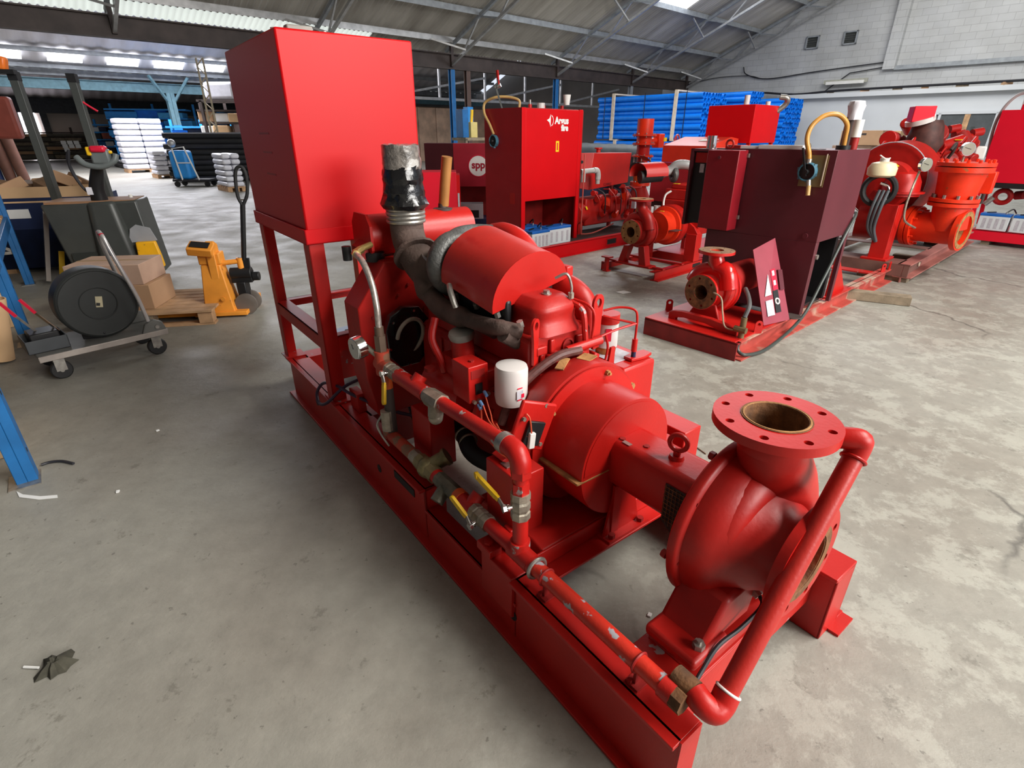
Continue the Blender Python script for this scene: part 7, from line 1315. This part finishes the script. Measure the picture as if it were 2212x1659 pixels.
for ring_, (rr, hh) in enumerate(((1.0, 0.002), (0.6, 0.022), (0.25, 0.03))):
    for k in range(n_): a = 2 * PI * k / n_; vs.append((c_.x + pr_[k] * rr * math.cos(a), c_.y + pr_[k] * rr * math.sin(a), hh + random.uniform(-.005, .005) * (ring_ > 0)))
vs.append((c_.x, c_.y, 0.02)); fs = [(r * n_ + k, r * n_ + (k + 1) % n_, (r + 1) * n_ + (k + 1) % n_, (r + 1) * n_ + k) for r in range(2) for k in range(n_)] + [(2 * n_ + k, 2 * n_ + (k + 1) % n_, 3 * n_) for k in range(n_)]
o = rag.add(vs, fs).build('oily_rag', mat('dark_rag', (0.045, 0.042, 0.03), 0.9, var=0.4, scale=30)); tag(o, 'crumpled dark oily rag on the open floor at lower left', 'rag')
a, b = gp(53, 1443), gp(85, 1445); o = TU([(a.x, a.y, .005), (b.x, b.y, .006)], 0.004, 'white_stick', PAPER, None, 6); tag(o, 'short white stick beside the oily rag', 'litter')
pts = [gp(90, 1007), gp(110, 1001), gp(135, 999), gp(160, 1004)]; o = TU(smooth([(q.x, q.y, 0.008) for q in pts]), 0.007, 'cable_scrap', CABLE, None, 8); tag(o, 'short dark cable scrap on the floor right of the front rack post', 'litter')
litter([gp(1330, 631), gp(1348, 628), gp(1363, 632), gp(1345, 635)], 0.001, PAPER, 'torn_paper', 'small torn white paper on the floor in front of the small pump set')
a, b = gp(1490, 980), gp(1527, 963); o = TU([(gp(1497, 962).x, gp(1497, 962).y, .004), (gp(1525, 982).x, gp(1525, 982).y, .004)], 0.003, 'wood_splinter', WOODG, None, 6); tag(o, 'thin wood splinter on the floor behind the lifting eye', 'litter')
for i, (u, v) in enumerate([(1403, 828), (1403, 1330), (255, 1063), (1817, 1257), (341, 931)]):
    q = gp(u, v); o = MB().obox((q.x, q.y, 0.004), 0.016, 0.012, 0.006, rz=i).build('paper_scrap', PAPER); tag(o, 'tiny pale scrap on the floor ' + ['just behind the bearing frame top', 'between pump feet and the skid beam', 'left of the skid, nearest the picture middle', 'right of the pump suction flange', 'beside the tank stand, well left of it'][i], 'litter', 'tiny scraps on the floor')
# ================================================================ far left background, beyond the first valley
random.seed(8)
def bg_at(u_px, v_px): q = gp(u_px, v_px); return q
def thing_at(name, u, v, label, cat, group=None, rz=UA):
    q = gp(u, v); return empty(name, (q.x, q.y, 0), rz, label, cat, group)
# sack pallets wrapped in white film
def sack_pallet(u, v, label, w=1.1, h=1.3, rows=7, topped=False):
    r = thing_at('wrapped_pallet', u, v, label, 'pallet', 'white wrapped sack pallets')
    for k in range(5): MB().box(-w/2, w/2, k * 0.22, k * 0.22 + 0.15, 0.10, 0.13).build('deck_board', WOOD, r)
    for x in (-w/2, -0.06, w/2 - 0.12): MB().box(x, x + 0.12, 0, 1.0, 0, 0.10).build('block', WOOD, r)
    for i in range(rows):
        for j in range(2): MB().box(-w/2 + j * w/2 + 0.01, -w/2 + (j + 1) * w/2 - 0.01, 0.01, 1.0, 0.13 + i * h / rows, 0.13 + (i + 1) * h / rows - 0.02).build('film_wrapped_sack', FILM, r, 0.05)
    return r
sack_pallet(328, 372, 'double-height pallet of white film-wrapped sacks at the far left', 1.7, 2.0, 9)
sack_pallet(372, 385, 'lower white film-wrapped sack pallet just right of the tall one', 0.9, 0.85, 5)
sack_pallet(514, 414, 'white film-wrapped sack pallet half hidden by the big fuel tank', 0.5, 0.9, 6)
# tool trolley with blue sheet and black pipe heap
bt = thing_at('blue_trolley', 425, 402, 'flat trolley with white-framed end and a blue wrapped load, far left', 'trolley', rz=0.1)
MB().box(-0.55, 0.55, -0.3, 0.3, 0.16, 0.22).build('deck', CABLE, bt); 
for x in (-0.45, 0.45):
    for y in (-0.25, 0.25): MB().cyl((x, y - .03, .08), (x, y + .03, .08), 0.08, n=14).build('castor_wheel', RUB, bt)
MB().tube([(-0.25, -0.28, 0.2), (-0.35, -0.28, 1.1), (0.0, -0.28, 1.15), (0.25, -0.28, 0.2)], 0.025, 8).bar((-0.32, -0.28, 0.7), (0.12, -0.28, 0.7), 0.04, 0.03).build('white_end_frame', WHITE, bt)
MB().box(-0.55, -0.02, -0.2, 0.3, 0.22, 1.05).build('blue_wrapped_load', BLUEB, bt, 0.08); MB().sphere((-0.45, 0.0, 1.25), 0.12, 14).build('grey_ball_top', GALV, bt)
hp_root = thing_at('black_pipe_heap', 480, 392, 'tall heap of long black pipes and fittings at the far left, behind the blue trolley', 'pipe heap', rz=0.25)
for r in range(9):
    for c in range(6 - (r > 6)):
        MB().cyl((-1.4 + random.uniform(-.2, .2), c * 0.2 + random.uniform(-.03, .03), 0.11 + r * 0.17), (1.3 + random.uniform(-.2, .2), c * 0.2, 0.11 + r * 0.17 + random.uniform(-.02, .02)), 0.09, n=10).build('black_pipe', RUB if (r + c) % 3 else CABLE, hp_root)
hs_ = thing_at('silver_duct_heap', 262, 362, 'low heap of silvery film-wrapped black pipes on the floor at the far left', 'pipe heap', rz=UA - PI/2)
for r in range(2):
    for c in range(5): MB().cyl((-1.3, c * 0.2 + r * .1, 0.10 + r * .17), (1.3, c * 0.2 + r * .1, 0.10 + r * .17), 0.10, n=12).build('duct_length', mat('silver_film', (0.42, 0.45, 0.46), 0.25, metal=.4, var=0.5, scale=4) if r else BLACK, hs_)
# cantilever racks with blue stock
def pile(name, u, v, Y, w, d, h, cols, label, cat, n=14, group=None):
    q = at(u, v, Y); r = empty(name, (q.x, q.y, 0), UA - PI/2 if False else 0.3, label, cat, group)
    k = 0
    for i in range(n):
        z = h * (i // 3) / max(1, (n // 3)); x = -w/2 + (i % 3) * w / 3 + random.uniform(-.15, .15); MB().box(x, x + w / 3 * random.uniform(.8, 1.2), -d/2 + random.uniform(-.3, .3), d/2, z + 0.12, z + 0.12 + h / max(1, (n // 3)) * random.uniform(.55, .9)).build('stock_item', cols[i % len(cols)], r, 0.03)
    for x in (-w/2 - .1, 0.0, w/2 + .1): MB().box(x, x + 0.1, d/2, d/2 + 0.1, 0, h + 0.4).build('rack_post', BLUEB if 'blue' in label else DARKST, r)
    for i in range(n // 3 + 1): MB().box(-w/2, w/2, -d/2, d/2 + .1, h * i / (n // 3) + 0.05, h * i / (n // 3) + 0.12).build('rack_arm', BLUEB if 'blue' in label else DARKST, r)
    return r
pile('stock_rack', 345, 330, 32, 3.8, 1.2, 2.6, [BLUEB, PIPEB, mat('sky_blue_stock', (0.05, 0.33, 0.68), 0.5)], 'cantilever rack loaded with bright blue pipework behind the pale blue column', 'rack', 18)
pile('stock_rack', 438, 330, 26, 2.2, 1.2, 1.7, [BLUEB, CABLE, PIPEB, BLACK], 'cantilever rack of blue and black stock to the right of the pale blue column', 'rack', 15)
pile('stock_rack', 245, 320, 34, 1.4, 1.0, 1.9, [mat('brick_red_board', (0.35, 0.09, 0.06), 0.7), BLUE, PAPER, NAVY, CABLE], 'far shelving with red boards, blue boxes and dark goods left of the blue racks', 'rack', 15)
pile('stock_rack', 160, 330, 37, 6.2, 0.8, 1.5, [mat('dark_olive_box', (0.09, 0.08, 0.06), 0.7), WOODG, mat('dark_olive_box', (0.09, 0.08, 0.06), 0.7), CARD], 'long dark shelving with small white labels against the far wall', 'rack', 18)
pile('stock_rack', 500, 340, 25, 1.7, 1.2, 2.3, [CARD, PAPER, CARDL, mat('pink_grey_box', (0.45, 0.33, 0.33), 0.7)], 'tall shelf of cartons and white packs just left of the big fuel tank', 'rack', 15)
for i in range(7):
    q = at(137 + (i % 3) * 14 + (i // 3) * 4, 308 + (i // 3) * 8, 32.0); o = MB().obox(q, 0.28, 0.02, 0.18).build('shelf_label', PAPER); tag(o, 'small white label card, %s of seven, on the long dark far shelving' % ['first', 'second', 'third', 'fourth', 'fifth', 'sixth', 'seventh'][i], 'label', 'white labels on the dark shelving')
q = at(487, 222, 24); o = MB().obox((q.x, q.y, 3.05), 1.2, 0.8, 0.62).build('white_bundle', FILM, None, 0.12); tag(o, 'rounded white wrapped bundle on the top shelf beside the big fuel tank', 'bundle')
o2 = MB().box(q.x - 0.9, q.x + 0.9, q.y - .5, q.y + .5, 2.66, 2.74).box(q.x + 0.7, q.x + .8, q.y - .5, q.y - .4, 0, 2.7).box(q.x - 0.8, q.x - .7, q.y - .5, q.y - .4, 0, 2.7).build('top_shelf', DARKST); tag(o2, 'tall dark shelf frame under the rounded white bundle', 'shelf')
# slim yellow lattice ladder and fallen scraps
ld = MB(); a0, a1 = at(430, 125, 22), at(468, 312, 22)
for dx in (-0.12, 0.12): ld.bar(a0 + Vector((dx, 0, 0)), Vector((a1.x + dx, a1.y, 0.0)), 0.05, 0.05)
for k in range(14):
    t = k / 14; q_ = a0.lerp(Vector((a1.x, a1.y, 0)), t); r_ = a0.lerp(Vector((a1.x, a1.y, 0)), t + 0.06); s = 1 if k % 2 else -1; ld.bar(q_ + Vector((-0.12 * s, 0, 0)), r_ + Vector((0.12 * s, 0, 0)), 0.03, 0.03)
o = ld.build('lattice_ladder', mat('ochre_ladder', (0.36, 0.30, 0.20), 0.6)); tag(o, 'slim ochre lattice ladder leaning up to the roof beam left of the fuel tank', 'ladder')
q = gp(60, 330); 
fb = empty('wrapped_roll_stack', (at(-14, 380, 20).x, at(-14, 380, 20).y, 0), 0.6, 'dark blue and rust-brown wrapped rolls standing at the far left edge', 'rolls')
for k in range(5): MB().cyl((-0.6 + k * 0.35, 0, 0), (-0.7 + k * 0.35, 0.1, 2.0 - 0.15 * k), 0.17, n=14).build('wrapped_roll', NAVY if k < 3 else mat('rust_brown_wrap', (0.10, 0.04, 0.025), 0.7), fb)
q = at(8, 255, 14); o = MB().obox(q, 0.5, 0.3, 0.9, rz=.4).build('red_sign_board', mat('dull_red_board', (0.28, 0.06, 0.04), 0.6), None, 0.06); tag(o, 'dull red rounded fitting hanging at the far left picture edge', 'fitting')
MB().cyl((q.x, q.y, q.z), (q.x, q.y, 4.0), 0.02, n=8).build('hanger_rod', STEEL, o)
# items on the brown partition side behind the cabinets
q = at(1022, 290, 16); yr = empty('yellow_goods_shelf', (q.x, q.y, 0), UA, 'shelf with yellow packs and blue upright behind the badged cabinet', 'shelf')
MB().box(-0.5, 0.8, -0.3, 0.3, 1.35, 1.42).box(-0.5, -0.43, -0.3, -0.23, 0, 1.4).box(.7, .77, -0.3, -0.23, 0, 1.4).build('shelf_board', WOODG, yr)
MB().box(-0.42, -0.22, -0.1, 0.2, 1.42, 2.1).build('blue_upright_pack', BLUE, yr, 0.01); MB().box(-0.15, 0.08, -0.1, 0.2, 1.42, 1.8).build('yellow_pack', mat('pale_yellow', (0.62, 0.50, 0.18), 0.6), yr, 0.01); MB().bar((-0.05, 0, 1.8), (-0.02, 0, 2.1), 0.05, 0.07).build('yellow_bracket', YEL, yr)
